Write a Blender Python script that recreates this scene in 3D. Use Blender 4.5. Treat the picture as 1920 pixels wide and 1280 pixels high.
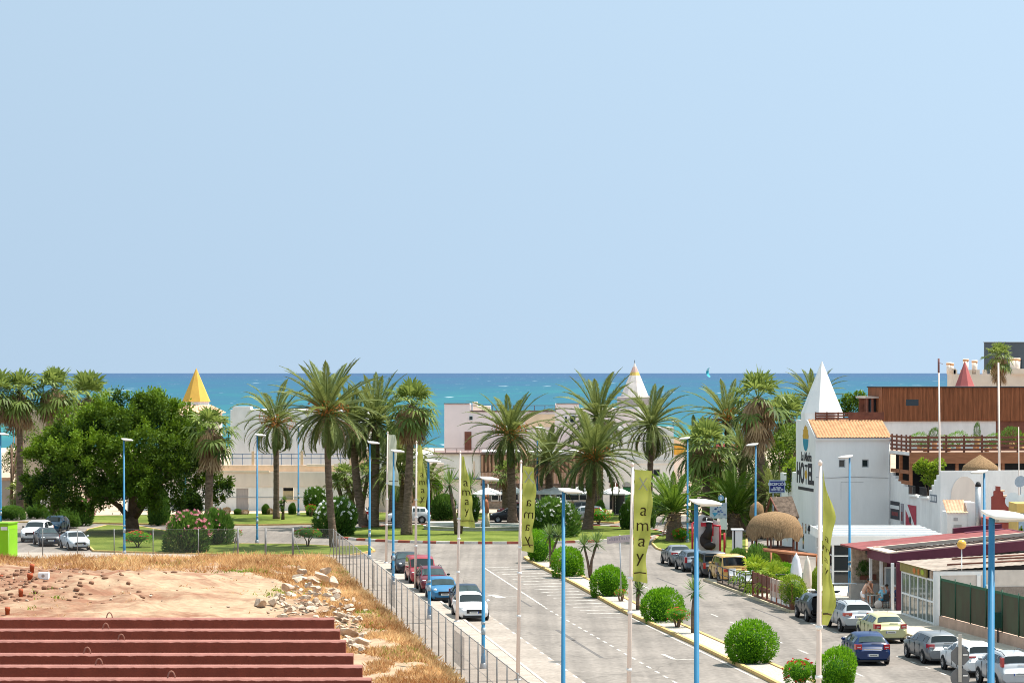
import bpy, bmesh, math, random
from mathutils import Vector, Matrix, noise
R=math.radians; PI=math.pi
sc=bpy.context.scene
for o in list(bpy.data.objects): bpy.data.objects.remove(o)
# ------------------------------------------------------------------ camera, sky, sun, exposure
F=5000.0; H=14.0; HZ=699.0            # focal length in photo pixels, eye height, horizon row
cam=bpy.data.cameras.new('camera'); co=bpy.data.objects.new('camera',cam); sc.collection.objects.link(co)
co.location=(0,0,H); co.rotation_euler=(R(90),0,0)
cam.sensor_width=36; cam.lens=36*F/1920; cam.shift_y=(HZ-640)/1920
cam.clip_start=1; cam.clip_end=200000
cam.dof.use_dof=True; cam.dof.focus_distance=190; cam.dof.aperture_fstop=20
sc.camera=co
SE=65.0; SA=70.0                       # sun elevation, azimuth (clockwise from +Y)
wd=bpy.data.worlds.new('World'); sc.world=wd; wd.use_nodes=True
nt=wd.node_tree; bg=nt.nodes['Background']; sk=nt.nodes.new('ShaderNodeTexSky')
sk.sky_type='NISHITA'; sk.sun_disc=False; sk.sun_elevation=R(SE); sk.sun_rotation=R(SA)
sk.altitude=0; sk.air_density=1.0; sk.dust_density=1.0; sk.ozone_density=2.0
# the haze band of the model sky is lifted: directions near the horizon look up the sky a little higher
tc_=nt.nodes.new('ShaderNodeTexCoord'); mp_=nt.nodes.new('ShaderNodeMapping'); mp_.inputs['Location'].default_value=(0,0,.40); mp_.inputs['Scale'].default_value=(1,1,-.32)
nt.links.new(tc_.outputs['Generated'],mp_.inputs[0]); nt.links.new(mp_.outputs[0],sk.inputs[0])
hs_=nt.nodes.new('ShaderNodeHueSaturation'); hs_.inputs['Saturation'].default_value=.68; hs_.inputs['Value'].default_value=1.0
nt.links.new(sk.outputs[0],hs_.inputs['Color'])
tn_=nt.nodes.new('ShaderNodeMix'); tn_.data_type='RGBA'; tn_.blend_type='MULTIPLY'; tn_.inputs[0].default_value=1; tn_.inputs[7].default_value=(.675,.725,.67,1)
nt.links.new(hs_.outputs[0],tn_.inputs[6]); nt.links.new(tn_.outputs[2],bg.inputs[0]); bg.inputs[1].default_value=0.15
sl=bpy.data.lights.new('sun','SUN'); sl.energy=4.3; sl.angle=R(0.5); sl.color=(1,.945,.86)
so=bpy.data.objects.new('sun',sl); sc.collection.objects.link(so)
SD=Vector((math.cos(R(SE))*math.sin(R(SA)),math.cos(R(SE))*math.cos(R(SA)),math.sin(R(SE))))
so.rotation_euler=SD.to_track_quat('Z','Y').to_euler(); so.location=(60,40,120)
vs=sc.view_settings; vs.view_transform='Standard'; vs.look='None'; vs.gamma=1; vs.exposure=0.92
sc.cycles.use_denoising=True; sc.cycles.filter_width=1.0; sc.cycles.max_bounces=6; sc.cycles.transparent_max_bounces=12
sc.cycles.caustics_reflective=False; sc.cycles.caustics_refractive=False
# ------------------------------------------------------------------ helpers
def G(px,py,z=0.0):
    Y=F*(H-z)/(py-HZ); return Vector(((px-960)*Y/F,Y,z))
def X_(px,Y): return (px-960)*Y/F
def Z_(py,Y): return H-(py-HZ)*Y/F
def Yg(py): return F*H/(py-HZ)
MATS={}
def mat(name,col,rough=.8,var=.12,scale=2.0,spec=.3,metal=0.0,bump=0.0,bscale=20.0,col2=None,scale2=None,trans=0.0,coat=0.0,stretch=None,mixpos=(.35,.65)):
    if name in MATS: return MATS[name]
    m=bpy.data.materials.new(name); m.use_nodes=True; t=m.node_tree; n=t.nodes; b=n['Principled BSDF']; out=n['Material Output']
    b.inputs['Roughness'].default_value=rough; b.inputs['Metallic'].default_value=metal; b.inputs['Specular IOR Level'].default_value=spec
    if coat: b.inputs['Coat Weight'].default_value=coat; b.inputs['Coat Roughness'].default_value=.04
    c=Vector(col[:3])
    tc=n.new('ShaderNodeTexCoord'); co_=tc.outputs['Object']
    if stretch:
        mp=n.new('ShaderNodeMapping'); mp.inputs['Scale'].default_value=stretch; t.links.new(co_,mp.inputs[0]); co_=mp.outputs[0]
    if var>0 or col2:
        nz=n.new('ShaderNodeTexNoise'); nz.inputs['Scale'].default_value=scale; nz.inputs['Detail'].default_value=6; nz.inputs['Roughness'].default_value=.65
        t.links.new(co_,nz.inputs['Vector'])
        r=n.new('ShaderNodeValToRGB'); e=r.color_ramp.elements; e[0].position,e[1].position=mixpos
        a=c*(1-var); d=Vector(col2[:3]) if col2 else c*(1+var)
        e[0].color=(*[max(0,x) for x in a],1); e[1].color=(*[min(1,x) for x in d],1)
        t.links.new(nz.outputs[0],r.inputs[0]); oc=r.outputs[0]
        if scale2:
            n2=n.new('ShaderNodeTexNoise'); n2.inputs['Scale'].default_value=scale2; n2.inputs['Detail'].default_value=4; t.links.new(co_,n2.inputs['Vector'])
            mx=n.new('ShaderNodeMix'); mx.data_type='RGBA'; mx.blend_type='OVERLAY'; mx.inputs[0].default_value=.45
            t.links.new(oc,mx.inputs[6]); t.links.new(n2.outputs[0],mx.inputs[7]); oc=mx.outputs[2]
        t.links.new(oc,b.inputs['Base Color'])
    else: b.inputs['Base Color'].default_value=(*c,1)
    if bump:
        nb=n.new('ShaderNodeTexNoise'); nb.inputs['Scale'].default_value=bscale; nb.inputs['Detail'].default_value=5; t.links.new(co_,nb.inputs['Vector'])
        bp=n.new('ShaderNodeBump'); bp.inputs['Strength'].default_value=bump; bp.inputs['Distance'].default_value=.05
        t.links.new(nb.outputs[0],bp.inputs['Height']); t.links.new(bp.outputs[0],b.inputs['Normal'])
    if trans:
        tb=n.new('ShaderNodeBsdfTransparent'); ms=n.new('ShaderNodeMixShader'); ms.inputs[0].default_value=trans
        t.links.new(b.outputs[0],ms.inputs[1]); t.links.new(tb.outputs[0],ms.inputs[2]); t.links.new(ms.outputs[0],out.inputs[0])
    MATS[name]=m; return m
def leafmat(name,dark,light,transl=.3,rough=.45,spec=.35):
    """foliage: each leaf's own colour runs from dark to light by its 'tint', partly translucent"""
    if name in MATS: return MATS[name]
    m=bpy.data.materials.new(name); m.use_nodes=True; t=m.node_tree; n=t.nodes; b=n['Principled BSDF']; out=n['Material Output']
    b.inputs['Roughness'].default_value=rough; b.inputs['Specular IOR Level'].default_value=spec
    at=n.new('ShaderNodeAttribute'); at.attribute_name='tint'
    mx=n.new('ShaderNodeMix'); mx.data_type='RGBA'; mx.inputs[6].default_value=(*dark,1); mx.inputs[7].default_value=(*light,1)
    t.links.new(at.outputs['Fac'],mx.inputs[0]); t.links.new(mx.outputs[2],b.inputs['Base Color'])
    tl=n.new('ShaderNodeBsdfTranslucent'); hs=n.new('ShaderNodeHueSaturation'); hs.inputs['Value'].default_value=1.6; hs.inputs['Hue'].default_value=.485
    t.links.new(mx.outputs[2],hs.inputs['Color']); t.links.new(hs.outputs[0],tl.inputs[0])
    ms=n.new('ShaderNodeMixShader'); ms.inputs[0].default_value=transl
    t.links.new(b.outputs[0],ms.inputs[1]); t.links.new(tl.outputs[0],ms.inputs[2]); t.links.new(ms.outputs[0],out.inputs[0])
    MATS[name]=m; return m
class MB:
    """collects shapes, build() links them as ONE mesh object"""
    def __init__(s): s.v=[]; s.f=[]; s.m=[]; s.t=[]; s.T=Matrix.Identity(4); s.sm=[]
    def vs(s,pts,tint=.5):
        i=len(s.v)
        for p in pts: s.v.append(s.T@Vector(p)); s.t.append(tint)
        return i
    def face(s,idx,mi=0,smooth=False): s.f.append(tuple(idx)); s.m.append(mi); s.sm.append(smooth)
    def poly(s,pts,mi=0,tint=.5):
        i=s.vs(pts,tint); s.face(range(i,i+len(pts)),mi)
    def bx(s,x0,x1,y0,y1,z0,z1,mi=0):
        i=s.vs([(x0,y0,z0),(x1,y0,z0),(x1,y1,z0),(x0,y1,z0),(x0,y0,z1),(x1,y0,z1),(x1,y1,z1),(x0,y1,z1)])
        for q in ((3,2,1,0),(4,5,6,7),(0,1,5,4),(1,2,6,5),(2,3,7,6),(3,0,4,7)): s.face([i+k for k in q],mi)
    def cb(s,c,sz,mi=0): s.bx(c[0]-sz[0]/2,c[0]+sz[0]/2,c[1]-sz[1]/2,c[1]+sz[1]/2,c[2]-sz[2]/2,c[2]+sz[2]/2,mi)
    def prism(s,poly,z0,z1,mi=0,mside=None):
        n=len(poly); i=s.vs([(p[0],p[1],z0) for p in poly]); j=s.vs([(p[0],p[1],z1) for p in poly])
        s.face([j+k for k in range(n)],mi); s.face([i+n-1-k for k in range(n)],mi)
        for k in range(n): s.face((i+k,i+(k+1)%n,j+(k+1)%n,j+k),mi if mside is None else mside)
    def tube(s,path,radii,n=8,mi=0,caps=True,smooth=True,tint=.5):
        path=[Vector(p) for p in path]; rings=[]
        if not hasattr(radii,'__len__'): radii=[radii]*len(path)
        for k,p in enumerate(path):
            d=(path[min(k+1,len(path)-1)]-path[max(k-1,0)]).normalized()
            a=d.orthogonal().normalized() if k==0 else (a-d*a.dot(d)).normalized()
            b=d.cross(a); rings.append(s.vs([p+(a*math.cos(2*PI*q/n)+b*math.sin(2*PI*q/n))*radii[k] for q in range(n)],tint))
        for k in range(len(rings)-1):
            for q in range(n): s.face((rings[k]+q,rings[k]+(q+1)%n,rings[k+1]+(q+1)%n,rings[k+1]+q),mi,smooth)
        if caps:
            s.face([rings[0]+n-1-q for q in range(n)],mi); s.face([rings[-1]+q for q in range(n)],mi)
    def bar(s,a,b,r,n=6,mi=0): s.tube([a,b],[r,r],n,mi)
    def lathe(s,prof,n=16,mi=0,c=(0,0,0),smooth=True,start=0.0,caps=True):
        rings=[]
        for r,z in prof: rings.append(s.vs([(c[0]+r*math.cos(2*PI*q/n+start),c[1]+r*math.sin(2*PI*q/n+start),c[2]+z) for q in range(n)]))
        for k in range(len(rings)-1):
            for q in range(n): s.face((rings[k]+q,rings[k]+(q+1)%n,rings[k+1]+(q+1)%n,rings[k+1]+q),mi,smooth)
        if caps: s.face([rings[0]+n-1-q for q in range(n)],mi); s.face([rings[-1]+q for q in range(n)],mi)
    def ell(s,c,r,n=12,m=8,mi=0,tint=.5):
        rows=[]
        for k in range(m+1):
            th=PI*k/m
            rows.append(s.vs([(c[0]+r[0]*math.sin(th)*math.cos(2*PI*q/n),c[1]+r[1]*math.sin(th)*math.sin(2*PI*q/n),c[2]-r[2]*math.cos(th)) for q in range(n)],tint))
        for k in range(m):
            for q in range(n): s.face((rows[k]+q,rows[k]+(q+1)%n,rows[k+1]+(q+1)%n,rows[k+1]+q),mi,True)
    def mesh(s,name,mats):
        me=bpy.data.meshes.new(name); me.from_pydata([tuple(v) for v in s.v],[],s.f)
        for m in (mats if isinstance(mats,(list,tuple)) else [mats]): me.materials.append(m)
        me.polygons.foreach_set('material_index',s.m); me.polygons.foreach_set('use_smooth',s.sm)
        a=me.attributes.new('tint','FLOAT','POINT'); a.data.foreach_set('value',s.t)
        me.update(); return me
    def build(s,name,mats,parent=None,loc=None):
        return link(name,s.mesh(name,mats),parent,loc)
def link(name,me,parent=None,loc=None):
    o=bpy.data.objects.new(name,me); sc.collection.objects.link(o)
    if parent is not None: o.parent=parent
    if loc is not None: o.location=loc
    return o
def thing(name,label,cat,loc=(0,0,0),rz=0.0,group=None):
    o=bpy.data.objects.new(name,None); sc.collection.objects.link(o); o.empty_display_size=.3
    o.location=loc; o.rotation_euler=(0,0,rz); o['label']=label; o['category']=cat
    if group: o['group']=group
    return o
def tag(o,label,cat,group=None):
    o['label']=label; o['category']=cat
    if group: o['group']=group
    return o
def struct(name,mb,mats,kind='structure'):
    o=mb.build(name,mats); o['kind']=kind; return o
def dup(root,loc,rz=None,label=None,scale=None):
    r=root.copy(); sc.collection.objects.link(r); r.location=loc
    if rz is not None: r.rotation_euler=(0,0,rz)
    if label: r['label']=label
    if scale: r.scale=scale if hasattr(scale,'__len__') else (scale,)*3
    for ch in list(root.children):
        c=ch.copy(); sc.collection.objects.link(c); c.parent=r
        for g in list(ch.children):
            d=g.copy(); sc.collection.objects.link(d); d.parent=c
    return r
def textmesh(s,size,extrude=.01,align='CENTER',shear=0,xs=1.0,bold=0.0):
    c=bpy.data.curves.new('text','FONT'); c.body=s; c.size=size; c.extrude=extrude; c.align_x=align; c.align_y='CENTER'; c.shear=shear; c.offset=bold; c.resolution_u=3
    o=bpy.data.objects.new('text',c); sc.collection.objects.link(o)
    bpy.context.view_layer.update()
    me=bpy.data.meshes.new_from_object(o.evaluated_get(bpy.context.evaluated_depsgraph_get()))
    bpy.data.objects.remove(o)
    if xs!=1.0:
        for v in me.vertices: v.co.x*=xs
    return me
def text(name,s,size,m,parent,loc,rot,**k):
    me=textmesh(s,size,**k); me.materials.clear(); me.materials.append(m)
    o=link(name,me,parent,loc); o.rotation_euler=rot; return o
def holed(mb,x0,x1,z0,z1,y0,y1,holes,mi=0):
    """wall slab in the xz plane with real openings (hx0,hx1,hz0,hz1)"""
    xs=sorted({x0,x1,*[h[0] for h in holes],*[h[1] for h in holes]}); zs=sorted({z0,z1,*[h[2] for h in holes],*[h[3] for h in holes]})
    for i in range(len(xs)-1):
        k=0
        while k<len(zs)-1:
            def solid(k): 
                cx=(xs[i]+xs[i+1])/2; cz=(zs[k]+zs[k+1])/2
                return not any(h[0]<cx<h[1] and h[2]<cz<h[3] for h in holes)
            if not solid(k): k+=1; continue
            e=k
            while e+1<len(zs)-1 and solid(e+1): e+=1
            mb.bx(xs[i],xs[i+1],y0,y1,zs[k],zs[e+1],mi); k=e+1
# ------------------------------------------------------------------ materials
white=mat('white_render',(.85,.83,.81),.85,.06,.5,.2,bump=.15,bscale=6,stretch=(1,1,.3))
white_dirty=mat('weathered_white_render',(.83,.815,.80),.88,.09,.8,.2,bump=.15,bscale=6,stretch=(1,1,.35))
cream=mat('cream_render',(.83,.71,.62),.88,.09,.5,.2,stretch=(1,1,.4))
peach=mat('peach_render',(.78,.56,.38),.88,.12,.7,.2)
pinkish=mat('pale_pink_render',(.77,.65,.63),.88,.05,.3,.2)
terracotta=mat('terracotta_tiles',(.62,.33,.17),.8,.22,2.5,.2)
terra_pale=mat('pale_terracotta_tiles',(.70,.42,.27),.8,.22,2.5,.2)
wood_red=mat('red_brown_boards',(.265,.095,.042),.7,.3,1.5,.25,stretch=(6,6,.5))
wood_dark=mat('dark_brown_wood',(.17,.06,.038),.65,.25,2,.3)
wood_pale=mat('bleached_slats',(.36,.22,.15),.85,.18,2,.2,stretch=(4,4,.5))
dark_int=mat('dark_interior',(.012,.012,.014),.6,.2,1,.3)
glass=mat('window_glass',(.02,.028,.034),.06,0,1,.6)
frame_white=mat('white_frame_paint',(.76,.76,.76),.5,.04,2,.4)
frame_black=mat('black_metal',(.025,.025,.028),.5,.1,3,.4)
blue_paint=mat('lamp_post_blue_paint',(.026,.185,.35),.45,.09,1.2,.4)
pole_paint=mat('flagpole_paint',(.72,.60,.53),.5,.06,1,.4)
lamp_white=mat('lamp_head_white',(.82,.78,.72),.4,.04,4,.4)
steel=mat('galvanised_steel',(.42,.43,.45),.45,.1,6,.5,metal=.6)
concrete=mat('pavement_concrete',(.37,.31,.265),.9,.14,.9,.2,scale2=14)
kerb_y=mat('yellow_kerb_paint',(.60,.40,.16),.85,.2,3,.2)
kerb_r=mat('red_kerb_paint',(.42,.12,.085),.85,.2,3,.2)
kerb_w=mat('white_kerb_paint',(.66,.60,.55),.85,.15,3,.2)
grass_m=mat('mown_lawn',(.09,.132,.017),.95,.25,.22,.1,col2=(.165,.195,.04),scale2=5)
gravel_w=mat('white_gravel',(.43,.38,.33),.95,.35,9,.2,bump=.5,bscale=40)
burg=mat('burgundy_paint',(.12,.028,.05),.7,.12,2,.3)
burg_l=mat('worn_red_roofing',(.215,.06,.058),.8,.18,1.2,.25)
red_wall=mat('oxblood_render',(.26,.065,.055),.85,.12,1,.2)
thatch=mat('straw_thatch',(.26,.165,.09),.95,.45,3,.1,stretch=(7,7,.6),bump=.6,bscale=8)
thatch_g=mat('weathered_reed_thatch',(.15,.11,.085),.95,.4,4,.1,bump=.5,bscale=8)
palm_trunk=mat('palm_bark',(.165,.115,.085),.95,.4,2.2,.1,bump=1,bscale=5,stretch=(1,1,3))
bark=mat('tree_bark',(.17,.11,.075),.95,.3,2,.1,bump=.8,bscale=8)
palm_leaf=leafmat('date_palm_leaflet',(.032,.06,.014),(.25,.29,.085),.28,.5,.22)
palm_leaf_fresh=leafmat('fresh_palm_leaflet',(.03,.085,.012),(.17,.27,.03),.28,.5,.25)
fan_leaf=leafmat('fan_palm_leaf',(.035,.075,.012),(.26,.33,.08),.3,.5,.2)
dead_leaf=leafmat('dry_palm_leaf',(.16,.09,.05),(.56,.41,.25),.15,.9,.1)
fruit_m=leafmat('orange_date_fruit',(.40,.10,.015),(.62,.24,.04),.05,.6)
ficus_leaf=leafmat('ficus_leaf',(.009,.034,.007),(.19,.31,.016),.17,.6,.15)
bush_leaf=leafmat('bright_shrub_leaf',(.035,.135,.006),(.18,.40,.015),.32,.5,.15)
olean_leaf=leafmat('oleander_leaf',(.022,.078,.011),(.14,.26,.04),.25,.5,.2)
yucca_leaf=leafmat('yucca_leaf',(.05,.11,.03),(.17,.25,.06),.25)
lime_leaf=leafmat('yellow_green_leaf',(.07,.15,.01),(.28,.37,.03),.33,.5,.2)
pink_fl=leafmat('pink_flower',(.5,.16,.2),(.75,.4,.42),.2,.7); red_fl=leafmat('red_flower',(.5,.03,.02),(.72,.10,.06),.2,.7); white_fl=leafmat('white_flower',(.6,.6,.58),(.8,.8,.78),.2,.7)
plastic_w=mat('white_plastic',(.74,.74,.75),.4,.03,2,.4)
white_cloth=mat('white_canvas',(.80,.79,.78),.9,.03,1,.1)
beam_m=mat('rust_red_beam_paint',(.205,.050,.031),.9,.12,9,.08,bump=.12,bscale=60)
# ------------------------------------------------------------------ ground, sea, roads
def sheet(name,pts,z,m):
    mb=MB(); mb.poly([(p[0],p[1],z) for p in pts]); return struct(name,mb,m)
def sea_mat():
    m=bpy.data.materials.new('sea_water'); m.use_nodes=True; t=m.node_tree; n=t.nodes; b=n['Principled BSDF']
    b.inputs['Roughness'].default_value=.6; b.inputs['Specular IOR Level'].default_value=.12
    g=n.new('ShaderNodeTexCoord'); sp=n.new('ShaderNodeSeparateXYZ'); t.links.new(g.outputs['Object'],sp.inputs[0])
    # depth of water: shallow turquoise near the beach to deep blue offshore (log of distance)
    lg=n.new('ShaderNodeMath'); lg.operation='LOGARITHM'; lg.inputs[1].default_value=10; t.links.new(sp.outputs['Y'],lg.inputs[0])
    def ripple(sx,sy,det):
        mp=n.new('ShaderNodeMapping'); mp.inputs['Scale'].default_value=(sx,sy,1); t.links.new(g.outputs['Object'],mp.inputs[0])
        z=n.new('ShaderNodeTexNoise'); z.inputs['Scale'].default_value=1; z.inputs['Detail'].default_value=det; z.inputs['Roughness'].default_value=.6; t.links.new(mp.outputs[0],z.inputs['Vector']); return z.outputs[0]
    def mth(op,a,b_,c=None):
        q=n.new('ShaderNodeMath'); q.operation=op
        for k,v in enumerate((a,b_,c)):
            if v is None: continue
            if isinstance(v,(int,float)): q.inputs[k].default_value=v
            else: t.links.new(v,q.inputs[k])
        return q.outputs[0]
    rs=mth('ADD',mth('ADD',ripple(.05,.035,5),ripple(.02,.004,4)),ripple(.006,.0007,4))
    a2=mth('ADD',lg.outputs[0],mth('MULTIPLY_ADD',rs,1.25,-1.875))
    mr=n.new('ShaderNodeMapRange'); mr.inputs[1].default_value=2.75; mr.inputs[2].default_value=4.2; t.links.new(a2,mr.inputs[0])
    r=n.new('ShaderNodeValToRGB'); e=r.color_ramp.elements
    e[0].position=0; e[0].color=(.022,.165,.175,1); e[1].position=1; e[1].color=(.026,.07,.150,1)
    for p,c in ((.10,(.014,.125,.15,1)),(.32,(.012,.098,.148,1)),(.65,(.016,.08,.15,1))):
        q=e.new(p); q.color=c
    t.links.new(mr.outputs[0],r.inputs[0])
    # scattered whitecaps, two sizes
    def caps(sx,sy,lo,hi):
        q=n.new('ShaderNodeMapRange'); q.inputs[1].default_value=lo; q.inputs[2].default_value=hi; t.links.new(ripple(sx,sy,3),q.inputs[0]); return q.outputs[0]
    cp=mth('MAXIMUM',caps(.11,.055,.70,.74),caps(.035,.006,.69,.73))
    mx=n.new('ShaderNodeMix'); mx.data_type='RGBA'; mx.inputs[7].default_value=(.5,.56,.6,1); t.links.new(cp,mx.inputs[0]); t.links.new(r.outputs[0],mx.inputs[6])
    t.links.new(mx.outputs[2],b.inputs['Base Color'])
    return m
gm=mat('dusty_ground',(.42,.33,.245),.95,.16,.4,.1,scale2=6)
sheet('ground',[(-260,2),(260,2),(260,470),(-260,470)],-.03,gm)
sheet('beach',[(-700,470),(700,470),(700,516),(-700,516)],-.5,mat('beach_sand',(.55,.46,.34),.95,.1,.1,.1))
sheet('sea',[(-60000,505),(60000,505),(60000,150000),(-60000,150000)],-1.2,sea_mat())
asph=mat('sunbleached_asphalt',(.218,.190,.169),.9,.15,.16,.25,scale2=3.5,bump=.1,bscale=60)
def cracks(m):
    t=m.node_tree; n=t.nodes; b=n['Principled BSDF']; src=b.inputs['Base Color'].links[0].from_socket; tc=n.new('ShaderNodeTexCoord')
    nz=n.new('ShaderNodeTexNoise'); nz.inputs['Scale'].default_value=.5; nz.inputs['Detail'].default_value=5; t.links.new(tc.outputs['Object'],nz.inputs['Vector'])
    mv=n.new('ShaderNodeMix'); mv.data_type='VECTOR'; mv.inputs[0].default_value=.10; t.links.new(tc.outputs['Object'],mv.inputs[4]); vm=n.new('ShaderNodeVectorMath'); vm.operation='SCALE'; vm.inputs[3].default_value=22; t.links.new(nz.outputs['Color'],vm.inputs[0]); t.links.new(vm.outputs[0],mv.inputs[5])
    v=n.new('ShaderNodeTexVoronoi'); v.feature='DISTANCE_TO_EDGE'; v.inputs['Scale'].default_value=.11; t.links.new(mv.outputs[1],v.inputs['Vector'])
    r=n.new('ShaderNodeMapRange'); r.inputs[1].default_value=.002; r.inputs[2].default_value=.012; r.inputs[3].default_value=.80; r.inputs[4].default_value=1; t.links.new(v.outputs['Distance'],r.inputs[0])
    # long worn streaks that follow the carriageways, and darker repaired patches
    mp=n.new('ShaderNodeMapping'); mp.inputs['Rotation'].default_value=(0,0,-.136); mp.inputs['Scale'].default_value=(1.1,.025,1); t.links.new(tc.outputs['Object'],mp.inputs[0]); n2=n.new('ShaderNodeTexNoise'); n2.inputs['Scale'].default_value=1; n2.inputs['Detail'].default_value=3; t.links.new(mp.outputs[0],n2.inputs['Vector'])
    r2=n.new('ShaderNodeMapRange'); r2.inputs[1].default_value=.35; r2.inputs[2].default_value=.7; r2.inputs[3].default_value=.80; r2.inputs[4].default_value=1.10; t.links.new(n2.outputs[0],r2.inputs[0])
    m1=n.new('ShaderNodeMath'); m1.operation='MULTIPLY'; t.links.new(r.outputs[0],m1.inputs[0]); t.links.new(r2.outputs[0],m1.inputs[1])
    mx=n.new('ShaderNodeMix'); mx.data_type='RGBA'; mx.blend_type='MULTIPLY'; mx.inputs[0].default_value=1; t.links.new(src,mx.inputs[6]); t.links.new(m1.outputs[0],mx.inputs[7]); t.links.new(mx.outputs[2],b.inputs['Base Color'])
cracks(asph)
asph_p=mat('worn_parking_concrete',(.30,.255,.22),.9,.12,.3,.25,scale2=4)
sheet('road',[(-95,90),(60,90),(60,262),(-95,262)],0,asph)
def lin(Y,Y0,X0,s): return X0+s*(Y0-Y)
XF=lambda Y: lin(Y,166.7,-8.67,.142)          # fence line along the pavement
XP=lambda Y: lin(Y,150,-2.75,.137)            # pavement edge
sheet('parking_strip',[(XP(92)+.16,92),(lin(92,153,-1.12,.138),92),(lin(157,153,-1.12,.138),157),(XP(190)+1.5,190),(XP(194)+.16,194)],.004,asph_p)
paint_w=mat('white_road_paint',(.52,.485,.45),.8,.22,2.5,.2)
def wear(m): # paint rubbed away by tyres
    t=m.node_tree; n=t.nodes; b=n['Principled BSDF']; tc=n.new('ShaderNodeTexCoord'); nz=n.new('ShaderNodeTexNoise'); nz.inputs['Scale'].default_value=1.7; nz.inputs['Detail'].default_value=8; nz.inputs['Roughness'].default_value=.75; t.links.new(tc.outputs['Object'],nz.inputs['Vector'])
    r=n.new('ShaderNodeMapRange'); r.inputs[1].default_value=.44; r.inputs[2].default_value=.60; r.inputs[3].default_value=0; r.inputs[4].default_value=.5; t.links.new(nz.outputs[0],r.inputs[0])
    tb=n.new('ShaderNodeBsdfTransparent'); ms=n.new('ShaderNodeMixShader'); t.links.new(r.outputs[0],ms.inputs[0]); t.links.new(b.outputs[0],ms.inputs[1]); t.links.new(tb.outputs[0],ms.inputs[2]); t.links.new(ms.outputs[0],n['Material Output'].inputs[0])
wear(paint_w)
def kerb(name,pts,mats,w=.16,h=.14,step=1.1,closed=True):
    mb=MB(); n=len(pts); segs=[(pts[i],pts[(i+1)%n]) for i in range(n if closed else n-1)]; k=0
    for a,b in segs:
        a=Vector((a[0],a[1],0)); b=Vector((b[0],b[1],0)); d=b-a; L=d.length
        if L<.01: continue
        d/=L; q=Vector((-d.y,d.x,0)); m=max(1,round(L/step))
        for i in range(m):
            p0=a+d*(L*i/m); p1=a+d*(L*(i+1)/m)
            mb.prism([p0-q*w/2,p1-q*w/2,p1+q*w/2,p0+q*w/2],-.02,h,k%len(mats)); k+=1
    return struct(name,mb,mats)
def slab(name,pts,m,h=.12):
    mb=MB(); mb.prism([(p[0],p[1]) for p in pts],-.02,h); return struct(name,mb,m)
# pavement with the fence, lamps and flagpoles
side=[(XF(200),199.6),(XF(92)-.3,92),(XP(92),92),(XP(190),190),(XP(190)-.6,194),(XP(190)-2.0,197),(XP(190)-3.6,199.6)]
side=[(XF(92)-.4,92),(XP(92),92)]+[(XP(y),y) for y in (120,150,180,190)]+[(XP(190)-.7,195),(XP(190)-2.4,199),(XF(200.4)-.3,200.4)]
slab('pavement',side,concrete); kerb('kerb',[(XP(y)+.08,y) for y in (92,120,150,180,190)]+[(XP(190)-.55,195.2),(XP(190)-2.3,199.2)],[mat('grey_kerb_stone',(.42,.38,.34),.9,.15,2)],closed=False)
# near-left lawn with the big tree
lw=[G(*p) for p in ((176,1034),(300,1038),(450,1042),(600,1042),(655,1042),(702,1034),(690,1024),(640,1026),(560,1022),(450,1021),(400,1013),(320,998),(260,988),(200,986),(165,994),(150,1012))]
slab('lawn',lw,grass_m); kerb('kerb',lw,[kerb_y])
slab('pavement',[(-70,200.2),(XF(200)-.1,200.2),(-11.6,203.4),(G(450,1043.5).x,203.3),(G(176,1036).x,206.6),(-70,207)],concrete)
# far lawns beyond the ring road
fl=[G(*p) for p in ((150,981),(300,984),(480,985),(600,983),(665,978.5),(760,976),(860,975),(1000,975),(1080,977.5),(1150,981),(1188,976),(1190,966),(1100,966),(860,963),(640,962),(400,966),(200,968),(120,970))]
slab('lawn',fl,grass_m); kerb('kerb',fl[:12],[kerb_y],closed=False)
slab('pavement',[G(-60,968),G(120,969.5),G(200,967.5),G(400,965.5),G(640,961.5),G(860,962.5),G(1100,965.5),G(1192,965),G(1420,961),G(1420,938),G(-60,938)],mat('sandy_pavement',(.50,.38,.285),.9,.1,.5,.1))
kerb('kerb',[G(-60,979),G(60,979.5),G(148,980)],[kerb_y],closed=False)
# roundabout island
isl=[(-1.6+14.9*math.cos(2*PI*k/80),232+13.5*math.sin(2*PI*k/80)) for k in range(80)]
slab('roundabout_lawn',[(-1.6+(x+1.6)*.985,232+(y-232)*.985) for x,y in isl],grass_m,.13); kerb('kerb',isl,[kerb_w,kerb_r],w=.3,h=.2)
# median
ml=[G(*p) for p in ((984,1047),(997,1055),(1080,1097),(1175,1150),(1300,1207),(1430,1270),(1610,1362))]
mr_=[G(*p) for p in ((1000,1044),(1030,1052),(1110,1092),(1215,1146),(1330,1197),(1480,1263),(1690,1350))]
med=[*ml,*reversed(mr_)]
slab('median',med,gravel_w); kerb('kerb',med,[kerb_y],w=.2,h=.17)
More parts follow.
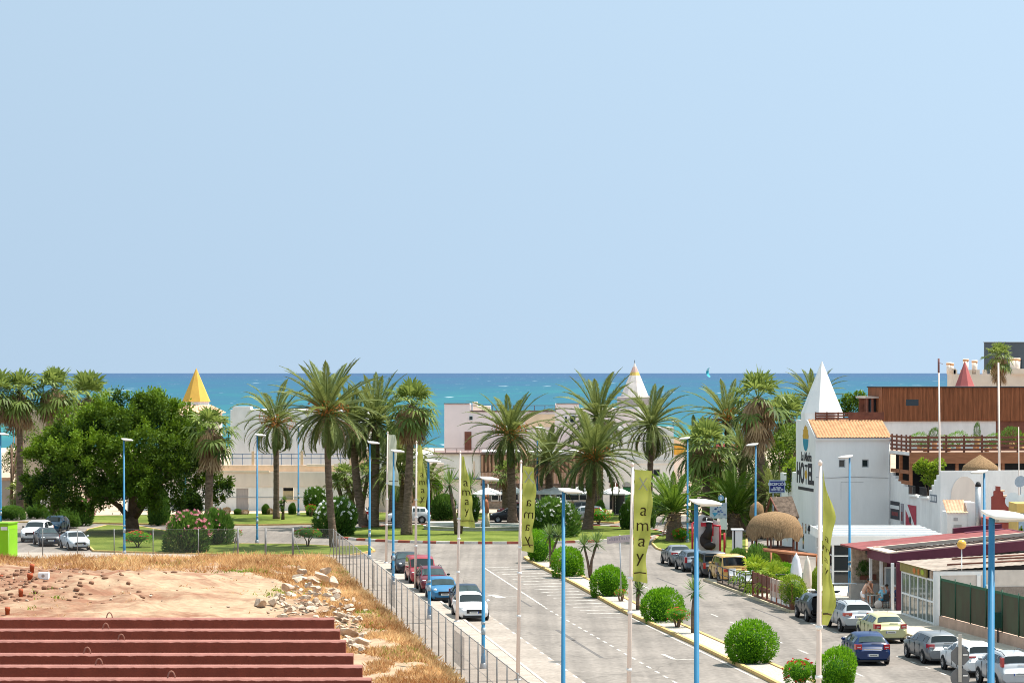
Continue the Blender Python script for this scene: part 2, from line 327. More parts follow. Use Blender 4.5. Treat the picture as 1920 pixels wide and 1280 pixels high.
# right corner lawn, terrace pavement, right pavement
cl=[G(*p) for p in ((1222,1019),(1232,1029),(1252,1036),(1330,1042),(1400,1042),(1400,1000),(1330,992),(1270,994),(1236,1005))]
slab('lawn',cl,grass_m); kerb('kerb',cl,[kerb_y])
XT=lambda Y: lin(Y,166,14.9,.138); XR=lambda Y: lin(Y,141.7,21.2,.136)
tp=[(XT(156),156),(XT(180),180),(XT(180)+3,186),(60,192),(60,92),(XR(92),92),(XR(151),151),(XR(151)-1.6,155)]
slab('terrace_pavement',tp,mat('terrace_paving',(.50,.43,.36),.9,.12,.6,.2,scale2=6)); kerb('kerb',[tp[5],tp[6],tp[7],tp[0],tp[1],tp[2]],[mat('pale_kerb',(.55,.45,.30),.9,.15,2)],closed=False)
# painted markings
def strip(a,b,w,mb,z=.009):
    a=Vector((a[0],a[1],z)); b=Vector((b[0],b[1],z)); d=(b-a).normalized(); q=Vector((-d.y,d.x,0))*w/2
    mb.poly([a-q,b-q,b+q,a+q])
mk=MB()
def dashes(a,b,on,off,w):
    a=Vector((a[0],a[1],0)); b=Vector((b[0],b[1],0)); d=(b-a); L=d.length; d/=L; t=0
    while t<L: strip(a+d*t,a+d*min(t+on,L),w,mk); t+=on+off
dashes(G(1022,1139),G(1300,1298),1.0,1.0,.13); dashes(G(915,1152),G(1110,1290),1.0,1.6,.13)
strip(G(908,1064),G(1022,1138),.13,mk)
dashes(G(1205,1098),G(1640,1276),1.9,3.2,.13); dashes(G(1500,1160),G(1840,1290),.9,1.6,.12)
strip(G(1180,1156),G(1420,1272),.12,mk)
# hatched wedge beside the median
L0,L1=G(910,1064),G(1112,1160); M0,M1=G(1000,1064),G(1165,1150)
for k in range(18):
    u=k/17; a=L0.lerp(G(1098,1150),u); b=G(1003,1061).lerp(G(1166,1149),u)
    strip(a+(b-a)*.04,b-(b-a)*.05,.30,mk)
strip(G(1112,1158),G(1176,1156),.12,mk)
# arrows
def arrow(c,sx,mb):
    c=Vector(c)
    for a,b,w in (((-1.0*sx,0),(1.25*sx,.0),.2),):
        strip(c+Vector((a[0],a[1],0)),c+Vector((b[0],b[1],0)),w,mb)
    mb.poly([c+Vector((-.2*sx,-1.5,.009)),c+Vector((.35*sx,-1.2,.009)),c+Vector((-.4*sx,1.2,.009)),c+Vector((-.95*sx,1.0,.009))])
arrow(G(940,1117),1,mk)
strip(G(1243,1226),G(1266,1236),.22,mk); strip(G(1263,1236),G(1308,1236),.18,mk)
struct('road_marking',mk,paint_w)
ds=MB()
for cx,cy,w,h in ((1060,1190,1.5,6),(1100,1215,1.2,9),(985,1130,1.0,5),(1250,1090,1.0,7),(1440,1150,.9,8)):
    p=G(cx,cy); strip(p-Vector((-.14*h/2,h/2,0)),p+Vector((-.14*h/2,h/2,0)),.16*w,ds,.003)
struct('tyre_mark',ds,mat('faint_tyre_rubber',(.15,.14,.138),.9,.1,1,trans=.45))
# bare building plot on the left: uneven dirt
dirt=mat('bare_reddish_dirt',(.25,.125,.08),.98,.1,.3,.05,col2=(.375,.265,.178),scale2=1.6,bump=1,bscale=5,mixpos=(.36,.6))
def earth_belt(m): # the soil itself turns from red spoil heaps on the left to pale trodden marl on the right
    t=m.node_tree; n=t.nodes; r=[q for q in n if q.type=='VALTORGB'][0]; nz=r.inputs[0].links[0].from_socket; tc=n.new('ShaderNodeTexCoord'); sp=n.new('ShaderNodeSeparateXYZ'); t.links.new(tc.outputs['Object'],sp.inputs[0])
    mr=n.new('ShaderNodeMapRange'); mr.inputs[1].default_value=-34; mr.inputs[2].default_value=-14; mr.inputs[3].default_value=-.12; mr.inputs[4].default_value=.09; t.links.new(sp.outputs['X'],mr.inputs[0])
    ad=n.new('ShaderNodeMath'); t.links.new(nz,ad.inputs[0]); t.links.new(mr.outputs[0],ad.inputs[1]); t.links.new(ad.outputs[0],r.inputs[0])
earth_belt(dirt)
mb=MB(); nx,ny=110,130; x0,x1,y0,y1=-62,9,88,200.1
def hgt(x,y):
    e=min(1,max(0,(200.1-y)/3))*min(1,max(0,(XF(y)-.15-x)/1.6))
    r=noise.noise((x*.09,y*.05,1))*.28+noise.noise((x*.3,y*.16,4))*.24+noise.noise((x*1.1,y*.6,7))*.16+noise.noise((x*2.3,y*1.6,17))*.07
    mound=1.0*math.exp(-((x+26)/9)**2-((y-166)/13)**2)+.5*math.exp(-((x+22)/5)**2-((y-148)/8)**2)
    rut=-.09*math.exp(-((y-168-6*math.sin(x*.12))/1.1)**2)-.09*math.exp(-((y-161-6*math.sin(x*.12))/1.1)**2)
    return .03+e*max(0,.22+r+rut+mound*(1+.5*noise.noise((x*.6,y*.4,2))))
def clipx(x,y): return min(x,XF(y)-.12)
ids=[[None]*(nx+1) for _ in range(ny+1)]
for j in range(ny+1):
    y=y0+(y1-y0)*j/ny
    for i in range(nx+1):
        x=x0+(XF(y)-.12-x0)*i/nx; ids[j][i]=mb.vs([(x,y,hgt(x,y))])
for j in range(ny):
    for i in range(nx): mb.face((ids[j][i],ids[j][i+1],ids[j+1][i+1],ids[j+1][i]),0,True)
struct('bare_plot_ground',mb,dirt)

# drain covers in the carriageways
for px,py,lab in ((1045,1240,'round iron drain cover in the left carriageway near the bottom'),(975,1090,'round iron drain cover beside the hatched wedge'),(1395,1200,'round iron drain cover in the right carriageway beside the biggest bush'),(1120,1035,'drain cover on the ring road before the island'),(1500,1250,'drain cover in the right lane left of the blue car')):
    p=G(px,py); t=thing('drain_cover',lab,'drain cover',(p.x,p.y,0)); mb=MB(); mb.lathe([(.34,.001),(.34,.007)],18); mb.build('iron_lid',mat('worn_iron',(.12,.11,.10),.7,.25,9,.4,metal=.3),t); mb=MB(); mb.lathe([(.46,.0005),(.46,.005)],18); mb.build('concrete_collar',mat('collar_concrete',(.20,.19,.18),.9,.15,5),t)
# ------------------------------------------------------------------ vegetation
def leaf(mb,p,d,u,L,W,tint,mi=0):
    """one diamond leaf from p along d, its flat side facing u"""
    d=d.normalized(); s=d.cross(u)
    if s.length<1e-4: s=d.orthogonal()
    s=s.normalized()*W/2; m=p+d*L*.45
    i=mb.vs([p,m+s,p+d*L,m-s],tint); mb.face((i,i+1,i+2,i+3),mi)
def rv(r): 
    while True:
        v=Vector((r.uniform(-1,1),r.uniform(-1,1),r.uniform(-1,1)))
        if .05<v.length<1: return v.normalized()
def frond(mb,r,org,az,el,L,droop,nl=34,ll=.5,w=.055,tint=.5,twist=0,mi=0):
    """pinnate palm frond: arching midrib with narrow leaflets on both sides"""
    pts=[];p=Vector(org);e=el; n=12
    for k in range(n+1):
        pts.append(p.copy()); e-=droop/n*(0.4+1.2*k/n)
        p=p+Vector((math.cos(az)*math.cos(e),math.sin(az)*math.cos(e),math.sin(e)))*L/n
    mb.tube(pts,[.05*(1-.9*k/n)+.006 for k in range(n+1)],4,mi,False,True,min(1,tint+.25))
    sd=Vector((-math.sin(az),math.cos(az),0))
    for k in range(nl):
        t=.13+.87*(k+.5)/nl; f=t*n; i=min(n-1,int(f)); q=pts[i].lerp(pts[i+1],f-i); d=(pts[i+1]-pts[i]).normalized()
        up=sd.cross(d).normalized()*(-1)
        if up.z<0 and abs(d.z)<.9: up=-up
        l=ll*math.sin(PI*min(1,(.12+.9*t)))**.55*(1.0 if t<.8 else 1.0-(t-.8)*2.2)
        for s in (-1,1):
            dd=(d*(.62+.5*t)+sd*s*(.8-.15*t)+up*(.28*r.uniform(.4,1.4))-Vector((0,0,.18*r.random()))).normalized()
            leaf(mb,q,dd,(up+sd*s*.5+rv(r)*.25),l*r.uniform(.85,1.15),w,min(1,max(0,tint+r.uniform(-.2,.25))),mi)
def date_crown(seed,L=3.6,n=48,droop=1.25,low=-25,fr=False,ll=.5,upr=1.0):
    r=random.Random(seed); mb=MB()
    for k in range(n):
        u=(k+.5)/n; el=R(80-(80-low)*u**.85)*1.0+r.uniform(-.1,.1); az=k*2.39996+r.uniform(-.25,.25)
        dr=droop*(.45+.7*u+.55*max(0,u-.55))*r.uniform(.75,1.25)*upr
        frond(mb,r,(math.cos(az)*.14,math.sin(az)*.14,.35*(1-u)),az,el,L*(.78+.3*math.sin(PI*min(1,u+.18)))*r.uniform(.88,1.08),dr,56,ll*.92,.056,.55-.25*u+r.uniform(-.12,.2))
    return mb
def date_fruit(seed,L):
    r=random.Random(seed); mb=MB()
    for k in range(9):
        az=k*.7+r.uniform(-.3,.3); e=r.uniform(.1,.7); l=L*r.uniform(.22,.33)
        c=Vector((math.cos(az)*math.cos(e)*l,math.sin(az)*math.cos(e)*l,math.sin(e)*l)); mb.tube([(0,0,0),c*.6,c],[.03,.025,.02],4,0,False,True,.8)
        for q in range(60):
            v=rv(r)*.3*L/3.6; v.z=v.z*1.4-.15; leaf(mb,c+v,Vector((v.x,v.y,-.6)),rv(r),.2,.07,r.random())
    return mb
def dry_fronds(seed,L):
    r=random.Random(seed+90); mb=MB()
    for k in range(r.randint(4,9)):
        az=r.uniform(0,6.28); frond(mb,r,(math.cos(az)*.15,math.sin(az)*.15,-.15),az,R(r.uniform(-50,5)),L*r.uniform(.45,.75),r.uniform(.7,1.3),22,.34,.05,.5)
    return mb
def boots(seed,r0,h=1.1):
    """ring of old cut frond bases under the crown"""
    r=random.Random(seed); mb=MB()
    for k in range(34):
        az=k*2.4; z=-h*r.random(); d=Vector((math.cos(az),math.sin(az),r.uniform(.5,1.1)))
        leaf(mb,Vector((math.cos(az)*r0*.7,math.sin(az)*r0*.7,z)),d,Vector((0,0,1)),.5,.16,r.random())
    return mb
def fan(mb,r,p,d,up,rad,tint,nb=15,sp=2.1,droop=.35,mi=0):
    d=d.normalized(); s=d.cross(up); s=s.normalized() if s.length>1e-3 else d.orthogonal().normalized(); n=s.cross(d).normalized()
    for k in range(nb):
        a=(k/(nb-1)-.5)*2*sp; l=rad*(.72+.28*math.cos(a*.7))*r.uniform(.9,1.05)
        dd=d*math.cos(a)+s*math.sin(a)+n*(.16 if k%2 else -.02)
        m=p+dd*l*.6; e=m+dd*l*.42-Vector((0,0,droop*l*r.uniform(.5,1.5)))
        q=(s*math.cos(a)-d*math.sin(a))*rad*sp/nb*.62; t=min(1,max(0,tint+r.uniform(-.15,.15)))
        i=mb.vs([p,m+q,e,m-q],t); mb.face((i,i+1,i+2,i+3),mi)
def fan_crown(seed,rad=1.0,n=42,low=-35,pet=1.25):
    r=random.Random(seed); mb=MB()
    for k in range(n):
        u=(k+.5)/n; el=R(86-(86-low)*u)+r.uniform(-.12,.12); az=k*2.39996+r.uniform(-.3,.3)
        d=Vector((math.cos(az)*math.cos(el),math.sin(az)*math.cos(el),math.sin(el))); l=pet*r.uniform(.75,1.15)*(.7+.4*u)
        p=d*l; p.z-=.12*u*l
        mb.tube([(0,0,.1*(1-u)),d*l*.5+Vector((0,0,.05)),p],[.035,.028,.02],4,0,False,True,.8)
        fan(mb,r,p,d+Vector((0,0,-.25*u)),Vector((0,0,1)),rad*r.uniform(.85,1.15),.68-.38*u+r.uniform(-.15,.25),13,1.75,.12+.38*u)
    return mb
def skirt(seed,rad,h,n=46,r0=.3):
    r=random.Random(seed); mb=MB()
    for k in range(n):
        az=k*2.4+r.uniform(-.3,.3); z=-h*.75*r.random()**1.2
        out=(rad*.36)*(1-.35*(-z/h))*r.uniform(.45,1.1)
        p=Vector((math.cos(az)*out,math.sin(az)*out,z-.05)); mb.tube([(math.cos(az)*r0*.6,math.sin(az)*r0*.6,z+.25),p],[.025,.018],4,0,False,True,.5)
        fan(mb,r,p,Vector((math.cos(az)*.25,math.sin(az)*.25,-1)),Vector((math.cos(az),math.sin(az),0)),rad*r.uniform(.34,.55),r.uniform(.1,1),9,.65,.12)
    return mb
def trunk_mb(path,r0,r1,n=12,flare=1.35,rough=.07,seed=1):
    mb=MB(); r=random.Random(seed); P=[Vector(p) for p in path]; fine=[]; m=22
    for k in range(m+1):
        f=k/m*(len(P)-1); i=min(len(P)-2,int(f)); t=f-i
        fine.append(P[i].lerp(P[i+1],t) if len(P)==2 else (P[i].lerp(P[i+1],t)))
    if len(P)==3:
        fine=[P[0]*(1-k/m)**2+P[1]*2*(k/m)*(1-k/m)+P[2]*(k/m)**2 for k in range(m+1)]
    rad=[(r0+(r1-r0)*k/m)*(1+(flare-1)*math.exp(-k/m*9))*(1+rough*(1 if k%2 else -1)*r.uniform(.3,1)) for k in range(m+1)]
    mb.tube(fine,rad,n,0); return mb
DC={}
def dcrown(key,*a,**k):
    if key not in DC: DC[key]=date_crown(*a,**k).mesh('date_crown_'+str(key),palm_leaf)
    return DC[key]
def palm(name,label,kind,base,Yb,top,size,r0,r1,seed,bend=0.0,group=None,fruit=False,low=-30,skirt_h=0,n=46,cat='palm tree',droop=1.25,leafm=None,upr=1.0,Ltop=None):
    bx=X_(base[0],Yb); tx=X_(top[0],Yb); tz=Z_(top[1],Yb); L=size*Yb/F
    root=thing(name,label,cat,(bx,Yb,0),0,group)
    tp=Vector((tx-bx,0,tz)); mid=Vector((tp.x*.5+bend,0,tz*.5))
    trunk_mb([(0,0,-.05),mid,tp],r0,r1,12,1.35,.06,seed).build('trunk',palm_trunk,root)
    if kind=='date':
        k=('d',low,droop,n,seed%5,upr)
        c=link('crown',dcrown(k,seed%5+1,3.6,int(n*1.08),droop,low,upr=upr),root,tp); s=L/3.75
        c.scale=(s,s,s); c.rotation_euler=(0,0,seed*1.3)
        if leafm: c.data=c.data.copy(); c.data.materials[0]=leafm
        if fruit: date_fruit(seed,L).build('fruit_cluster',fruit_m,root,tp+Vector((0,0,.1)))
        dry_fronds(seed,L).build('dry_fronds',dead_leaf,root,tp)
        boots(seed,r1*1.1,min(1.3,tz*.3)).build('frond_stubs',dead_leaf,root,tp)
    else:
        c=fan_crown(seed,L*.50,int(n*.78),low,L*.60).build('crown',leafm or fan_leaf,root,tp)
        if skirt_h: skirt(seed,L*1.0,skirt_h,int(36+skirt_h*10),r1).build('dead_frond_skirt',dead_leaf,root,tp)
    return root
PG='palms round the roundabout'
palm('date_palm','tall leaning date palm with orange fruit beside the fence corner','date',(627,1030),213,(614,778),124,.30,.25,3,-.35,PG,True,-38,n=56,droop=1.15)
palm('date_palm','drooping date palm alone on the far lawn between two blue lamps','date',(518,975),254,(517,796),100,.28,.26,7,.05,PG,True,-38,droop=2.3,n=36)
palm('date_palm','curved date palm just right of the fruiting palm, over a white car','date',(684,990),241,(663,803),98,.40,.32,11,-.5,PG,False,-42,n=48,droop=1.5)
palm('date_palm','straight date palm with dense crown rising above the horizon, left of the shaggy fan palm','date',(700,992),240.5,(704,795),108,.42,.36,14,.15,PG,False,-40,n=52)
palm('date_palm','thick-trunked date palm close behind the shaggy fan palm trunk','date',(750,990),240,(752,885),100,.62,.52,19,0,PG,False,-40,n=46,droop=1.3)
palm('date_palm','broad date palm left of the green island bush, behind the sculpture','date',(961,981),248,(956,818),102,.42,.36,23,.05,PG,True,-42,n=54,droop=1.45)
palm('date_palm','lower date palm between the two broad palms, in front of the parasols','date',(1031,945),262,(1029,866),88,.42,.38,26,0,PG,False,-22,n=48,droop=1.35)
palm('date_palm','full low date palm on the island edge beside the hibiscus','date',(1101,996),237,(1113,862),120,.44,.36,31,.1,PG,True,-32,n=60,droop=1.35)
palm('date_palm','date palm rising behind the low full one, left of the striped spire','date',(1119,958),259,(1122,788),106,.34,.28,34,0,PG,False,-40,n=48)
palm('date_palm','slender date palm in front of the white wall, right of the striped spire','date',(1215,962),256,(1221,800),100,.32,.26,38,.1,PG,False,-50,n=46,droop=1.5)
palm('date_palm','date palm with orange fruit stalks behind the big shaggy fan palm','date',(1366,960),250,(1363,790),94,.3,.26,42,.1,PG,True,-35,n=40,droop=1.45)
palm('date_palm','date palm standing behind the white spire','date',(1522,960),246,(1525,752),76,.3,.26,45,0,PG,False,-25,n=40,droop=1.2)
palm('date_palm','short fat date palm beside the orange flowers on the corner lawn','date',(1264,1017),221,(1263,962),98,.66,.6,50,0,PG,False,8,n=40,leafm=palm_leaf_fresh,droop=1.15)
palm('date_palm','short fat bright green date palm behind the map sign','date',(1377,1010),227,(1378,962),98,.62,.56,53,0,PG,False,8,n=44,leafm=palm_leaf_fresh,droop=1.1)
palm('date_palm','squat date palm left under the ficus behind the parked cars','date',(108,966),262,(108,938),64,.6,.58,57,0,PG,False,-20,n=40,leafm=palm_leaf_fresh)
palm('date_palm','tiny far date palm beside the golden spire','date',(322,940),300,(322,768),30,.25,.2,60,0,PG,False,0,n=26)
palm('date_palm','leafy young date palm in front of the dark hedge, left of the brown terrace','date',(1335,985),236,(1338,935),80,.4,.36,63,0,PG,False,-25,n=46)
palm('date_palm','date palm with arching fronds below the reception sign','date',(1412,990),232,(1408,945),70,.4,.36,66,0,PG,False,-30,n=40)
palm('date_palm','dark date palm deep in the belt left of the huge skirted palm','date',(1300,975),250,(1302,850),88,.3,.26,71,.1,PG,False,-40,n=44,droop=1.5)
palm('date_palm','date palm with pale arching fronds left of the huge skirted palm','date',(1395,985),238,(1392,850),84,.34,.3,74,0,PG,False,-40,n=46,droop=1.4)
palm('date_palm','low date palm in the shade under the huge skirted palm','date',(1445,1000),225,(1447,930),76,.4,.36,77,0,PG,False,-25,n=44)
palm('date_palm','squat date palm behind the thick palm trunk in the middle','date',(800,965),256,(802,905),66,.4,.36,80,0,PG,False,-25,n=40)
palm('date_palm','date palm with arching fronds behind the thick trunk, over the second lamp','date',(735,970),252,(738,850),92,.34,.3,83,0,PG,False,-45,n=44,droop=1.6)
WG='fan palms with ragged crowns'
palm('fan_palm','shaggy fan palm with hanging flower stalks in the middle of the photo','fan',(762,1006),229,(772,760),62,.42,.25,2,.0,WG,False,-60,3.2,n=46)
palm('fan_palm','tall fan palm with a huge brown skirt beside the hotel','fan',(1428,1012),226,(1421,748),70,.42,.3,5,.2,WG,False,-40,4.6,n=30)
palm('fan_palm','fan palm leaning over the right edge of the ficus','fan',(391,1008),226.5,(396,805),58,.36,.3,8,-.1,WG,False,-55,3.6,n=42)
palm('fan_palm','leftmost fan palm, cut by the photo edge','fan',(-4,966),263,(-4,738),54,.3,.25,12,0,WG,False,-55,2.6,n=38)
palm('fan_palm','second fan palm from the left, over the beige wall corner','fan',(37,962),264,(37,735),56,.34,.27,15,0,WG,False,-55,3.6,n=42)
palm('fan_palm','third fan palm from the left, tallest of its row','fan',(101,962),265,(103,730),56,.34,.27,18,0,WG,False,-58,4.0,n=44)
palm('fan_palm','fourth fan palm from the left, behind the top of the ficus','fan',(166,962),272,(165,748),64,.34,.27,21,0,WG,False,-50,1.8,n=44)
palm('fan_palm','bushy fan palm beside the palm with the huge skirt, above a blue lamp','fan',(1323,985),231,(1325,835),62,.36,.28,24,0,WG,False,-60,2.2,n=48)
palm('fan_palm','dense fan palm against the left side of the hotel','fan',(1478,985),236,(1478,785),60,.34,.3,27,0,WG,False,-70,2.4,n=50)
palm('fan_palm','lower fan palm in the shade left of the hotel logo','fan',(1494,985),233,(1490,850),60,.34,.3,30,0,WG,False,-70,2.0,n=46)
palm('fan_palm','far fan palm with a brown skirt before the grey block','fan',(1873,800),292,(1873,668),34,.3,.24,33,0,WG,False,-50,3.0,n=36)
palm('fan_palm','stubby fan palm with dark trunk between parasols and sculpture','fan',(949,962),259,(948,890),34,.38,.36,36,0,WG,False,-20,.8,n=30)
palm('fan_palm','stumpy pale fan palm on the far left pavement','fan',(40,963),268,(40,922),34,.34,.3,39,0,WG,False,-70,.8,n=36)
for i,(bx_,tx_,ty_,sz) in enumerate(((668,646,893,34),(650,632,905,28),(676,690,890,34),(690,712,905,30),(655,664,915,28))):
    palm('clump_fan_palm','low clumping fan palm with leaning stems behind the white car','fan',(bx_,958),264,(tx_,ty_),sz,.24,.18,70+i,0,'clump of low fan palms behind the white car',False,-30,0,n=30)
# ---- big ficus tree
def ficus():
    b=G(247,1000); root=thing('ficus_tree','huge round dark green ficus with forked trunk on the left lawn','tree',(b.x,b.y,0))
    s=b.y/F; P=lambda px,py,dy=0: Vector(((px-247)*s,dy,Z_(py,b.y)))
    mb=MB(); mb.tube([(0,0,-.05),(0,0,1.2),P(246,968)],[.75,.55,.5],10,0)
    for q,w in (((246,968),.0),):
        pass
    for pts,ra in (([P(244,972),P(226,948,-.8),P(196,926,-1.6)],.33),([P(248,970),P(251,940),P(245,880,.8),P(230,820,.4)],.42),([P(250,972),P(268,945,.6),P(300,905,1.0),P(340,860,1)],.36),([P(246,972),P(240,930,1.8),P(180,870,2.2),P(120,860,1.5)],.3),([P(252,970),P(270,940,-1.5),P(310,880,-2.4),P(360,890,-2.5)],.28)):
        mb.tube(pts,[ra*(1-.62*k/(len(pts)-1)) for k in range(len(pts))],8,0)
    mb.build('trunk',bark,root)
    r=random.Random(5); cr=MB(); cl=[]
    C=Vector(((236-247)*s,0,7.0))
    for px,py,rr,dy in ((200,765,30,-1),(215,752,20,.5),(180,790,30,0),(288,748,22,-.5),(300,765,34,-1.5),(265,768,28,1),(335,785,34,0),(360,810,30,.5),(240,790,40,-2.5),(150,812,30,-1),(110,832,26,0),(78,838,20,.5),(60,850,16,-.5),(90,858,28,-1),(130,850,36,-2.5),(180,840,42,-3.5),(240,840,44,-4.2),(300,830,44,-3.6),(350,850,40,-2.6),(395,840,22,-1),(400,880,26,-1.5),(415,915,18,-1),(380,920,28,-2),(330,890,44,-3.8),(270,890,44,-4.4),(210,895,44,-4.2),(150,895,42,-3.4),(105,895,34,-2),(75,905,26,-.8),(60,930,18,-1),(100,935,26,-2),(140,935,24,-3),(300,930,28,-3),(340,945,22,-2.5),(290,955,14,-2),(410,935,12,-1),(55,900,16,0),(425,900,14,-.5),(255,750,16,0),(320,762,18,.5),(280,925,22,-2.2),(200,930,20,-3.2),(170,945,16,-2.2),(372,945,12,-2)):
        cl.append((P(px,py,dy),rr*s,True))
    for k in range(70):
        v=rv(r); v=Vector((v.x*8.0,abs(v.y)*5.2*r.choice((1,1,-.5)),v.z*4.4)); cl.append((C+v*r.uniform(.55,.95),r.uniform(1.0,1.7),False))
    for c,rad,front in cl:
        if c.z<2.4: continue
        tb=r.uniform(-.10,.20); out=(c-C).normalized(); n=int((1500 if front else 800)*(rad/1.5)**1.6)+150
        # many little leafy shoots inside each clump, so edges break up
        shoots=[(c+rv(r)*rad*r.uniform(.35,1.0)) for _ in range(max(8,int(26*(rad/1.5)**1.7)))]
        for sidx in range(n):
            sp=r.choice(shoots); p=sp+Vector((r.gauss(0,.2),r.gauss(0,.2),r.gauss(0,.24)))*min(1,rad)
            hh=(p.z-c.z)/rad; d=(rv(r)*.8+(p-c).normalized()*.6+Vector((0,0,.35)))
            yt=.13+tb*1.7+r.uniform(-.14,.2)+.42*max(0,hh)*((1 if r.random()<.7 else .3))+(.12 if c.x<-3 and c.z>6 else 0)  # fresh growth by clump, plus sunlit upper sides put into the leaf colour
            leaf(cr,p,d,rv(r)+Vector((0,0,.8)),r.uniform(.19,.31),r.uniform(.10,.16),min(1,max(0,yt)))
    cr.build('crown',ficus_leaf,root)
    return root
ficus()
def round_tree(name,label,px,py,Yb,crown,leafm,seed,rad_px,n=2600,cat='tree',tr=.14):
    r=random.Random(seed); s=Yb/F; bx=X_(px,Yb); root=thing(name,label,cat,(bx,Yb,0))
    cz=[Vector(((c[0]-px)*s,c[2],Z_(c[1],Yb))) for c in crown]
    mb=MB(); top=max(c.z for c in cz)
    mb.tube([(0,0,-.05),(0,0,top*.35),(cz[0].x*.5,0,top*.75)],[tr*1.3,tr,tr*.5],7,0)
    for c in cz[:5]: mb.tube([(0,0,top*.35),c],[tr*.6,tr*.2],5,0)
    mb.build('trunk',bark,root); cr=MB()
    for c in cz:
        rr=rad_px*s*r.uniform(.8,1.25)
        for k in range(n//len(cz)):
            v=rv(r)*rr*r.random()**.35; p=c+v
            if p.z<.05: continue
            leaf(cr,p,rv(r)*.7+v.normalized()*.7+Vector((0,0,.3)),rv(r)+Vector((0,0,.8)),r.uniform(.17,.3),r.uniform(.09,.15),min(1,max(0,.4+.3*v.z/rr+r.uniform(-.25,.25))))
    cr.build('crown',leafm,root); return root
round_tree('tree','dark leafy tree behind the blue reception sign',1462,990,228,[(1462,850,0),(1445,880,1),(1480,890,0),(1462,920,-.5),(1440,830,1),(1490,930,1),(1440,950,.5),(1470,960,0),(1485,820,1.5)],ficus_leaf,3,26,5200)
round_tree('tree','green bushy tree peeping over the hotel roof between spire and wood cladding',1600,960,232,[(1590,750,0),(1612,745,0),(1600,765,0),(1580,765,0),(1620,758,0),(1605,790,0)],ficus_leaf,4,14,2600)
round_tree('tree','light green sapling against the lower hotel wall',1487,985,214,[(1480,880,0),(1487,900,0),(1476,912,0),(1490,868,0)],lime_leaf,6,10,700,tr=.06)
round_tree('tree','dark bushes and tree behind the far left pavement',22,960,268,[(20,790,6),(5,800,6),(30,810,6),(12,850,5),(25,880,4),(0,870,5)],ficus_leaf,7,20,2600)
round_tree('tree','yellow-green tree on the restaurant steps',1745,925,198.6,[(1730,870,0),(1745,880,0),(1760,872,0),(1740,895,0),(1752,905,0),(1722,878,0),(1765,893,0)],lime_leaf,9,10,1500,tr=.07)
round_tree('tree','leafy green tree filling the space behind the thatched gable',1385,975,245,[(1395,850,0),(1410,880,0),(1385,890,0),(1400,920,0),(1375,860,0),(1345,880,0),(1350,910,0),(1300,900,0),(1310,930,0)],olean_leaf,12,22,3600)
# ---- shrubs
SH={}
def shrub_mesh(kind,seed,n=2200):
    n=int(n*2.4)
    k=(kind,seed)
    if k in SH: return SH[k]
    r=random.Random(seed*7+len(kind)); mb=MB()
    lf={'bright':bush_leaf,'oleander':olean_leaf,'lime':lime_leaf,'dark':ficus_leaf,'hib':bush_leaf,'dry':dead_leaf}[kind]
    bumps=[(rv(r),r.uniform(.08,.22)) for _ in range(20)]
    for q in range(n):
        v=rv(r); 
        if v.z<-.9: continue
        rr=1+sum(a*max(0,v.dot(b))**5 for b,a in bumps)-.12
        w_=1 if v.z>0 else math.sqrt(max(.05,1-(.72*v.z)**2))/max(.2,math.sqrt(1-v.z*v.z))
        p=Vector((v.x*w_,v.y*w_,v.z*.95))*rr*r.uniform(.55,1.0)**.5
        if kind=='oleander': d=v*.6+Vector((0,0,.8))+rv(r)*.5; L,W=r.uniform(.2,.32),.06
        else: d=v*.8+Vector((0,0,.5))+rv(r)*.5; L,W=r.uniform(.10,.17),r.uniform(.045,.07)
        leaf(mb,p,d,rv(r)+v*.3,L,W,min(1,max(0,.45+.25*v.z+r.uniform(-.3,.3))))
    if kind not in('dry',) and n>1500: mb.ell((0,0,-.12),(.70,.70,.74),14,10,0,0.0) # dark core: the shade inside the bush put into its colour
    for q in range(46): # stray shoots that break the outline
        v=rv(r)
        if v.z<-.2: continue
        e=r.uniform(1.0,1.22)
        for k in range(7): p=v*(.88+(e-.88)*k/6); p.z*=.95; leaf(mb,p,v+rv(r)*.9,rv(r),.13,.055,min(1,max(0,.6+r.uniform(-.2,.3))))
    for q in range(9):
        a=q*.7; mb.tube([(math.cos(a)*.08,math.sin(a)*.08,-.95),(math.cos(a)*.5,math.sin(a)*.5,.1)],[.03,.015],4,0,False,True,.1)
    SH[k]=mb.mesh(kind+'_shrub',lf); return SH[k]
def flowers(seed,n,m,low=-.2):
    r=random.Random(seed); mb=MB()
    for q in range(n):
        v=rv(r)
        if v.z<low: v.z=-v.z
        v.y=-abs(v.y) if r.random()<.7 else v.y
        for k in range(5): leaf(mb,v*1.10,v+rv(r)*.9,rv(r),.15,.12,r.random())
    return mb
def shrub(name,label,kind,px,py,wpx,hpx,seed=1,group=None,fl=None,nf=0,Y=None,cat='bush',n=2200):
    Yb=Y or Yg(py); s=Yb/F; root=thing(name,label,cat,(X_(px,Yb),Yb,.12),0,group); rx=wpx*s/2.25; rz=hpx*s/1.9
    o=link('foliage',shrub_mesh(kind,seed,n),root,(0,0,rz*.84)); o.scale=(rx,rx*.95,rz*1.06)
    o.rotation_euler=(0,0,seed*.9+px*.01)
    if fl: 
        f=flowers(seed+int(px),nf,fl).build('flowers',fl,root,(0,0,rz*.93)); f.scale=(rx,rx*.95,rz)
    return root
MG='clipped round bushes on the median'
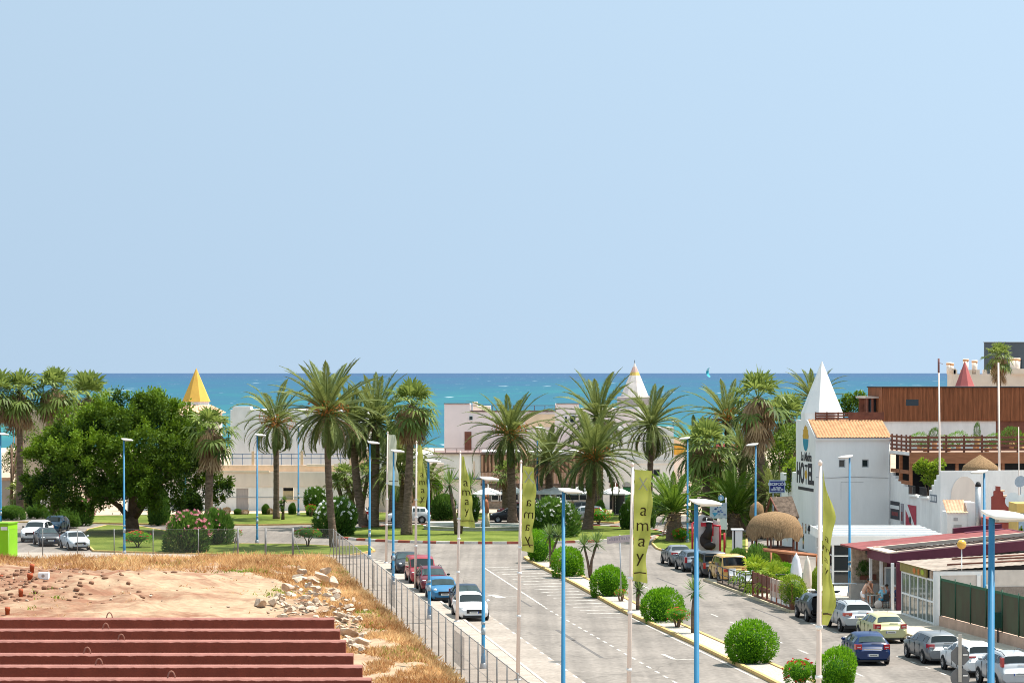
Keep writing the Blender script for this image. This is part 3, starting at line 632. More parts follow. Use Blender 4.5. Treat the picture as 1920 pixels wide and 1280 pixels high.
for i,(px,py,w,h,t) in enumerate(((1012,1054,58,54,'farthest clipped round bush at the tip of the median'),(1067,1082,60,52,'second clipped round bush of the median, counted from the roundabout'),(1141,1119,68,56,'third clipped round bush of the median, beside the street name sign'),(1240,1167,76,64,'fourth clipped round bush of the median, beside a small orange hibiscus'),(1406,1246,92,76,'biggest bright round bush of the median, alone on the gravel'),(1568,1300,78,76,'nearest bright bush of the median, behind the nearest flag'))):
    shrub('round_bush',t,'bright',px,py,w,h,i+4,MG,n=2300+200*(i%3))
OG='oleanders round the ring road'
for px,py,w,h,t,fl,nf in ((1035,1008,86,68,'big dark oleander with white flowers on the roundabout lawn',white_fl,50),(630,1006,76,66,'big dark oleander at the left end of the roundabout lawn',white_fl,40),(592,968,44,52,'grey-green oleander bush on the far lawn against the white wall',white_fl,20),(355,1036,86,72,'pink flowering oleander behind the wire fence',pink_fl,46),(405,1022,54,62,'taller oleander behind the pink flowering one',pink_fl,16),(1178,994,32,50,'oleander left of the big amay flag on the roundabout lawn',white_fl,10),(1212,990,36,46,'oleander right of the big amay flag on the roundabout lawn',white_fl,8),(125,990,50,30,'low dark oleander behind the parked silver sedan',None,0),(150,985,56,46,'pink oleander under the ficus beside the parked cars',pink_fl,30),(62,960,26,40,'oleander with pale pink flowers on the far left pavement',pink_fl,14),(22,974,46,24,'low clipped hedge beside the far left road',None,0),(70,972,40,24,'second low hedge beside the far left road',None,0),(357,966,36,44,'oleander beside the blue lamp behind the ficus',None,0),(1235,966,50,30,'dark round hedge bush across the ring road behind the fat palm',None,0),(880,978,40,48,'dark bush with white flowers beside the sculpture',white_fl,20),(1125,976,20,34,'small oleander behind the white parked car',None,0),(745,958,20,40,'thin bush with red flowers behind the white hatchback',red_fl,14),(832,975,46,46,'mixed bush left of the island yuccas across the ring road',None,0),(296,985,40,70,'dark leafy shrub under the right side of the ficus',None,0)):
    shrub('oleander_bush',t,'oleander',px,py,w,h,(int(px)%3)+1,OG,fl,nf)
HG='hibiscus shrubs'
def hib(label,px,py,w,h,th,seed,n=1100):
    Yb=Yg(py); s=Yb/F; root=thing('hibiscus_shrub',label,'shrub',(X_(px,Yb),Yb,.12),0,HG); rx=w*s/2; rz=(h-th)*s/2; cz=h*s-rz
    mb=MB()
    for a in (0,1.3,2.6,3.9,5.2): mb.tube([(math.cos(a)*.05,math.sin(a)*.05,-.14),(math.cos(a)*.14,math.sin(a)*.14,th*s*.6),(math.cos(a)*rx*.6,math.sin(a)*rx*.6,cz)],[.05,.045,.02],5,0)
    mb.build('stems',bark,root)
    o=link('foliage',shrub_mesh('hib',seed,n),root,(0,0,cz)); o.scale=(rx,rx,rz)
    f=flowers(seed+int(px),34,red_fl,-.6).build('flowers',red_fl,root,(0,0,cz)); f.scale=(rx,rx,rz)
hib('umbrella-shaped red hibiscus with forked stem on the near lawn',577,1026,48,34,16,1); hib('red flowering shrub on the lawn left of the pink oleander',258,1028,48,30,8,2)
hib('orange hibiscus beside the fourth round bush of the median',1270,1179,40,36,12,3); hib('red hibiscus in the bottom corner beside the nearest flagpole',1500,1300,58,60,14,1,1500)
hib('orange flowering shrub at the foot of the fat corner palm',1279,1018,34,26,3,2); hib('small hibiscus in front of the low full palm on the roundabout',1122,982,40,26,4,3); hib('tiny red shrub on the lawn edge beside the pink oleander',441,1020,26,26,12,1,500); hib('little hibiscus on the far lawn beside the thin lamp',583,970,20,22,8,2,500); hib('small orange hibiscus at the second round bush of the median',1046,1076,26,22,6,1,500); hib('small red hibiscus at the third round bush of the median',1164,1130,22,22,10,2,500)
YG='yuccas'
def rosette(r,mb,c,L,n=64,low=-.7):
    for k in range(n):
        az=k*2.4; e=1.45-(1.45-low)*(k/n); d=Vector((math.cos(az)*math.cos(e),math.sin(az)*math.cos(e),math.sin(e)))
        leaf(mb,c,d,Vector((0,0,1)),L*r.uniform(.8,1.1),.12,min(1,max(0,.75-.5*k/n+r.uniform(-.15,.15))))
def yucca(label,px,py,heads,L,seed=1,Y=None,r0=.09):
    Yb=Y or Yg(py); s=Yb/F; r=random.Random(seed+int(px)); root=thing('yucca',label,'yucca',(X_(px,Yb),Yb,.1),0,YG); mb=MB(); lf=MB()
    for hx,hy in heads:
        c=Vector(((hx-px)*s,r.uniform(-.2,.2),Z_(hy,Yb)-.1)); mb.tube([(r.uniform(-.1,.1),0,-.1),Vector((c.x*.3,c.y*.3,c.z*.5)),c],[r0*1.4,r0,r0*.8],6,0); rosette(r,lf,c,L*s)
    mb.build('stems',palm_trunk,root); lf.build('leaves',yucca_leaf,root); return root
yucca('tall yucca with one big rosette on the roundabout lawn, behind the third flag',855,1003,[(843,908)],40,1,229.5,.16)
yucca('yucca with a leaning stem right of the third flag on the roundabout lawn',862,1003,[(882,912)],36,2,230.5,.16)
yucca('pair of young yuccas behind the first median bush',1032,1066,[(1030,1004),(1047,1004)],26,3)
yucca('pair of slim yuccas between the second and third median bushes',1105,1086,[(1095,1022),(1119,1018)],27,4)
yucca('yucca half hidden by the big amay flag on the median',1195,1146,[(1197,1082),(1198,1106)],24,5)
yucca('slim yucca leaning beside the blue lamp right of the fourth median bush',1297,1190,[(1302,1108)],32,6)
yucca('spiky cactus-like plant at the foot of the drooping palm',531,976,[(527,945),(533,938),(529,955)],10,7)
def banana(label,px,py,leaves,seed):
    Yb=Yg(py); s=Yb/F; r=random.Random(seed); root=thing('banana_plant',label,'banana plant',(X_(px,Yb),Yb,.1)); mb=MB(); st=MB()
    for hx,hy,l in leaves:
        t=Vector(((hx-px)*s,r.uniform(-.3,.3),Z_(hy,Yb))); b=Vector((t.x*.35,0,t.z*.55)); st.tube([(0,0,0),b],[.12,.05],6,0)
        d=(t-b).normalized(); side=d.cross(Vector((0,1,.2))).normalized()*l*.2; m=b.lerp(t,.5)
        i=mb.vs([b,m+side,t,m-side,m+Vector((0,.1,.12))],r.uniform(.4,.9)); 
        for q in ((0,1,4),(1,2,4),(2,3,4),(3,0,4)): mb.face([i+k for k in q],0)
    st.build('stem',yucca_leaf,root); mb.build('leaves',bush_leaf,root)
banana('broad-leaved banana plant left of the island yuccas across the ring road',818,972,[(812,898,1.6),(828,900,1.7),(800,915,1.4),(840,925,1.5),(820,885,1.6),(808,935,1.2),(834,940,1.3)],3)
banana('orange and green strelitzia clump beside the thick palm',735+55,972,[(780,925,1.2),(795,915,1.2),(788,935,1),(800,940,1)],4)
# low plants along the left white wall
for i,(px,h) in enumerate(((425,14),(445,10),(460,9),(498,18),(506,12),(548,20))):
    shrub('dry_shrub','sparse dry shrub on the sandy strip along the beige building','dry' if i%2==0 else 'oleander',px,966,15,h,1,'sparse shrubs along the beige building',n=2200)
# dry grass of the empty plot
def dry_grass():
    r=random.Random(11); mb=MB()
    def tuft(x,y,h,k,wide=1):
        if x>XF(y)-.25: return
        z=hgt(x,y) if y<200 else .03
        for q in range(k):
            a=r.uniform(0,2*PI); d=Vector((math.cos(a)*r.uniform(.2,1.5),math.sin(a)*r.uniform(.2,1.5),1)); l=h*r.uniform(.35,1.2)
            leaf(mb,Vector((x+r.gauss(0,.14),y+r.gauss(0,.2),z-.04)),d,rv(r),l,.05*wide,min(1,max(0,.48+.9*noise.noise((x*.22,y*.14,31))+r.gauss(0,.24))))
    for _ in range(9500):
        y=r.uniform(179,200.3); x=r.uniform(-52,XF(y)-.2)
        e=noise.noise((x*.12,y*.25,3))*1.6; dens=min(1,max(.0,(y-187+5*min(1,max(0,(x+34)/18))-4*e)/6))
        if r.random()<dens and noise.noise((x*.35,y*.5,21))>-.10: tuft(x,y,.5*(.4+1.1*r.random()),9)
    for _ in range(13500):
        y=r.uniform(106,198); back=r.random()**1.1*(4.4+3.2*noise.noise((y*.14,2,5))+max(0,(y-165)*.13)); x=XF(y)-.25-back
        if noise.noise((x*.5,y*.22,13))<-.12 and back>.8: continue
        tuft(x,y,.30*(.5+1.0*r.random()),8)
    for _ in range(900):
        y=r.uniform(120,186); x=r.uniform(-45,XF(y)-4)
        if noise.noise((x*.25,y*.12,9))>.18: tuft(x,y,.2,6)
    o=mb.build('dry_grass',leafmat('dry_grass_blade',(.30,.14,.045),(.74,.53,.26),.28,.9,.1)); o['kind']='stuff'
    g=MB(); mb=g
    for cx,cy,nn in ((475,1080,50),(520,1068,26),(555,1062,30),(600,1100,60),(640,1080,60),(660,1075,50),(530,1120,40),(685,1160,40),(750,1235,50),(770,1240,40),(700,1180,30),(330,1063,40),(210,1062,30),(590,1118,20),(90,1148,14),(390,1082,10)):
        c=G(cx,cy)
        for _ in range(nn): tuft(c.x+r.gauss(0,.7),c.y+r.gauss(0,1.6),.32,6,1.1)
    o=g.build('green_weeds',lime_leaf); o['kind']='stuff'
dry_grass()
# concrete rubble heap
def rubble():
    r=random.Random(21); meshes=[]
    rm=mat('broken_concrete',(.52,.405,.31),.95,.3,1.5,.1,bump=.6,bscale=7)
    for k in range(7):
        bm=bmesh.new(); bmesh.ops.create_icosphere(bm,subdivisions=3,radius=1)
        sx,sy,sz=r.uniform(.8,1.5),r.uniform(.6,1.1),r.uniform(.5,.8)
        planes=[(rv(r),r.uniform(.34,.62)) for _ in range(11)]
        for v in bm.verts:
            p=v.co.copy()
            for n,d in planes:
                e=p.dot(n)-d
                if e>0: p-=n*e
            v.co=Vector((p.x*sx,p.y*sy,p.z*sz))
        me=bpy.data.meshes.new('rock'); bm.to_mesh(me); bm.free(); me.materials.append(rm); meshes.append(me)
    spots=[]
    for _ in range(120):
        px=r.gauss(592,42); py=1132+abs(r.gauss(0,15))-abs(px-590)*.05+8
        if 462<px<690: spots.append((px,py,r.uniform(.14,.5)))
    for _ in range(40): spots.append((r.gauss(652,18),r.gauss(1182,9),r.uniform(.14,.45)))
    for _ in range(34): spots.append((r.gauss(668,14),r.gauss(1222,8),r.uniform(.14,.45)))
    for q in ((558,1118,.75),(600,1122,.8),(560,1112,.7),(540,1135,.9),(490,1150,.9),(510,1148,.8),(610,1108,.7),(625,1125,.8),(660,1208,.85),(680,1225,.8),(565,1100,.7),(590,1105,.65)): spots.append(q)
    for px,py,s in spots:
        s*=.85; p=G(px,py); z=hgt(p.x,p.y); heap=max(0,1-((px-590)/75)**2)*1.3*r.random() if py<1160 else .25*r.random()
        o=link('rubble_block',r.choice(meshes),None,(p.x,p.y,z+s*.3+heap)); o.scale=(s,s*r.uniform(.8,1.1),s*.8); o.rotation_euler=(r.uniform(-.4,.4),r.uniform(-.4,.4),r.uniform(0,6))
        tag(o,'pale broken concrete block in the rubble heap by the dry grass','rubble','rubble blocks dumped on the empty plot')
    cm=MB(); cl=[]
    for k in range(230):
        px=r.uniform(0,345)*r.random()**.6; py=r.uniform(1072,1155); p=G(px,py); s=r.uniform(.05,.2)
        cl.append((p.x,p.y,hgt(p.x,p.y),s))
    for x,y,z,s in cl: cm.ell((x,y,z+s*.2),(s*r.uniform(.8,1.4),s*r.uniform(.8,1.3),s*r.uniform(.5,.8)),7,5)
    o=cm.build('earth_clods',mat('dark_earth_clods',(.24,.13,.085),.98,.25,2,.05,bump=.6,bscale=9)); o['kind']='stuff'
    for k in range(90):
        px=r.uniform(0,620) if k%3 else r.uniform(0,150); py=r.uniform(1068,1155); p=G(px,py); s=r.uniform(.05,.15)
        o=link('stone',r.choice(meshes),None,(p.x,p.y,hgt(p.x,p.y)+s*.3)); o.scale=(s,s,s); o.rotation_euler=(0,0,r.uniform(0,6)); tag(o,'small loose stone on the bare dirt','stone','loose stones on the bare dirt')
rubble()
# ------------------------------------------------------------------ buildings
class Site:
    """a thing whose Empty stands at its base; parts are written in metres relative to it"""
    def __init__(s,name,label,cat,px,Y,z=0): s.o=Vector((X_(px,Y),Y,z)); s.r=thing(name,label,cat,s.o); s.Y=Y
    def x(s,px,Y=None): return X_(px,Y or s.Y)-s.o.x
    def z(s,py,Y=None): return Z_(py,Y or s.Y)-s.o.z
    def rect(s,mb,p0,p1,y0,y1,Y=None,d=.2,mi=0):
        Y=Y or s.Y; mb.bx(s.x(p0,Y),s.x(p1,Y),Y-s.Y,Y-s.Y+d,s.z(y1,Y),s.z(y0,Y),mi)
    def part(s,name,m,*rects,parent=None):
        mb=MB()
        for q in rects: s.rect(mb,*q[:4],q[4] if len(q)>4 else None,q[5] if len(q)>5 else .2)
        return mb.build(name,m,parent or s.r)
def pyramid(c,r,h,n=8,start=0,mi=0,mb=None,r1=.02):
    mb=mb or MB(); mb.lathe([(r,0),(r1,h)],n,mi,c,False,start); return mb
def tile_roof(mb,a0,a1,b0,z0,b1,z1,cols,rows=9,amp=.06,mi=0):
    """barrel tiles: rounded ridges running down the slope, rows overlapping by a small step"""
    per=6; nx=cols*per; ids=[]
    for k in range(rows*2+1):
        f=(k//2+(k%2)*.98)/rows; f=min(1,f); st=.035*(1 if k%2==0 else 0)
        row=[]
        for i in range(nx+1):
            w=abs(math.sin(PI*i/per)); row.append(((a0+(a1-a0)*i/nx),b0+(b1-b0)*f,z0+(z1-z0)*f+amp*w**.7+st))
        ids.append(mb.vs(row))
    for k in range(len(ids)-1):
        for i in range(nx): mb.face((ids[k]+i,ids[k]+i+1,ids[k+1]+i+1,ids[k+1]+i),mi,True)
# ---- hotel (rotated with the road)
TH=R(7.75); C0=Vector((23.45,206,0)); vv=Vector((math.cos(TH),math.sin(TH))); uu=Vector((-math.sin(TH),math.cos(TH)))
def Lc(px,py,Y):
    d=Vector((X_(px,Y)-C0.x,Y-C0.y)); return (d.dot(vv),d.dot(uu),Z_(py,Y))
def hotel():
    r=thing('hotel_building','white hotel block with tiled eave, sun logo and white octagonal spire','hotel',C0,TH)
    A=5.95; mb=MB()
    wins=[(1.84,2.36,6.70,7.32),(3.68,4.22,6.70,7.32)]
    holed(mb,0,A,0,9.0,0,.25,wins)
    pl=[(.25,0),(6.3,0),(6.3,10.3),(2.6,10.3),(.25,9.12)]
    i=mb.vs([(0,b,z) for b,z in pl]); j=mb.vs([(A,b,z) for b,z in pl])
    mb.face([i+4-k for k in range(5)]); mb.face([j+k for k in range(5)])
    for k in range(5): mb.face((i+k,i+(k+1)%5,j+(k+1)%5,j+k))
    mb.bx(-.02,A,6.3,11.5,0,5.3); mb.bx(-.02,.25,6.35,7.6,5.3,6.1); mb.bx(-.02,.2,9.2,11.5,5.3,5.9)
    mb.build('wall',white,r)
    for h in wins:
        w=MB()
        for q in ((h[0],h[1],h[2],h[2]+.07),(h[0],h[1],h[3]-.07,h[3]),(h[0],h[0]+.07,h[2]+.07,h[3]-.07),(h[1]-.07,h[1],h[2]+.07,h[3]-.07)): w.bx(q[0],q[1],.1,.16,q[2],q[3])
        f=w.build('window',steel,r); p=MB(); p.bx(h[0]+.07,h[1]-.07,.13,.15,h[2]+.07,h[3]-.07); p.build('pane',glass,f)
    mb=MB(); tile_roof(mb,.06,A+.06,-.28,8.96,2.62,10.30,24,9,.075); mb.build('tile_roof',terracotta,r)
    mb=MB(); mb.bx(.0,A+.06,-.2,-.002,8.82,8.93); mb.build('cornice',white,r)
    c=Lc(1541,0,210.3); mb=MB(); mb.lathe([(1.66,10.28),(1.66,10.86)],8,0,(c[0],c[1],0),False,R(22)); mb.build('drum',white,r)
    pyramid((c[0],c[1],10.86),1.66,4.06,8,R(22)).build('spire',white,r)
    mb=MB()
    for z in (10.38,10.58,10.78): mb.bx(.6,6.1,2.45,2.49,z,z+.13)
    for k in range(7): mb.bx(.6+k*.9,.7+k*.9,2.49,2.55,10.3,10.95)
    mb.build('roof_railing',wood_dark,r)
    mb=MB(); mb.bx(3.25,6.1,2.40,2.445,10.34,10.93); mb.build('railing_boards',wood_dark,r)
    # painted sun emblem, lettering and line on the wall that faces the road
    def onwall(b,z): return (-.012,b,z)
    mb=MB(); n=28; cz=8.85; cb=3.1
    pts=[]
    for k in range(n):
        a=2*PI*k/n; rr=1.0 if k%2 else .86
        pts.append((a,rr))
    up=[(-.014,cb-1.0*rr*math.cos(a),cz+1.1*rr*math.sin(a)) for a,rr in pts if math.sin(a)>=-.01]; mb.poly(up,0)
    mb.build('sun_emblem',mat('ochre_sign_paint',(.62,.36,.05),.8,.1,3),r)
    mb=MB(); mb.poly([(-.014,cb-.88*math.cos(a),cz-.02+.95*math.sin(a)) for a in [PI+PI*k/14 for k in range(15)]],0); mb.build('sea_emblem',mat('turquoise_sign_paint',(.05,.27,.38),.8,.1,3),r)
    ink=mat('charcoal_lettering',(.06,.055,.06),.8,.1,3)
    rot=(R(90),0,R(-90))
    text('script_lettering','La Madra',.98,ink,r,(-.02,2.95,7.42),rot,shear=.25,xs=.92,bold=.02)
    text('hotel_lettering','HO',2.2,ink,r,(-.02,4.75,6.05),rot,xs=.74,bold=.07); text('hotel_lettering','EL',2.2,ink,r,(-.02,1.45,6.05),rot,xs=.88,bold=.07)
    mb=MB(); mb.bx(-.03,0,2.86,3.02,5.3,6.66); mb.bx(-.03,0,2.5,3.38,6.66,6.83); mb.build('lettering_stroke',ink,r)
    mb=MB(); mb.poly([(-.034,2.94+.36*math.cos(a),6.05+.36*math.sin(a)) for a in [2*PI*k/16 for k in range(16)]][::-1]); mb.build('small_sun',MATS['ochre_sign_paint'],r)
    mb=MB(); mb.bx(-.02,0,.6,5.5,4.80,5.04); mb.build('lettering_line',ink,r)
    mb=MB()
    for b0 in (1.9,2.9,3.9): mb.bx(-.012,.1,b0,b0+.32,1.45,2.2)
    mb.bx(-.012,.1,3.7,4.1,.2,1.35)
    for b in (1.9,): pass
    mb.build('slit_window',glass,r)
    mb=MB(); mb.bx(-.06,-.02,7.7,9.1,5.32,6.25)
    for k in range(8): mb.bx(-.1,-.06,7.7+k*.19,7.76+k*.19,5.32,6.4)
    mb.build('balcony_railing',frame_black,r)
    c=MB(); c.tube([(.02,-.02,5.95),(1.2,-.02,5.9),(3,-.02,5.97),(A,-.02,5.86)],[.012]*4,4); c.build('cable',frame_black,r); c=MB(); c.tube([(A-.12,-.06,.2),(A-.12,-.06,8.8)],[.045]*2,6); c.build('drain_pipe',white_dirty,r)
    c=MB(); c.bx(2.0,3.8,-.014,-.002,5.55,5.585); c.bx(2.0,2.03,-.014,-.002,4.2,5.55); c.build('plaster_seam',mat('plaster_seam',(.55,.54,.53),.9,.1,3),r)
    # wall lantern
    l=MB(); l.bx(-.35,0,.55,.6,2.15,2.2); l.lathe([(.05,0),(.16,.1),(.12,.38),(.02,.45)],8,0,(-.35,.57,1.75)); l.build('wall_lantern',frame_black,r)
hotel()
def restaurant():
    r=thing('restaurant_building','brown and white restaurant with planked penthouse and planted terrace beside the hotel','restaurant',C0+Vector((vv.x*5.95,vv.y*5.95,0)),TH)
    E=12.6
    # penthouse clad in vertical boards
    mb=MB(); rr=random.Random(3); x=.35
    mb.bx(.36,E,3.42,7.6,10.19,12.84); mb.build('penthouse_core',wood_dark,r)
    mb=MB(); x=.35
    while x<E:
        w=rr.uniform(.07,.10)
        if not (2.2<x+w/2<3.25): mb.bx(x,x+w,3.36,3.42+0*rr.random(),10.19,12.84+.0)
        else: mb.bx(x,x+w,3.36,3.42,10.19,11.42); mb.bx(x,x+w,3.36,3.42,11.92,12.84)
        x+=w+.018
    y=3.45
    while y<7.6: mb.bx(.30,.355,y,y+.085,10.19,12.84); y+=.105
    mb.build('board_cladding',wood_red,r)
    mb=MB(); mb.bx(.22,E+.1,3.25,7.7,12.84,12.93); mb.build('penthouse_roof',mat('dark_roof_edge',(.05,.05,.055),.7,.1,2),r)
    mb=MB(); mb.bx(2.22,3.25,3.38,3.41,11.42,11.92); mb.build('window',glass,r)
    
    for q in ((-.6,.3,5.2,5.3),(-.65,-.5,4.6,4.75),(-.25,-.1,4.5,4.65),(-.6,.3,7.0,7.1)): p=MB(); p.bx(*q,10.19,12.0); p.build('porch_post',wood_dark,r)
    p=MB(); p.bx(-.8,.28,4.3,7.3,12.0,12.14); p.build('porch_roof',mat('pale_canopy',(.45,.38,.34),.7,.1,2),r)
    p=MB(); p.bx(-.45,.25,5.05,5.15,10.3,11.9); p.build('porch_door',glass,r)
    # wall below and terrace
    mb=MB(); mb.bx(0.02,9.6,3.5,3.9,8.0,10.19); mb.build('terrace_wall',white_dirty,r)
    mb=MB(); mb.bx(9.62,E,3.5,3.9,8.0,10.19); mb.build('brown_door',wood_dark,r)
    mb=MB(); mb.bx(0,E,-5.35,3.5,7.72,8.0); mb.build('terrace_deck',mat('deck_boards',(.30,.2,.15),.85,.2,2),r)
    mb=MB(); mb.bx(-.04,E,-5.43,-5.36,7.15,7.98); mb.build('fascia_beam',mat('orange_brown_timber',(.34,.135,.065),.7,.2,2,stretch=(.5,.5,4)),r)
    mb=MB(); mb.bx(-.06,-.01,-5.36,-.05,7.78,8.02); mb.build('deck_edge',white_dirty,r)
    mb=MB()
    for z in (8.12,8.42,8.72,9.05):
        mb.bx(-.02,E,-5.36,-5.31,z,z+.15); mb.bx(-.05,0,-5.3,-.1,z,z+.15)
    for k in range(10): mb.bx(.0+k*1.4,.13+k*1.4,-5.30,-5.18,8.0,9.3)
    for k in range(4): mb.bx(0.01,.12,-4.2+k*1.3,-4.08+k*1.3,8.0,9.3)
    mb.build('terrace_railing',wood_dark,r)
    mb=MB()
    for a,b in ((.0,-5.3),(.0,-2.6),(3.6,-5.3),(7.2,-5.3),(10.8,-5.3)): mb.bx(a,a+.22,b,b+.22,3.2,7.7)
    for z in (6.35,5.55): mb.bx(0,.14,-5.0,-.1,z,z+.28)
    mb.build('terrace_posts',MATS['orange_brown_timber'],r)
    mb=MB(); mb.bx(.16,E,-.99,-.95,4.0,7.7); mb.bx(2.1,E,-3.0,-2.95,4.0,7.1); mb.build('dark_opening',dark_int,r)
    # stepped side wall along the steps, then the front wall
    mb=MB(); tops=[(0,.7,6.3),(.7,1.4,6.1),(1.4,2.2,5.9),(2.2,3.0,5.72),(3.0,3.9,5.56),(3.9,5.2,5.38),(5.2,10.5,4.72),(10.5,11.1,5.4),(11.1,11.7,5.8),(11.7,12.3,6.2),(12.3,13.0,6.55)]
    for t0,t1,z in tops: mb.bx(-.03,.27,-t1,-t0,0,z)
    mb.bx(-.03,E,-13.3,-13.0,0,6.9); mb.build('stepped_wall',white_dirty,r)
    mb=MB()
    for t0,t1 in ((5.4,7.3),(8.3,10.3)): mb.bx(-.18,.4,-t1,-t0,4.72,4.86)
    mb.build('balcony_sill',white,r)
    mb=MB()
    for t0,t1 in ((5.4,7.3),(8.3,10.3)):
        mb.bx(-.16,-.13,-t1,-t0,5.5,5.56)
        for k in range(12): mb.bx(-.16,-.13,-t1+k*(t1-t0)/12,-t1+.03+k*(t1-t0)/12,4.86,5.5)
    mb.build('iron_railing',frame_black,r)
    # arched panel on the front wall
    mb=MB(); a0,a1=.75,2.75; cx=(a0+a1)/2; rad=(a1-a0)/2
    pts=[(a0,2.0),(a1,2.0)]+[(cx+rad*math.cos(PI*k/14),5.0+1.5*math.sin(PI*k/14)) for k in range(15)]
    i=mb.vs([(a,-13.36,z) for a,z in pts]); mb.face([i+k for k in range(len(pts))]); j=mb.vs([(a,-13.30,z) for a,z in pts])
    for k in range(len(pts)): mb.face((i+k,i+(k+1)%len(pts),j+(k+1)%len(pts),j+k))
    mb.build('arched_panel',cream,r)
    pl=MB(); pl.bx(-.06,-.035,-12.4,-10.75,4.55,5.1); q=pl.build('wall_plaque',mat('slate_blue_plaque',(.17,.2,.24),.5,.1,3),r)
    pl=MB()
    for k in range(4): pl.bx(-.07,-.06,-12.25+k*.38,-12.0+k*.38,4.65,5.0)
    pl.build('plaque_lettering',frame_white,q)
restaurant()
def on_side(t,z): # point on the side wall of the restaurant
    p=C0+Vector((vv.x*5.95-uu.x*t,vv.y*5.95-uu.y*t,0)); return Vector((p.x-vv.x*.04,p.y-vv.y*.04,z))
def poster(name,label,t0,t1,z0,z1,mats,fn):
    p=on_side((t0+t1)/2,z0); r=thing(name,label,'poster',p,TH); mb=MB(); w=(t1-t0)/2; mb.bx(-.03,-.005,-w,w,0,z1-z0); mb.build('board',mats[0],r); fn(r,w,z1-z0,mats)
def fn1(r,w,h,m):
    mb=MB(); mb.bx(-.036,-.031,-w,w,h*.58,h*.78); mb.build('white_band',frame_white,r); mb=MB(); mb.bx(-.036,-.031,-w*.7,w*.7,h*.2,h*.42); mb.build('red_band',m[1],r)
poster('poster','black poster with white and red bands on the white side wall',.25,2.7,2.75,4.12,[mat('black_poster',(.05,.05,.06),.7,.2,4),mat('dull_red_print',(.22,.05,.05),.7,.2,4)],fn1)
def fn2(r,w,h,m):
    mb=MB(); mb.bx(-.036,-.031,-w*.3,w*.6,h*.15,h*.6); mb.build('red_print',m[1],r)
poster('poster','narrow grey and red banner between the black and the red poster',3.05,3.9,2.5,4.05,[mat('grey_poster',(.3,.28,.31),.7,.2,4),MATS['dull_red_print']],fn2)
def fn3(r,w,h,m):
    mb=MB(); mb.poly([(-.036,w,h),(-.036,w*.62,h),(-.036,-w*.95,0),(-.036,-w*.45,0),(-.036,w,h*.78)][::-1]); mb.build('white_diagonal',frame_white,r)
    mb=MB(); mb.ell((-.035,w*.1,h*.34),(.008,w*.22,h*.17)); mb.build('dark_figure',MATS['black_poster'],r)
poster('poster','red poster with a white diagonal stripe on the side wall',4.4,7.2,2.35,4.05,[mat('red_poster',(.42,.05,.08),.7,.1,3)],fn3)
# terrace plants, straw parasol, air conditioner, tall masts
def wloc(px,Y,z): return Vector((X_(px,Y),Y,z))
for px,py,w,h,kind,t in ((1724,822,30,30,'bright','bright leafy pot plant at the left of the upper terrace'),(1752,815,20,28,'oleander','grey-green pot plant behind the first white mast'),(1772,822,22,16,'lime','yellow-green pot plant beside the first white mast'),(1797,820,32,30,'bright','round green pot plant in the middle of the upper terrace'),(1829,824,22,22,'lime','lime pot plant under the climbing creeper'),(1832,808,12,34,'oleander','thin climbing creeper on the terrace wall'),(1864,822,26,26,'bright','green pot plant in front of the air conditioner'),(1897,815,36,34,'oleander','tall wild plant at the right end of the upper terrace'),(1915,830,24,30,'lime','lime plant at the right edge of the upper terrace'),(1735,845,18,14,'oleander','grey plant behind the terrace railing, left'),(1778,846,20,14,'oleander','grey plant behind the terrace railing, middle'),(1850,846,20,14,'oleander','grey plant behind the terrace railing, right')):
    Yb=207.5 if py<835 else 203.2; s=Yb/F; root=thing('terrace_plant',t,'pot plant',(X_(px,Yb),Yb,8.0),0,'terrace plants'); rx=w*s/2; z0=max(.35,Z_(py+h*.35,Yb)-8.0); rz=h*s/2
    o=link('foliage',shrub_mesh(kind,2 if w>20 else 1,420),root,(0,0,z0+rz*.6)); o.scale=(rx,rx,rz)
    mb=MB(); mb.lathe([(.16,0),(.22,max(.3,z0-.1))],10); mb.build('pot',terracotta,root)
t=thing('straw_parasol','straw parasol on the restaurant terrace','parasol',wloc(1838,196,4.2))
mb=MB(); mb.lathe([(1.32,-.28),(1.36,-.2),(1.25,.1),(.7,.5),(.12,.86),(.02,.92)],20); mb.build('straw_canopy',thatch,t,(0,0,Z_(882,196)+.25-4.2)); mb=MB(); mb.bar((0,0,0),(0,0,2.9),.05); mb.build('pole',wood_dark,t)
t=thing('air_conditioner','white air conditioner with round fan on the terrace wall','air conditioner',(X_(1863,208.8),208.8,8.0),TH)
mb=MB(); mb.bx(-.5,.5,-.2,.2,.1,.85); mb.build('case',frame_white,t); mb=MB(); mb.tube([(-.1,-.24,.48),(-.1,-.2,.48)],[.3,.3],18); mb.build('fan_grille',steel,t)
for px,y0,px1,y1,Y,rad,lab in ((1760,673,1764,912,194.5,.075,'tall white mast with a short dark arm, left of two'),(1872,680,1875,915,194.5,.085,'tall white mast in front of the far fan palm'),(1910,800,1911,880,192,.04,'thin pale post at the right edge of the terrace')):
    zb=Z_(y1,Y); t=thing('mast',lab,'mast',(X_(px1,Y),Y,0)); dx=X_(px,Y)-X_(px1,Y)
    mb=MB(); mb.tube([(0,0,0),(dx,0,Z_(y0,Y))],[rad*1.3,rad*.75],8); mb.build('pole',pole_paint,t)
    if px==1760:
        mb=MB(); mb.tube([(dx,0,Z_(y0,Y)-1.0),(dx,0,Z_(y0,Y)+.05)],[.075,.075],8); mb.bar((dx,0,Z_(680,Y)),(dx+.3,0,Z_(682,Y)),.02); mb.build('dark_tip',mat('faded_red_band',(.2,.09,.09),.6,.2,4),t)
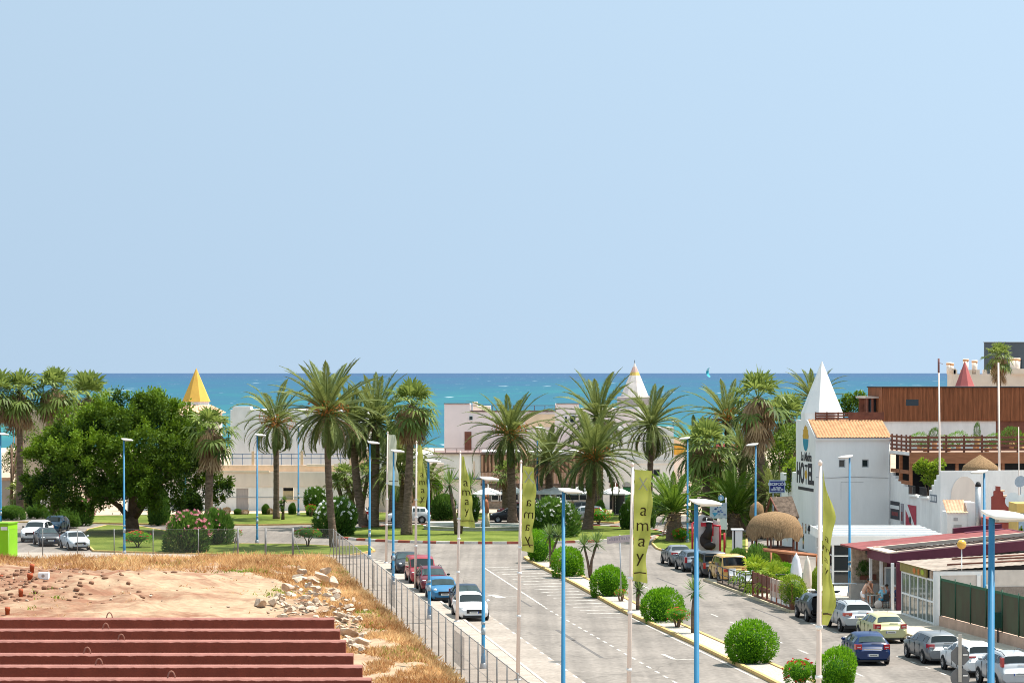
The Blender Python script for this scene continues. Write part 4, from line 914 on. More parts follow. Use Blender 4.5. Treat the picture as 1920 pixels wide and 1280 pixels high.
# ---- white glazed pavilion in front of the hotel
def pavilion():
    o=Vector((X_(1560,174.5),174.5,0)); r=thing('glass_pavilion','white framed glass pavilion with flat roof at the foot of the hotel','pavilion',o,0); W=7.6
    mb=MB(); mb.bx(0,W,0,12.0,3.1,3.32); mb.build('roof',mat('grey_roof_sheet',(.42,.42,.43),.7,.12,2),r)
    mb=MB()
    for k in range(5): mb.bx(.2,W-.2,1.0+k*2.3,1.6+k*2.3,3.32,3.42)
    mb.build('roof_slats',frame_white,r)
    mb=MB(); mb.bx(-.03,W,-.08,0,2.75,3.36); mb.bx(-.08,-.03,-.08,12,2.75,3.36); mb.build('fascia',white,r)
    mb=MB()
    for x in (0,1.2,2.4,4.4,6.2,7.4): mb.bx(x,x+.14,0,.14,.12,2.75)
    for y in (2.2,4.4,6.6,8.8): mb.bx(0,.14,y,y+.14,.12,2.75)
    for z in (1.0,2.0): mb.bx(.14,2.6,.03,.1,z,z+.08); mb.bx(.03,.1,.14,8.8,z,z+.08)
    mb.build('frame',frame_white,r)
    mb=MB(); mb.bx(.14,1.35,.06,.08,.12,2.75); mb.bx(.06,.08,.14,8.8,.12,2.75); mb.build('pane',glass,r)
    mb=MB(); mb.bx(1.5,2.6,.06,.09,1.6,2.72); mb.build('roller_blind',mat('grey_green_blind',(.13,.15,.13),.7,.1,3),r)
    mb=MB(); mb.bx(1.45,2.5,.02,.05,.0,0.9) ; mb.build('white_counter',frame_white,r)
    mb=MB(); mb.bx(1.9,2.6,.0,.06,.1,1.5); mb.bx(2.75,7.4,.5,.55,.1,2.7); mb.build('dark_doorway',dark_int,r)
    mb=MB(); mb.bx(1.5,1.86,-.03,0,.85,1.45); p=mb.build('menu_board',frame_white,r); mb=MB(); mb.bx(1.56,1.80,-.036,-.031,1.0,1.3); mb.build('blue_print',mat('blue_print',(.06,.22,.42),.6,.1,4),p)
pavilion()
# ---- burgundy bar with pergola roof
def bar_():
    o=Vector((22.15,156.2,0)); r=thing('bar_building','burgundy bar with worn red roof and slatted awning frame','bar',o,TH); W=10.2; sl=.085
    def rb(mb,a0,a1,b0,b1,z0,z1,mi=0): # boxes that follow the roof's rise to the right
        i=mb.vs([(a0,b0,z0+a0*sl),(a1,b0,z0+a1*sl),(a1,b1,z0+a1*sl),(a0,b1,z0+a0*sl),(a0,b0,z1+a0*sl),(a1,b0,z1+a1*sl),(a1,b1,z1+a1*sl),(a0,b1,z1+a0*sl)])
        for q in ((3,2,1,0),(4,5,6,7),(0,1,5,4),(1,2,6,5),(2,3,7,6),(3,0,4,7)): mb.face([i+k for k in q],mi)
    mb=MB(); rb(mb,0,W,0,.15,2.85,3.42); rb(mb,0,.15,.15,5,2.85,3.42); rb(mb,W-.15,W,.15,9.2,2.85,3.42); mb.build('fascia',burg,r)
    mb=MB(); rb(mb,.1,W-.1,.16,.42,3.3,3.5); rb(mb,.1,W-.1,3.9,4.15,3.35,3.55); rb(mb,-.1,.5,.0,4.9,3.425,3.5); mb.build('pale_beam',mat('cream_beam',(.62,.49,.40),.8,.08,2),r)
    mb=MB()
    for k in range(26): rb(mb,.5+k*.36,.72+k*.36,.42,3.9,3.28,3.34)
    mb.build('slats',mat('dark_cane',(.05,.032,.026),.95,.4,5),r)
    mb=MB(); rb(mb,.45,W-.2,.5,3.85,3.2,3.24); mb.build('cane_matting',MATS['dark_cane'],r)
    mb=MB(); rb(mb,-.55,W-.4,4.2,9.3,3.36,3.46); mb.build('roof',burg_l,r)
    mb=MB(); rb(mb,6.6,W-.5,8.9,9.2,3.46,3.78); rb(mb,7.2,W-.5,8.2,8.9,3.46,3.50); mb.build('parapet',burg,r)
    mb=MB(); mb.bx(-.35,3.0,7.2,7.5,.12,3.3); mb.build('stone_wall',mat('honey_stone',(.43,.33,.25),.9,.35,4,.1,bump=.6,bscale=9),r)
    mb=MB(); mb.bx(3.0,W,6.0,6.2,.12,3.3); mb.build('back_wall',burg,r)
    mb=MB(); mb.bx(.15,W,4.2,6.0,3.0,3.2); mb.bx(2.6,W,5.9,5.98,.2,2.6); mb.build('dark_opening',dark_int,r)
    mb=MB()
    for a,b in ((.0,-.3),(.3,3.2),(1.9,4.6),(.2,5.2)): mb=MB(); mb.bx(a,a+.16,b,b+.16,.12,2.9); mb.build('white_post',frame_white,r)
    mb=MB(); mb.bx(.34,.6,-.25,0,.12,2.9); mb.bx(1.2,2.0,4.9,4.98,1.9,2.9); mb.build('burgundy_post',burg,r)
    mb=MB(); mb.bx(.72,1.3,-.2,0,.12,1.45); mb.build('ochre_half_wall',mat('ochre_wall',(.55,.33,.12),.85,.1,2),r)
    d=MB(); d.bx(1.0,1.95,4.7,4.76,.12,2.3); dd=d.build('glass_door',frame_white,r); d=MB(); d.bx(1.08,1.87,4.67,4.70,.3,2.2); d.build('pane',mat('pale_glass',(.30,.36,.40),.1,.1,2,.5),dd)
    d=MB(); d.bx(-.6,1.15,6.6,7.1,.12,1.15); d.build('counter_block',mat('grey_counter',(.50,.46,.42),.8,.1,2),r)
bar_()
t=thing('planter','dark planter with a round shrub on the counter by the bar wall','planter',(X_(1625,163.6),163.6,Z_(1086,163.6)))
mb=MB(); mb.bx(-.75,.55,-.25,.25,0,.34); mb.build('box',wood_dark,t); o=link('foliage',shrub_mesh('oleander',2,1300),t,(-.25,0,.75)); o.scale=(.42,.4,.5)
mb=MB()
# ---- veranda with sliding windows and tin roof
def veranda():
    A=Vector((22.5,153.8,0)); B=Vector((23.35,147.0,0)); d=(B-A); L=d.length; ang=math.atan2(d.y,d.x)
    r=thing('glazed_veranda','white framed glazed veranda with yellow sign band and pale tin roof','veranda',A,ang)
    mb=MB(); n=4
    for k in range(n+1): mb.bx(L*k/n-.06 if k else 0,L*k/n+.06,-.06,.06,.12,2.62)
    for z in (.12,1.3,2.5): mb.bx(.06,L-.06,-.045,.045,z,z+.1)
    for k in range(n): mb.bx(L*(k+.5)/n-.025,L*(k+.5)/n+.025,-.03,.03,.22,2.5)
    mb.build('frame',frame_white,r)
    mb=MB(); mb.bx(.06,L-.06,-.01,.01,.22,2.5); mb.build('pane',mat('greenish_glass',(.16,.19,.17),.08,.1,2,.5,trans=.25),r)
    mb=MB(); mb.bx(.0,L*.80,-.13,-.05,2.62,3.12); s=mb.build('sign_band',mat('olive_sign',(.24,.19,.05),.6,.2,3),r)
    sm=MB(); sm.ell((L*.44,-.14,2.84),(.32,.02,.17)); sm.ell((L*.57,-.14,2.84),(.22,.02,.18)); sm.build('orange_emblem',mat('orange_print',(.55,.16,.03),.6,.1,3),s)
    sm=MB(); sm.ell((L*.68,-.14,2.86),(.34,.02,.16)); sm.build('lime_emblem',mat('lime_print',(.36,.42,.03),.6,.1,3),s)
    mb=MB(); mb.bx(L-.05,L+.13,-.13,.2,.12,3.1); mb.build('corner_post',frame_white,r)
    # inside: pale wall seen through the glass
    mb=MB(); mb.bx(.1,L,1.6,1.7,.12,2.6); mb.bx(.1,L,.2,1.6,.12,.16); mb.build('inner_wall',cream,r)
    # end wall toward the camera
    mb=MB(); mb.bx(L,L+.12,.2,9.0,.12,3.12); mb.build('end_wall',mat('pale_grey_panel',(.55,.50,.46),.85,.1,1),r)
    mb=MB(); mb.bx(L+.121,L+.16,.2,2.6,2.86,3.06); mb.bx(L+.121,L+.2,2.3,2.5,.2,2.86); mb.bx(L+.121,L+.2,2.75,3.1,.2,2.35); mb.build('white_beam',frame_white,r)
    mb=MB(); mb.bx(L+.121,L+.15,3.1,6.6,1.0,2.2); mb.build('tiled_window',mat('brown_tile_grid',(.20,.17,.15),.5,.25,5),r)
    mb=MB(); N=60
    def zr(w): return 3.14+w*.055
    i=[mb.vs([(-.4+ (L+.6)*f,w,zr(w)+.012*math.sin(k*2.2)) for f in (0,.25,.5,.75,1)]) for k,w in enumerate([-.2+9.6*q/N for q in range(N+1)])]
    for k in range(N):
        for q in range(4): mb.face((i[k]+q,i[k]+q+1,i[k+1]+q+1,i[k+1]+q),0,True)
    mb.build('tin_roof',mat('dusty_tin_roof',(.30,.245,.205),.85,.28,1.2,.2),r)
    mb=MB()
    for x,y0,y1 in ((1.5,2.5,8.8),(3.4,4.6,9.0),(5.0,1.2,7.4)): mb.tube([(x,y0,zr(y0)+.09),(x+.7,y1,zr(y1)+.09)],[.05,.05],6)
    mb.build('roof_pole',wood_dark,r)
veranda()
def ochre_house():
    r=Site('yellow_building','yellow wall with a faded blue mural at the right edge','building',1915,176)
    r.part('wall',mat('yellow_render',(.55,.38,.12),.85,.1,1),(1907,1990,944,1075,176,3)); r.part('mural',mat('faded_mural',(.25,.33,.42),.85,.3,4),(1910,1960,962,1020,175.96,.03))
    mb=MB(); r.rect(mb,1911,1918,990,1000,175.93,.02); r.rect(mb,1914,1916,985,1005,175.93,.02); mb.build('painted_flower',lime_leaf,r.r)
ochre_house()
def red_gable():
    r=Site('red_wall_house','oxblood red house wall with a stepped tiled gable','building',1882,183)
    mb=MB(); pts=[(1860,1012),(1909,1026),(1909,950),(1896,948),(1886,938),(1886,932),(1881,931),(1881,922),(1876,921),(1876,912),(1868,911),(1868,919),(1864,921),(1864,929),(1860,931)]
    P=[(r.x(a),r.z(b)) for a,b in pts]; i=mb.vs([(x,0,z) for x,z in P]); j=mb.vs([(x,.35,z) for x,z in P]); n=len(P)
    mb.face([i+k for k in range(n)]); mb.face([j+n-1-k for k in range(n)])
    for k in range(n): mb.face((i+k,j+k,j+(k+1)%n,i+(k+1)%n))
    mb.bx(r.x(1860),r.x(1909),.35,5,0,r.z(975)); mb.build('wall',red_wall,r.r)
    mb=MB()
    for a,b,y in ((1876,1883,921),(1881,1890,931),(1886,1898,939)): mb.prism([(r.x(a),-.15),(r.x(b),-.15),(r.x(b),.45),(r.x(a),.45)],r.z(y),r.z(y-2.5))
    mb.build('tiles',terra_pale,r.r)
    r.part('awning_slot',steel,(1866,1898,973,979,182.95,.05))
red_gable()
def tiled_box():
    r=Site('tiled_chimney_hut','small white hut with sloping clay tiles and letterbox marks above the bar roof','hut',1796,187)
    mb=MB(); r.rect(mb,1776,1813,960,1060,None,2.4); r.rect(mb,1813.2,1829,942,1060,187.1,2.4); mb.build('wall',white_dirty,r.r)
    mb=MB(); tile_roof(mb,r.x(1774),r.x(1815),-.15,r.z(962),1.6,r.z(940),7,4,.05); mb.build('tile_roof',terra_pale,r.r)
    r.part('wall_mark',steel,(1788,1803,983,992,186.98,.02),(1788,1796,970,976,186.98,.02))
tiled_box()
t=thing('chimney_pipe','shiny steel chimney pipe with a dark cowl above the bar roof','chimney',(X_(1834,186),186,Z_(1003,186)))
hh=Z_(912,186)-Z_(1003,186); mb=MB(); mb.lathe([(.2,-.4),(.2,hh)],14); mb.build('pipe',steel,t); mb=MB(); mb.lathe([(.2,hh),(.21,hh+.1),(.14,hh+.3),(.02,hh+.36)],14); mb.build('cowl',dark_int,t)
def dish(label,px,py,rp,Y,m):
    t=thing('satellite_dish',label,'satellite dish',(X_(px,Y),Y,Z_(py,Y)-1.2)); s=Y/F; r0=rp*s; mb=MB()
    prof=[(r0*k/6,.22*r0*(k/6)**2) for k in range(1,7)]; mb.lathe([(.01,0)]+prof+[(r0*1.02,.22*r0+.02)],20); o=mb.build('reflector',m,t,(0,0,1.2)); o.rotation_euler=(R(72),0,R(-38))
    mb=MB(); mb.bar((0,.1,-.6),(0,.1,1.2),.04); mb.bar((0,.1,1.1),(.25,-.4,.9),.02); mb.build('arm',steel,t)
dish('white satellite dish beside the red stepped gable',1900,938,15,180.5,frame_white); dish('half dish cut by the right photo edge',1921,936,12,180.5,frame_white); dish('grey satellite dish high at the right photo edge',1914,903,11,191,steel)
# ---- green netted fence on a low wall
def green_fence():
    A=Vector((23.6,146.6,0)); B=Vector((28.6,119,0)); d=B-A; L=d.length; ang=math.atan2(d.y,d.x)
    r=thing('netted_fence','dark green netted fence with posts on a low pinkish wall','fence',A,ang)
    mb=MB(); mb.bx(0,L,-.12,.12,.1,.66); mb.build('low_wall',mat('pinkish_wall',(.50,.34,.26),.9,.15,1),r)
    mb=MB(); mb.bx(0,L,-.015,.015,.70,2.72); mb.build('netting',mat('green_brown_netting',(.14,.118,.088),.95,.35,1.1,.05,col2=(.09,.105,.07),stretch=(1,1,.35)),r)
    k=0
    while k*2.35<L:
        mb=MB(); mb.tube([(k*2.35+.04,-.05,.62),(k*2.35+.04,-.05,2.86)],[.035,.035],6); mb.build('post',mat('green_post',(.02,.075,.045),.6,.1,3),r); k+=1
    mb=MB(); mb.bx(0,L,-.035,-.016,2.60,2.74); mb.build('top_hem',mat('green_hem',(.03,.11,.06),.7,.1,3),r)
green_fence()
t=thing('waste_bin','small dark green litter bin fixed before the netted fence','litter bin',(X_(1871,137.5),137.5,.12)); mb=MB(); mb.bx(-.28,.28,-.2,.2,.75,1.55); mb.build('bin',mat('bin_green',(.008,.05,.035),.5,.1,3),t); mb=MB(); mb.bar((0,0,0),(0,0,.8),.04); mb.build('post',frame_black,t)
# ---- far buildings on the left and middle
def left_far():
    r=Site('beige_building','long low beige and white building with blue roof railing behind the left lawn','building',500,269)
    mb=MB(); holed(mb,r.x(238),r.x(695),0,r.z(912),0,.3,[(r.x(443),r.x(466),-.01,r.z(915)),(r.x(530),r.x(551),r.z(936),r.z(914))]); mb.build('lower_wall',white_dirty,r.r)
    r.part('upper_band',cream,(238,690,884,911.8,268.9,.5)); r.part('ledge',peach,(405,640,872,884,269.6,.6)); r.part('ledge_coping',mat('pale_coping',(.72,.60,.46),.8,.08,2),(405,505,882,885.5,268.8,.3),(575,610,870,874,269.5,.5),(626,654,869,874,269.5,.5))
    r.part('upper_block',white_dirty,(432,690,768,905,276,8)); r.part('roof_step',white,(436,470,762,768,276,2),(600,650,772,800,275.7,.3))
    r.part('door',mat('weathered_grey_door',(.42,.38,.37),.85,.1,3,stretch=(6,1,.4)),(443.3,465.7,915,960,269.1,.06))
    w=r.part('window',mat('yellowed_blind',(.55,.45,.28),.8,.15,3),(531,550,920,936,269.15,.05)); r.part('lintel_shadow_gap',dark_int,(531,550,914,920,269.2,.05)); r.part('sill',peach,(527,557,936,938,268.8,.25))
    mb=MB()
    for y in (851,859.5): mb.bx(r.x(415),r.x(660),1.0,1.05,r.z(y)-.04,r.z(y)+.03)
    for k in range(14): mb.bx(r.x(415+k*18.5),r.x(416+k*18.5),1.0,1.05,r.z(872),r.z(851))
    mb.build('blue_railing',mat('blue_railing_paint',(.10,.20,.36),.6,.1,3),r.r)
    mb=MB()
    for k in range(5): mb.bx(r.x(470+k*46),r.x(475+k*46),.9,1.2,r.z(872),r.z(846))
    mb.build('railing_pillars',peach,r.r)
    r.part('drain_line',steel,(240,690,931.5,932.3,268.95,.04))
    mb=MB(); tile_roof(mb,r.x(422),r.x(441),9.2,r.z(787,278),11,r.z(776,278),5,4,.05); mb.build('tile_roof',terracotta,r.r)
    t=Site('golden_spire_tower','octagonal tower with a golden yellow pyramid spire and tile skirt','tower',368,288)
    mb=MB(); mb.lathe([(2.9,0),(2.9,t.z(772))],8,0,(0,0,0),False,R(22)); mb.build('tower_wall',cream,t.r)
    mb=MB(); n=40
    for k in range(8):
        a0=R(22)+k*PI/4; a1=a0+PI/4
        for q in range(5):
            f0,f1=q/5,(q+.72)/5
            P=lambda f,rr,z: ((math.cos(a0)*(1-f)+math.cos(a1)*f)*rr,(math.sin(a0)*(1-f)+math.sin(a1)*f)*rr,z)
            mb.poly([P(f0,3.35,t.z(773)),P(f1,3.35,t.z(773)),P(f1,1.55,t.z(758)),P(f0,1.55,t.z(758))]); mb.poly([P(f1,3.3,t.z(773)-.06),P((q+1)/5,3.3,t.z(773)-.06),P((q+1)/5,1.55,t.z(758)-.06),P(f1,1.55,t.z(758)-.06)])
    mb.build('tile_skirt',terra_pale,t.r)
    mb=MB(); mb.lathe([(1.45,t.z(762)),(1.45,t.z(752))],8,0,(0,0,0),False,R(22)); mb.build('drum',white_dirty,t.r)
    pyramid((0,0,t.z(752.5)),1.58,t.z(690)-t.z(752.5),8,R(22)).build('spire',mat('golden_yellow_paint',(.66,.38,.07),.75,.06,1),t.r)
    b=Site('beige_house','windowless beige house behind the row of four fan palms','house',85,277)
    mb=MB(); b.rect(mb,28,132,771,960,None,10); mb.build('wall',mat('dusty_beige_render',(.60,.48,.38),.9,.08,.5),b.r); b.part('white_side',white,(132,142,776,840,277,6)); b.part('porch_arch',white_dirty,(42,100,918,962,274.5,2)); b.part('dark_opening',dark_int,(48,62,938,960,274.45,.08))
    b.part('string_course',peach,(30,75,905,912,276.9,.1))
    w=Site('garden_wall','low beige wall with a clay coping at the far left edge','wall',5,270); w.part('wall',mat('wall_beige',(.48,.40,.34),.9,.1,1),(-40,22,900,962,270,.4)); w.part('coping',terra_pale,(-42,24,895,900,269.9,.6))
left_far()
def gate_wall():
    r=Site('gate_wall','pale pink gate wall with pillars behind the palms in the middle','wall',725,267)
    r.part('wall',pinkish,(702,740,906,962,267,.4)); r.part('coping',mat('pale_peach_coping',(.74,.58,.47),.85,.06,2),(698,745,900,906,266.9,.6)); r.part('pillar',white_dirty,(740,750,890,962,267,.5),(694,702,895,962,267,.5))
    r.part('back_wall',cream,(655,702,842,962,272,.5),(722,832,868,962,272,.5)); r.part('white_tower',white,(707,722,826,900,270,2)); r.part('brown_gate',wood_pale,(770,800,915,962,271.8,.1)); r.part('peach_block',peach,(672,694,842,880,271.5,.4))
gate_wall()
def middle_far():
    r=Site('pink_building','pale pink flat-roofed building with brown doors behind the parasols','building',1000,285)
    mb=MB()
    holed(mb,r.x(833),r.x(882),0,r.z(757),0,6,[]); holed(mb,r.x(882),r.x(1043),0,r.z(771),0,6,[]); holed(mb,r.x(1043),r.x(1086),0,r.z(757),0,6,[]); holed(mb,r.x(1086),r.x(1192),0,r.z(766),0,6,[])
    mb.build('wall',pinkish,r.r)
    r.part('roof_edge',mat('dark_coping',(.16,.10,.09),.8,.1,2),(832,880.5,755.6,757.2,284.9,.3),(882,1042,769,772,284.9,.3),(1043,1087,755.6,757.2,284.9,.3))
    mb=MB()
    for y in (760,): mb.bx(r.x(882),r.x(1042),.2,.25,r.z(y)-.03,r.z(y)+.03)
    for k in range(9): mb.bx(r.x(884+k*19.6),r.x(885+k*19.6),.2,.25,r.z(769),r.z(760))
    mb.build('roof_railing',wood_dark,r.r)
    r.part('roof_hut',cream,(886,895,753,770,286,2),(895,920,761,770,286,2)); r.part('brown_door',wood_dark,(871,884,809,850,284.95,.1))
    for q in ((879,887,779,788),(1058,1064,780,793),(1068,1080,778,792),(1140,1160,810,828),(960,975,815,835)): w=r.part('window',frame_white,(*q,284.93,.12)); r.part('pane',glass,(q[0]+1,q[1]-1,q[2]+1,q[3]-1,284.9,.02),parent=w)
    r.part('peach_wall',peach,(985,1040,776,800,284.9,.05))
    s=Site('restaurant_wing','low white and slatted restaurant wing with window strip behind white parasols','restaurant',1000,273)
    s.part('white_wall',white_dirty,(770,903,851,898,273,8)); s.part('lower_wall',white,(770,903,899,962,273.4,7)); s.part('base_strip',mat('grey_strip',(.15,.15,.17),.8,.1,2),(770,903,896.5,899,272.8,.3)); s.part('drain_pipe',peach,(888,889.5,864,895,272.9,.1))
    s.part('terrace_slab',mat('dark_coping2',(.22,.15,.14),.8,.1,2),(812,1010,848,851,272.7,8)); mb=MB()
    mb.bx(s.x(812),s.x(1010),.05,.1,s.z(841),s.z(840))
    for k in range(10): mb.bx(s.x(814+k*21),s.x(815+k*21),.05,.1,s.z(849),s.z(840))
    mb.build('terrace_railing',wood_dark,s.r)
    mb=MB(); x=902
    while x<1133:
        s.rect(mb,x,x+4.2,853,884.5,272.8,.12); x+=7.2
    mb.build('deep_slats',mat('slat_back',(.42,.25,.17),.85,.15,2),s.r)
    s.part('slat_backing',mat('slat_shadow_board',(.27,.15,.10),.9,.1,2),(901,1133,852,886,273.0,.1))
    mb=MB(); x=902
    while x<1133: s.rect(mb,x,x+2.2,885,907,272.7,.1); x+=2.6
    mb.build('lower_slats',wood_pale,s.r); s.part('slat_beam',mat('dark_beam',(.1,.07,.06),.8,.1,2),(901,1133,907,910,272.6,.5))
    s.part('upper_wall',white,(903,1133,846,853,273.2,7)); s.part('inner_wall',mat('inner_ceiling',(.5,.45,.42),.8,.1,2),(903,1133,910,962,274.2,6)); s.part('stone_base',mat('stone_base',(.36,.27,.21),.9,.3,4),(917,1110,939,962,273.2,.8))
    for k,px in enumerate((921,938,958,975,993,1012,1042,1060,1072,1086)):
        w=s.part('window',frame_white,(px,px+14,918,939,273.1,.1)); s.part('pane',glass,(px+1,px+13,920,937,273.06,.03),parent=w)
    e=Site('white_house','white house with arched doors right of the slatted restaurant','house',1195,272)
    mb=MB(); holed(mb,e.x(1131),e.x(1263),0,e.z(800),0,.4,[(e.x(1143),e.x(1162),-.01,e.z(912)),(e.x(1168),e.x(1185),-.01,e.z(912)),(e.x(1224),e.x(1238),e.z(893),e.z(879))]); mb.bx(e.x(1131),e.x(1263),.5,8,0,e.z(802)); mb.bx(e.x(1133),e.x(1183),-.3,0,0,e.z(1000) if False else .1); mb.build('wall',white,e.r)
    e.part('string_course',white_dirty,(1180,1263,866,869,271.9,.2)); e.part('plinth',white_dirty,(1131,1263,860,864,271.92,.1))
    for c,m in ((1152,dark_int),(1176,mat('green_door',(.02,.16,.07),.6,.1,2))):
        e.part('door',m,(c-9,c+8,913,962,272.2,.06))
        mb=MB(); w=8.5*.0544; pts=[(e.x(c)-.05+w*math.cos(PI*k/12),e.z(912)+w*1.05*math.sin(PI*k/12)) for k in range(13)]; i=mb.vs([(x,-.03,z) for x,z in pts]); mb.face([i+k for k in range(13)]); mb.build('arch',wood_dark if m is dark_int else steel,e.r)
    w=e.part('window',frame_white,(1224,1238,879,893,272.1,.08)); e.part('pane',glass,(1225.5,1236.5,880.5,891.5,272.06,.03),parent=w)
    l=MB(); l.bx(e.x(1146),e.x(1149),-.3,0,e.z(897),e.z(896)); l.lathe([(.05,0),(.16,.12),(.1,.4),(.02,.45)],8,0,(e.x(1143.5),-.3,e.z(905))); l.build('wall_lantern',frame_black,e.r)
    t=Site('striped_spire_tower','weathered tower with a white, yellow and pink pointed spire','tower',1190,287)
    mb=MB(); mb.lathe([(1.7,0),(1.7,t.z(744))],8,0,(0,0,0),False,R(10)); mb.build('tower_wall',white_dirty,t.r); mb=MB(); mb.lathe([(1.9,t.z(760)),(1.95,t.z(744)),(1.5,t.z(742))],8,0,(0,0,0),False,R(10)); mb.build('drum',mat('grey_plaster',(.36,.32,.31),.9,.2,2),t.r)
    z0,z1=t.z(742),t.z(680)
    def ring(f0,f1,m,nm):
        mb=MB(); r0=1.5; mb.lathe([(r0*(1-f0)+.02,z0+(z1-z0)*f0),(r0*(1-f1)+.02,z0+(z1-z0)*f1)],8,0,(0,0,0),False,R(10)); mb.build(nm,m,t.r)
    ring(0,.62,mat('stained_white',(.66,.58,.54),.85,.15,1.5),'spire_base'); ring(.62,.72,mat('spire_yellow',(.62,.42,.12),.8,.15,2),'spire_yellow_band'); ring(.72,.88,mat('spire_pink',(.55,.36,.31),.8,.15,2),'spire_pink_band'); ring(.88,1,MATS['stained_white'],'spire_tip')
    mb=MB(); mb.bar((0,0,z1-.1),(0,0,z1+.3),.03); mb.build('finial',frame_black,t.r)
    y=Site('orange_house','low cream house with an orange band behind the right palms','house',1300,290); y.part('wall',cream,(1262,1400,852,962,290,6)); y.part('orange_band',mat('orange_band_paint',(.66,.34,.05),.8,.1,2),(1262,1286,835,852,289.9,6)); y.part('flat_roof',peach,(1258,1290,822,835,289.8,6)); y.part('window',glass,(1298,1308,865,890,289.95,.1)); y.part('red_awning',mat('red_awning',(.5,.14,.13),.8,.2,2),(1340,1385,832,846,289.5,1))
middle_far()
def parasols():
    proto=None
    for i,(px,w,py,lab) in enumerate(((915,60,926,'leftmost white parasol, left of the stubby fan palm'),(962,44,924,'white parasol hidden behind the broad palm trunk'),(992,50,924,'white parasol behind the flag with mirrored letters'),(1035,62,924,'white parasol behind the lower palm trunk'),(1085,60,920,'white parasol behind the low full palm'),(1153,56,923,'white parasol alone in front of the arched doors'))):
        Y=263; s=Y/F; z=Z_(py,Y)
        if proto is None:
            proto=thing('parasol',lab,'parasol',(X_(px,Y),Y,.1),.4,'white parasols before the restaurant wing')
            mb=MB(); R_=30*s; n=8; 
            mb.lathe([(R_,z-.16),(R_,z-.04),(R_*.55,z+.27),(.05,z+.56)],n,0,(0,0,0),False); mb.build('canopy',white_cloth,proto); mb=MB(); mb.bar((0,0,0),(0,0,z+.9),.04); mb.build('pole',frame_white,proto); mb=MB(); mb.lathe([(.35,0),(.35,.1)],12); mb.build('base',concrete,proto)
        else:
            o=dup(proto,(X_(px,Y),Y-.3*i,.1),.4+.35*i,lab,(w/56,w/56,1.06))
parasols()
def far_right():
    r=Site('crenellated_house','cream house with a crenellated parapet and round chimneys on the horizon at right','house',1850,300)
    mb=MB(); r.rect(mb,1787,1990,701,800,None,4); r.rect(mb,1787,1792,690,701,None,4)
    for k in range(9): r.rect(mb,1788+k*14,1795+k*14,693,701,None,.6)
    r.rect(mb,1897,1990,691,701,299.7,8)
    mb.build('wall',mat('warm_cream_render',(.68,.58,.50),.88,.06,.6),r.r)
    for px,y in ((1812.5,677),(1829,680),(1781,684),(1785,685),(1908,676),(1902,676)):
        mb=MB(); w=.3 if px<1800 else (.32 if px<1850 else .42); mb.lathe([(w*.9,r.z(701)),(w,r.z(y)+.3),(w*.8,r.z(y)+.25),(w*.8,r.z(y))],10,0,(r.x(px),.6,0)); c=mb.build('chimney',cream,r.r); mb=MB(); mb.lathe([(w*1.05,r.z(y)),(w*1.05,r.z(y)+.22),(.05,r.z(y)+.3)],10,0,(r.x(px),.6,0)); mb.build('cap',terracotta,c)
    g=Site('grey_block','dark blue-grey modern block at the right edge of the horizon','building',1885,330)
    g.part('wall',mat('slate_grey_render',(.085,.105,.13),.8,.08,.4),(1847,2010,642,800,330,.8)); w=g.part('window',glass,(1908,1916,674,692,329.95,.1)); g.part('window_frame',frame_white,(1906.5,1908,672,693,329.9,.1)); g.part('roof_edge',mat('pale_edge',(.3,.33,.36),.7,.1,1),(1846,2010,640.8,642,329.9,1))
    p=Site('red_spire_tower','faded red pyramid spire peeking over the planked penthouse','tower',1809,252); mb=MB(); mb.lathe([(1.1,0),(1.1,p.z(727))],8,0,(0,0,0),False,R(10)); mb.build('tower_wall',white,p.r); pyramid((0,0,p.z(727)),1.02,p.z(677)-p.z(727),8,R(10)).build('spire',mat('faded_red_spire',(.45,.12,.115),.8,.08,1),p.r)
far_right()
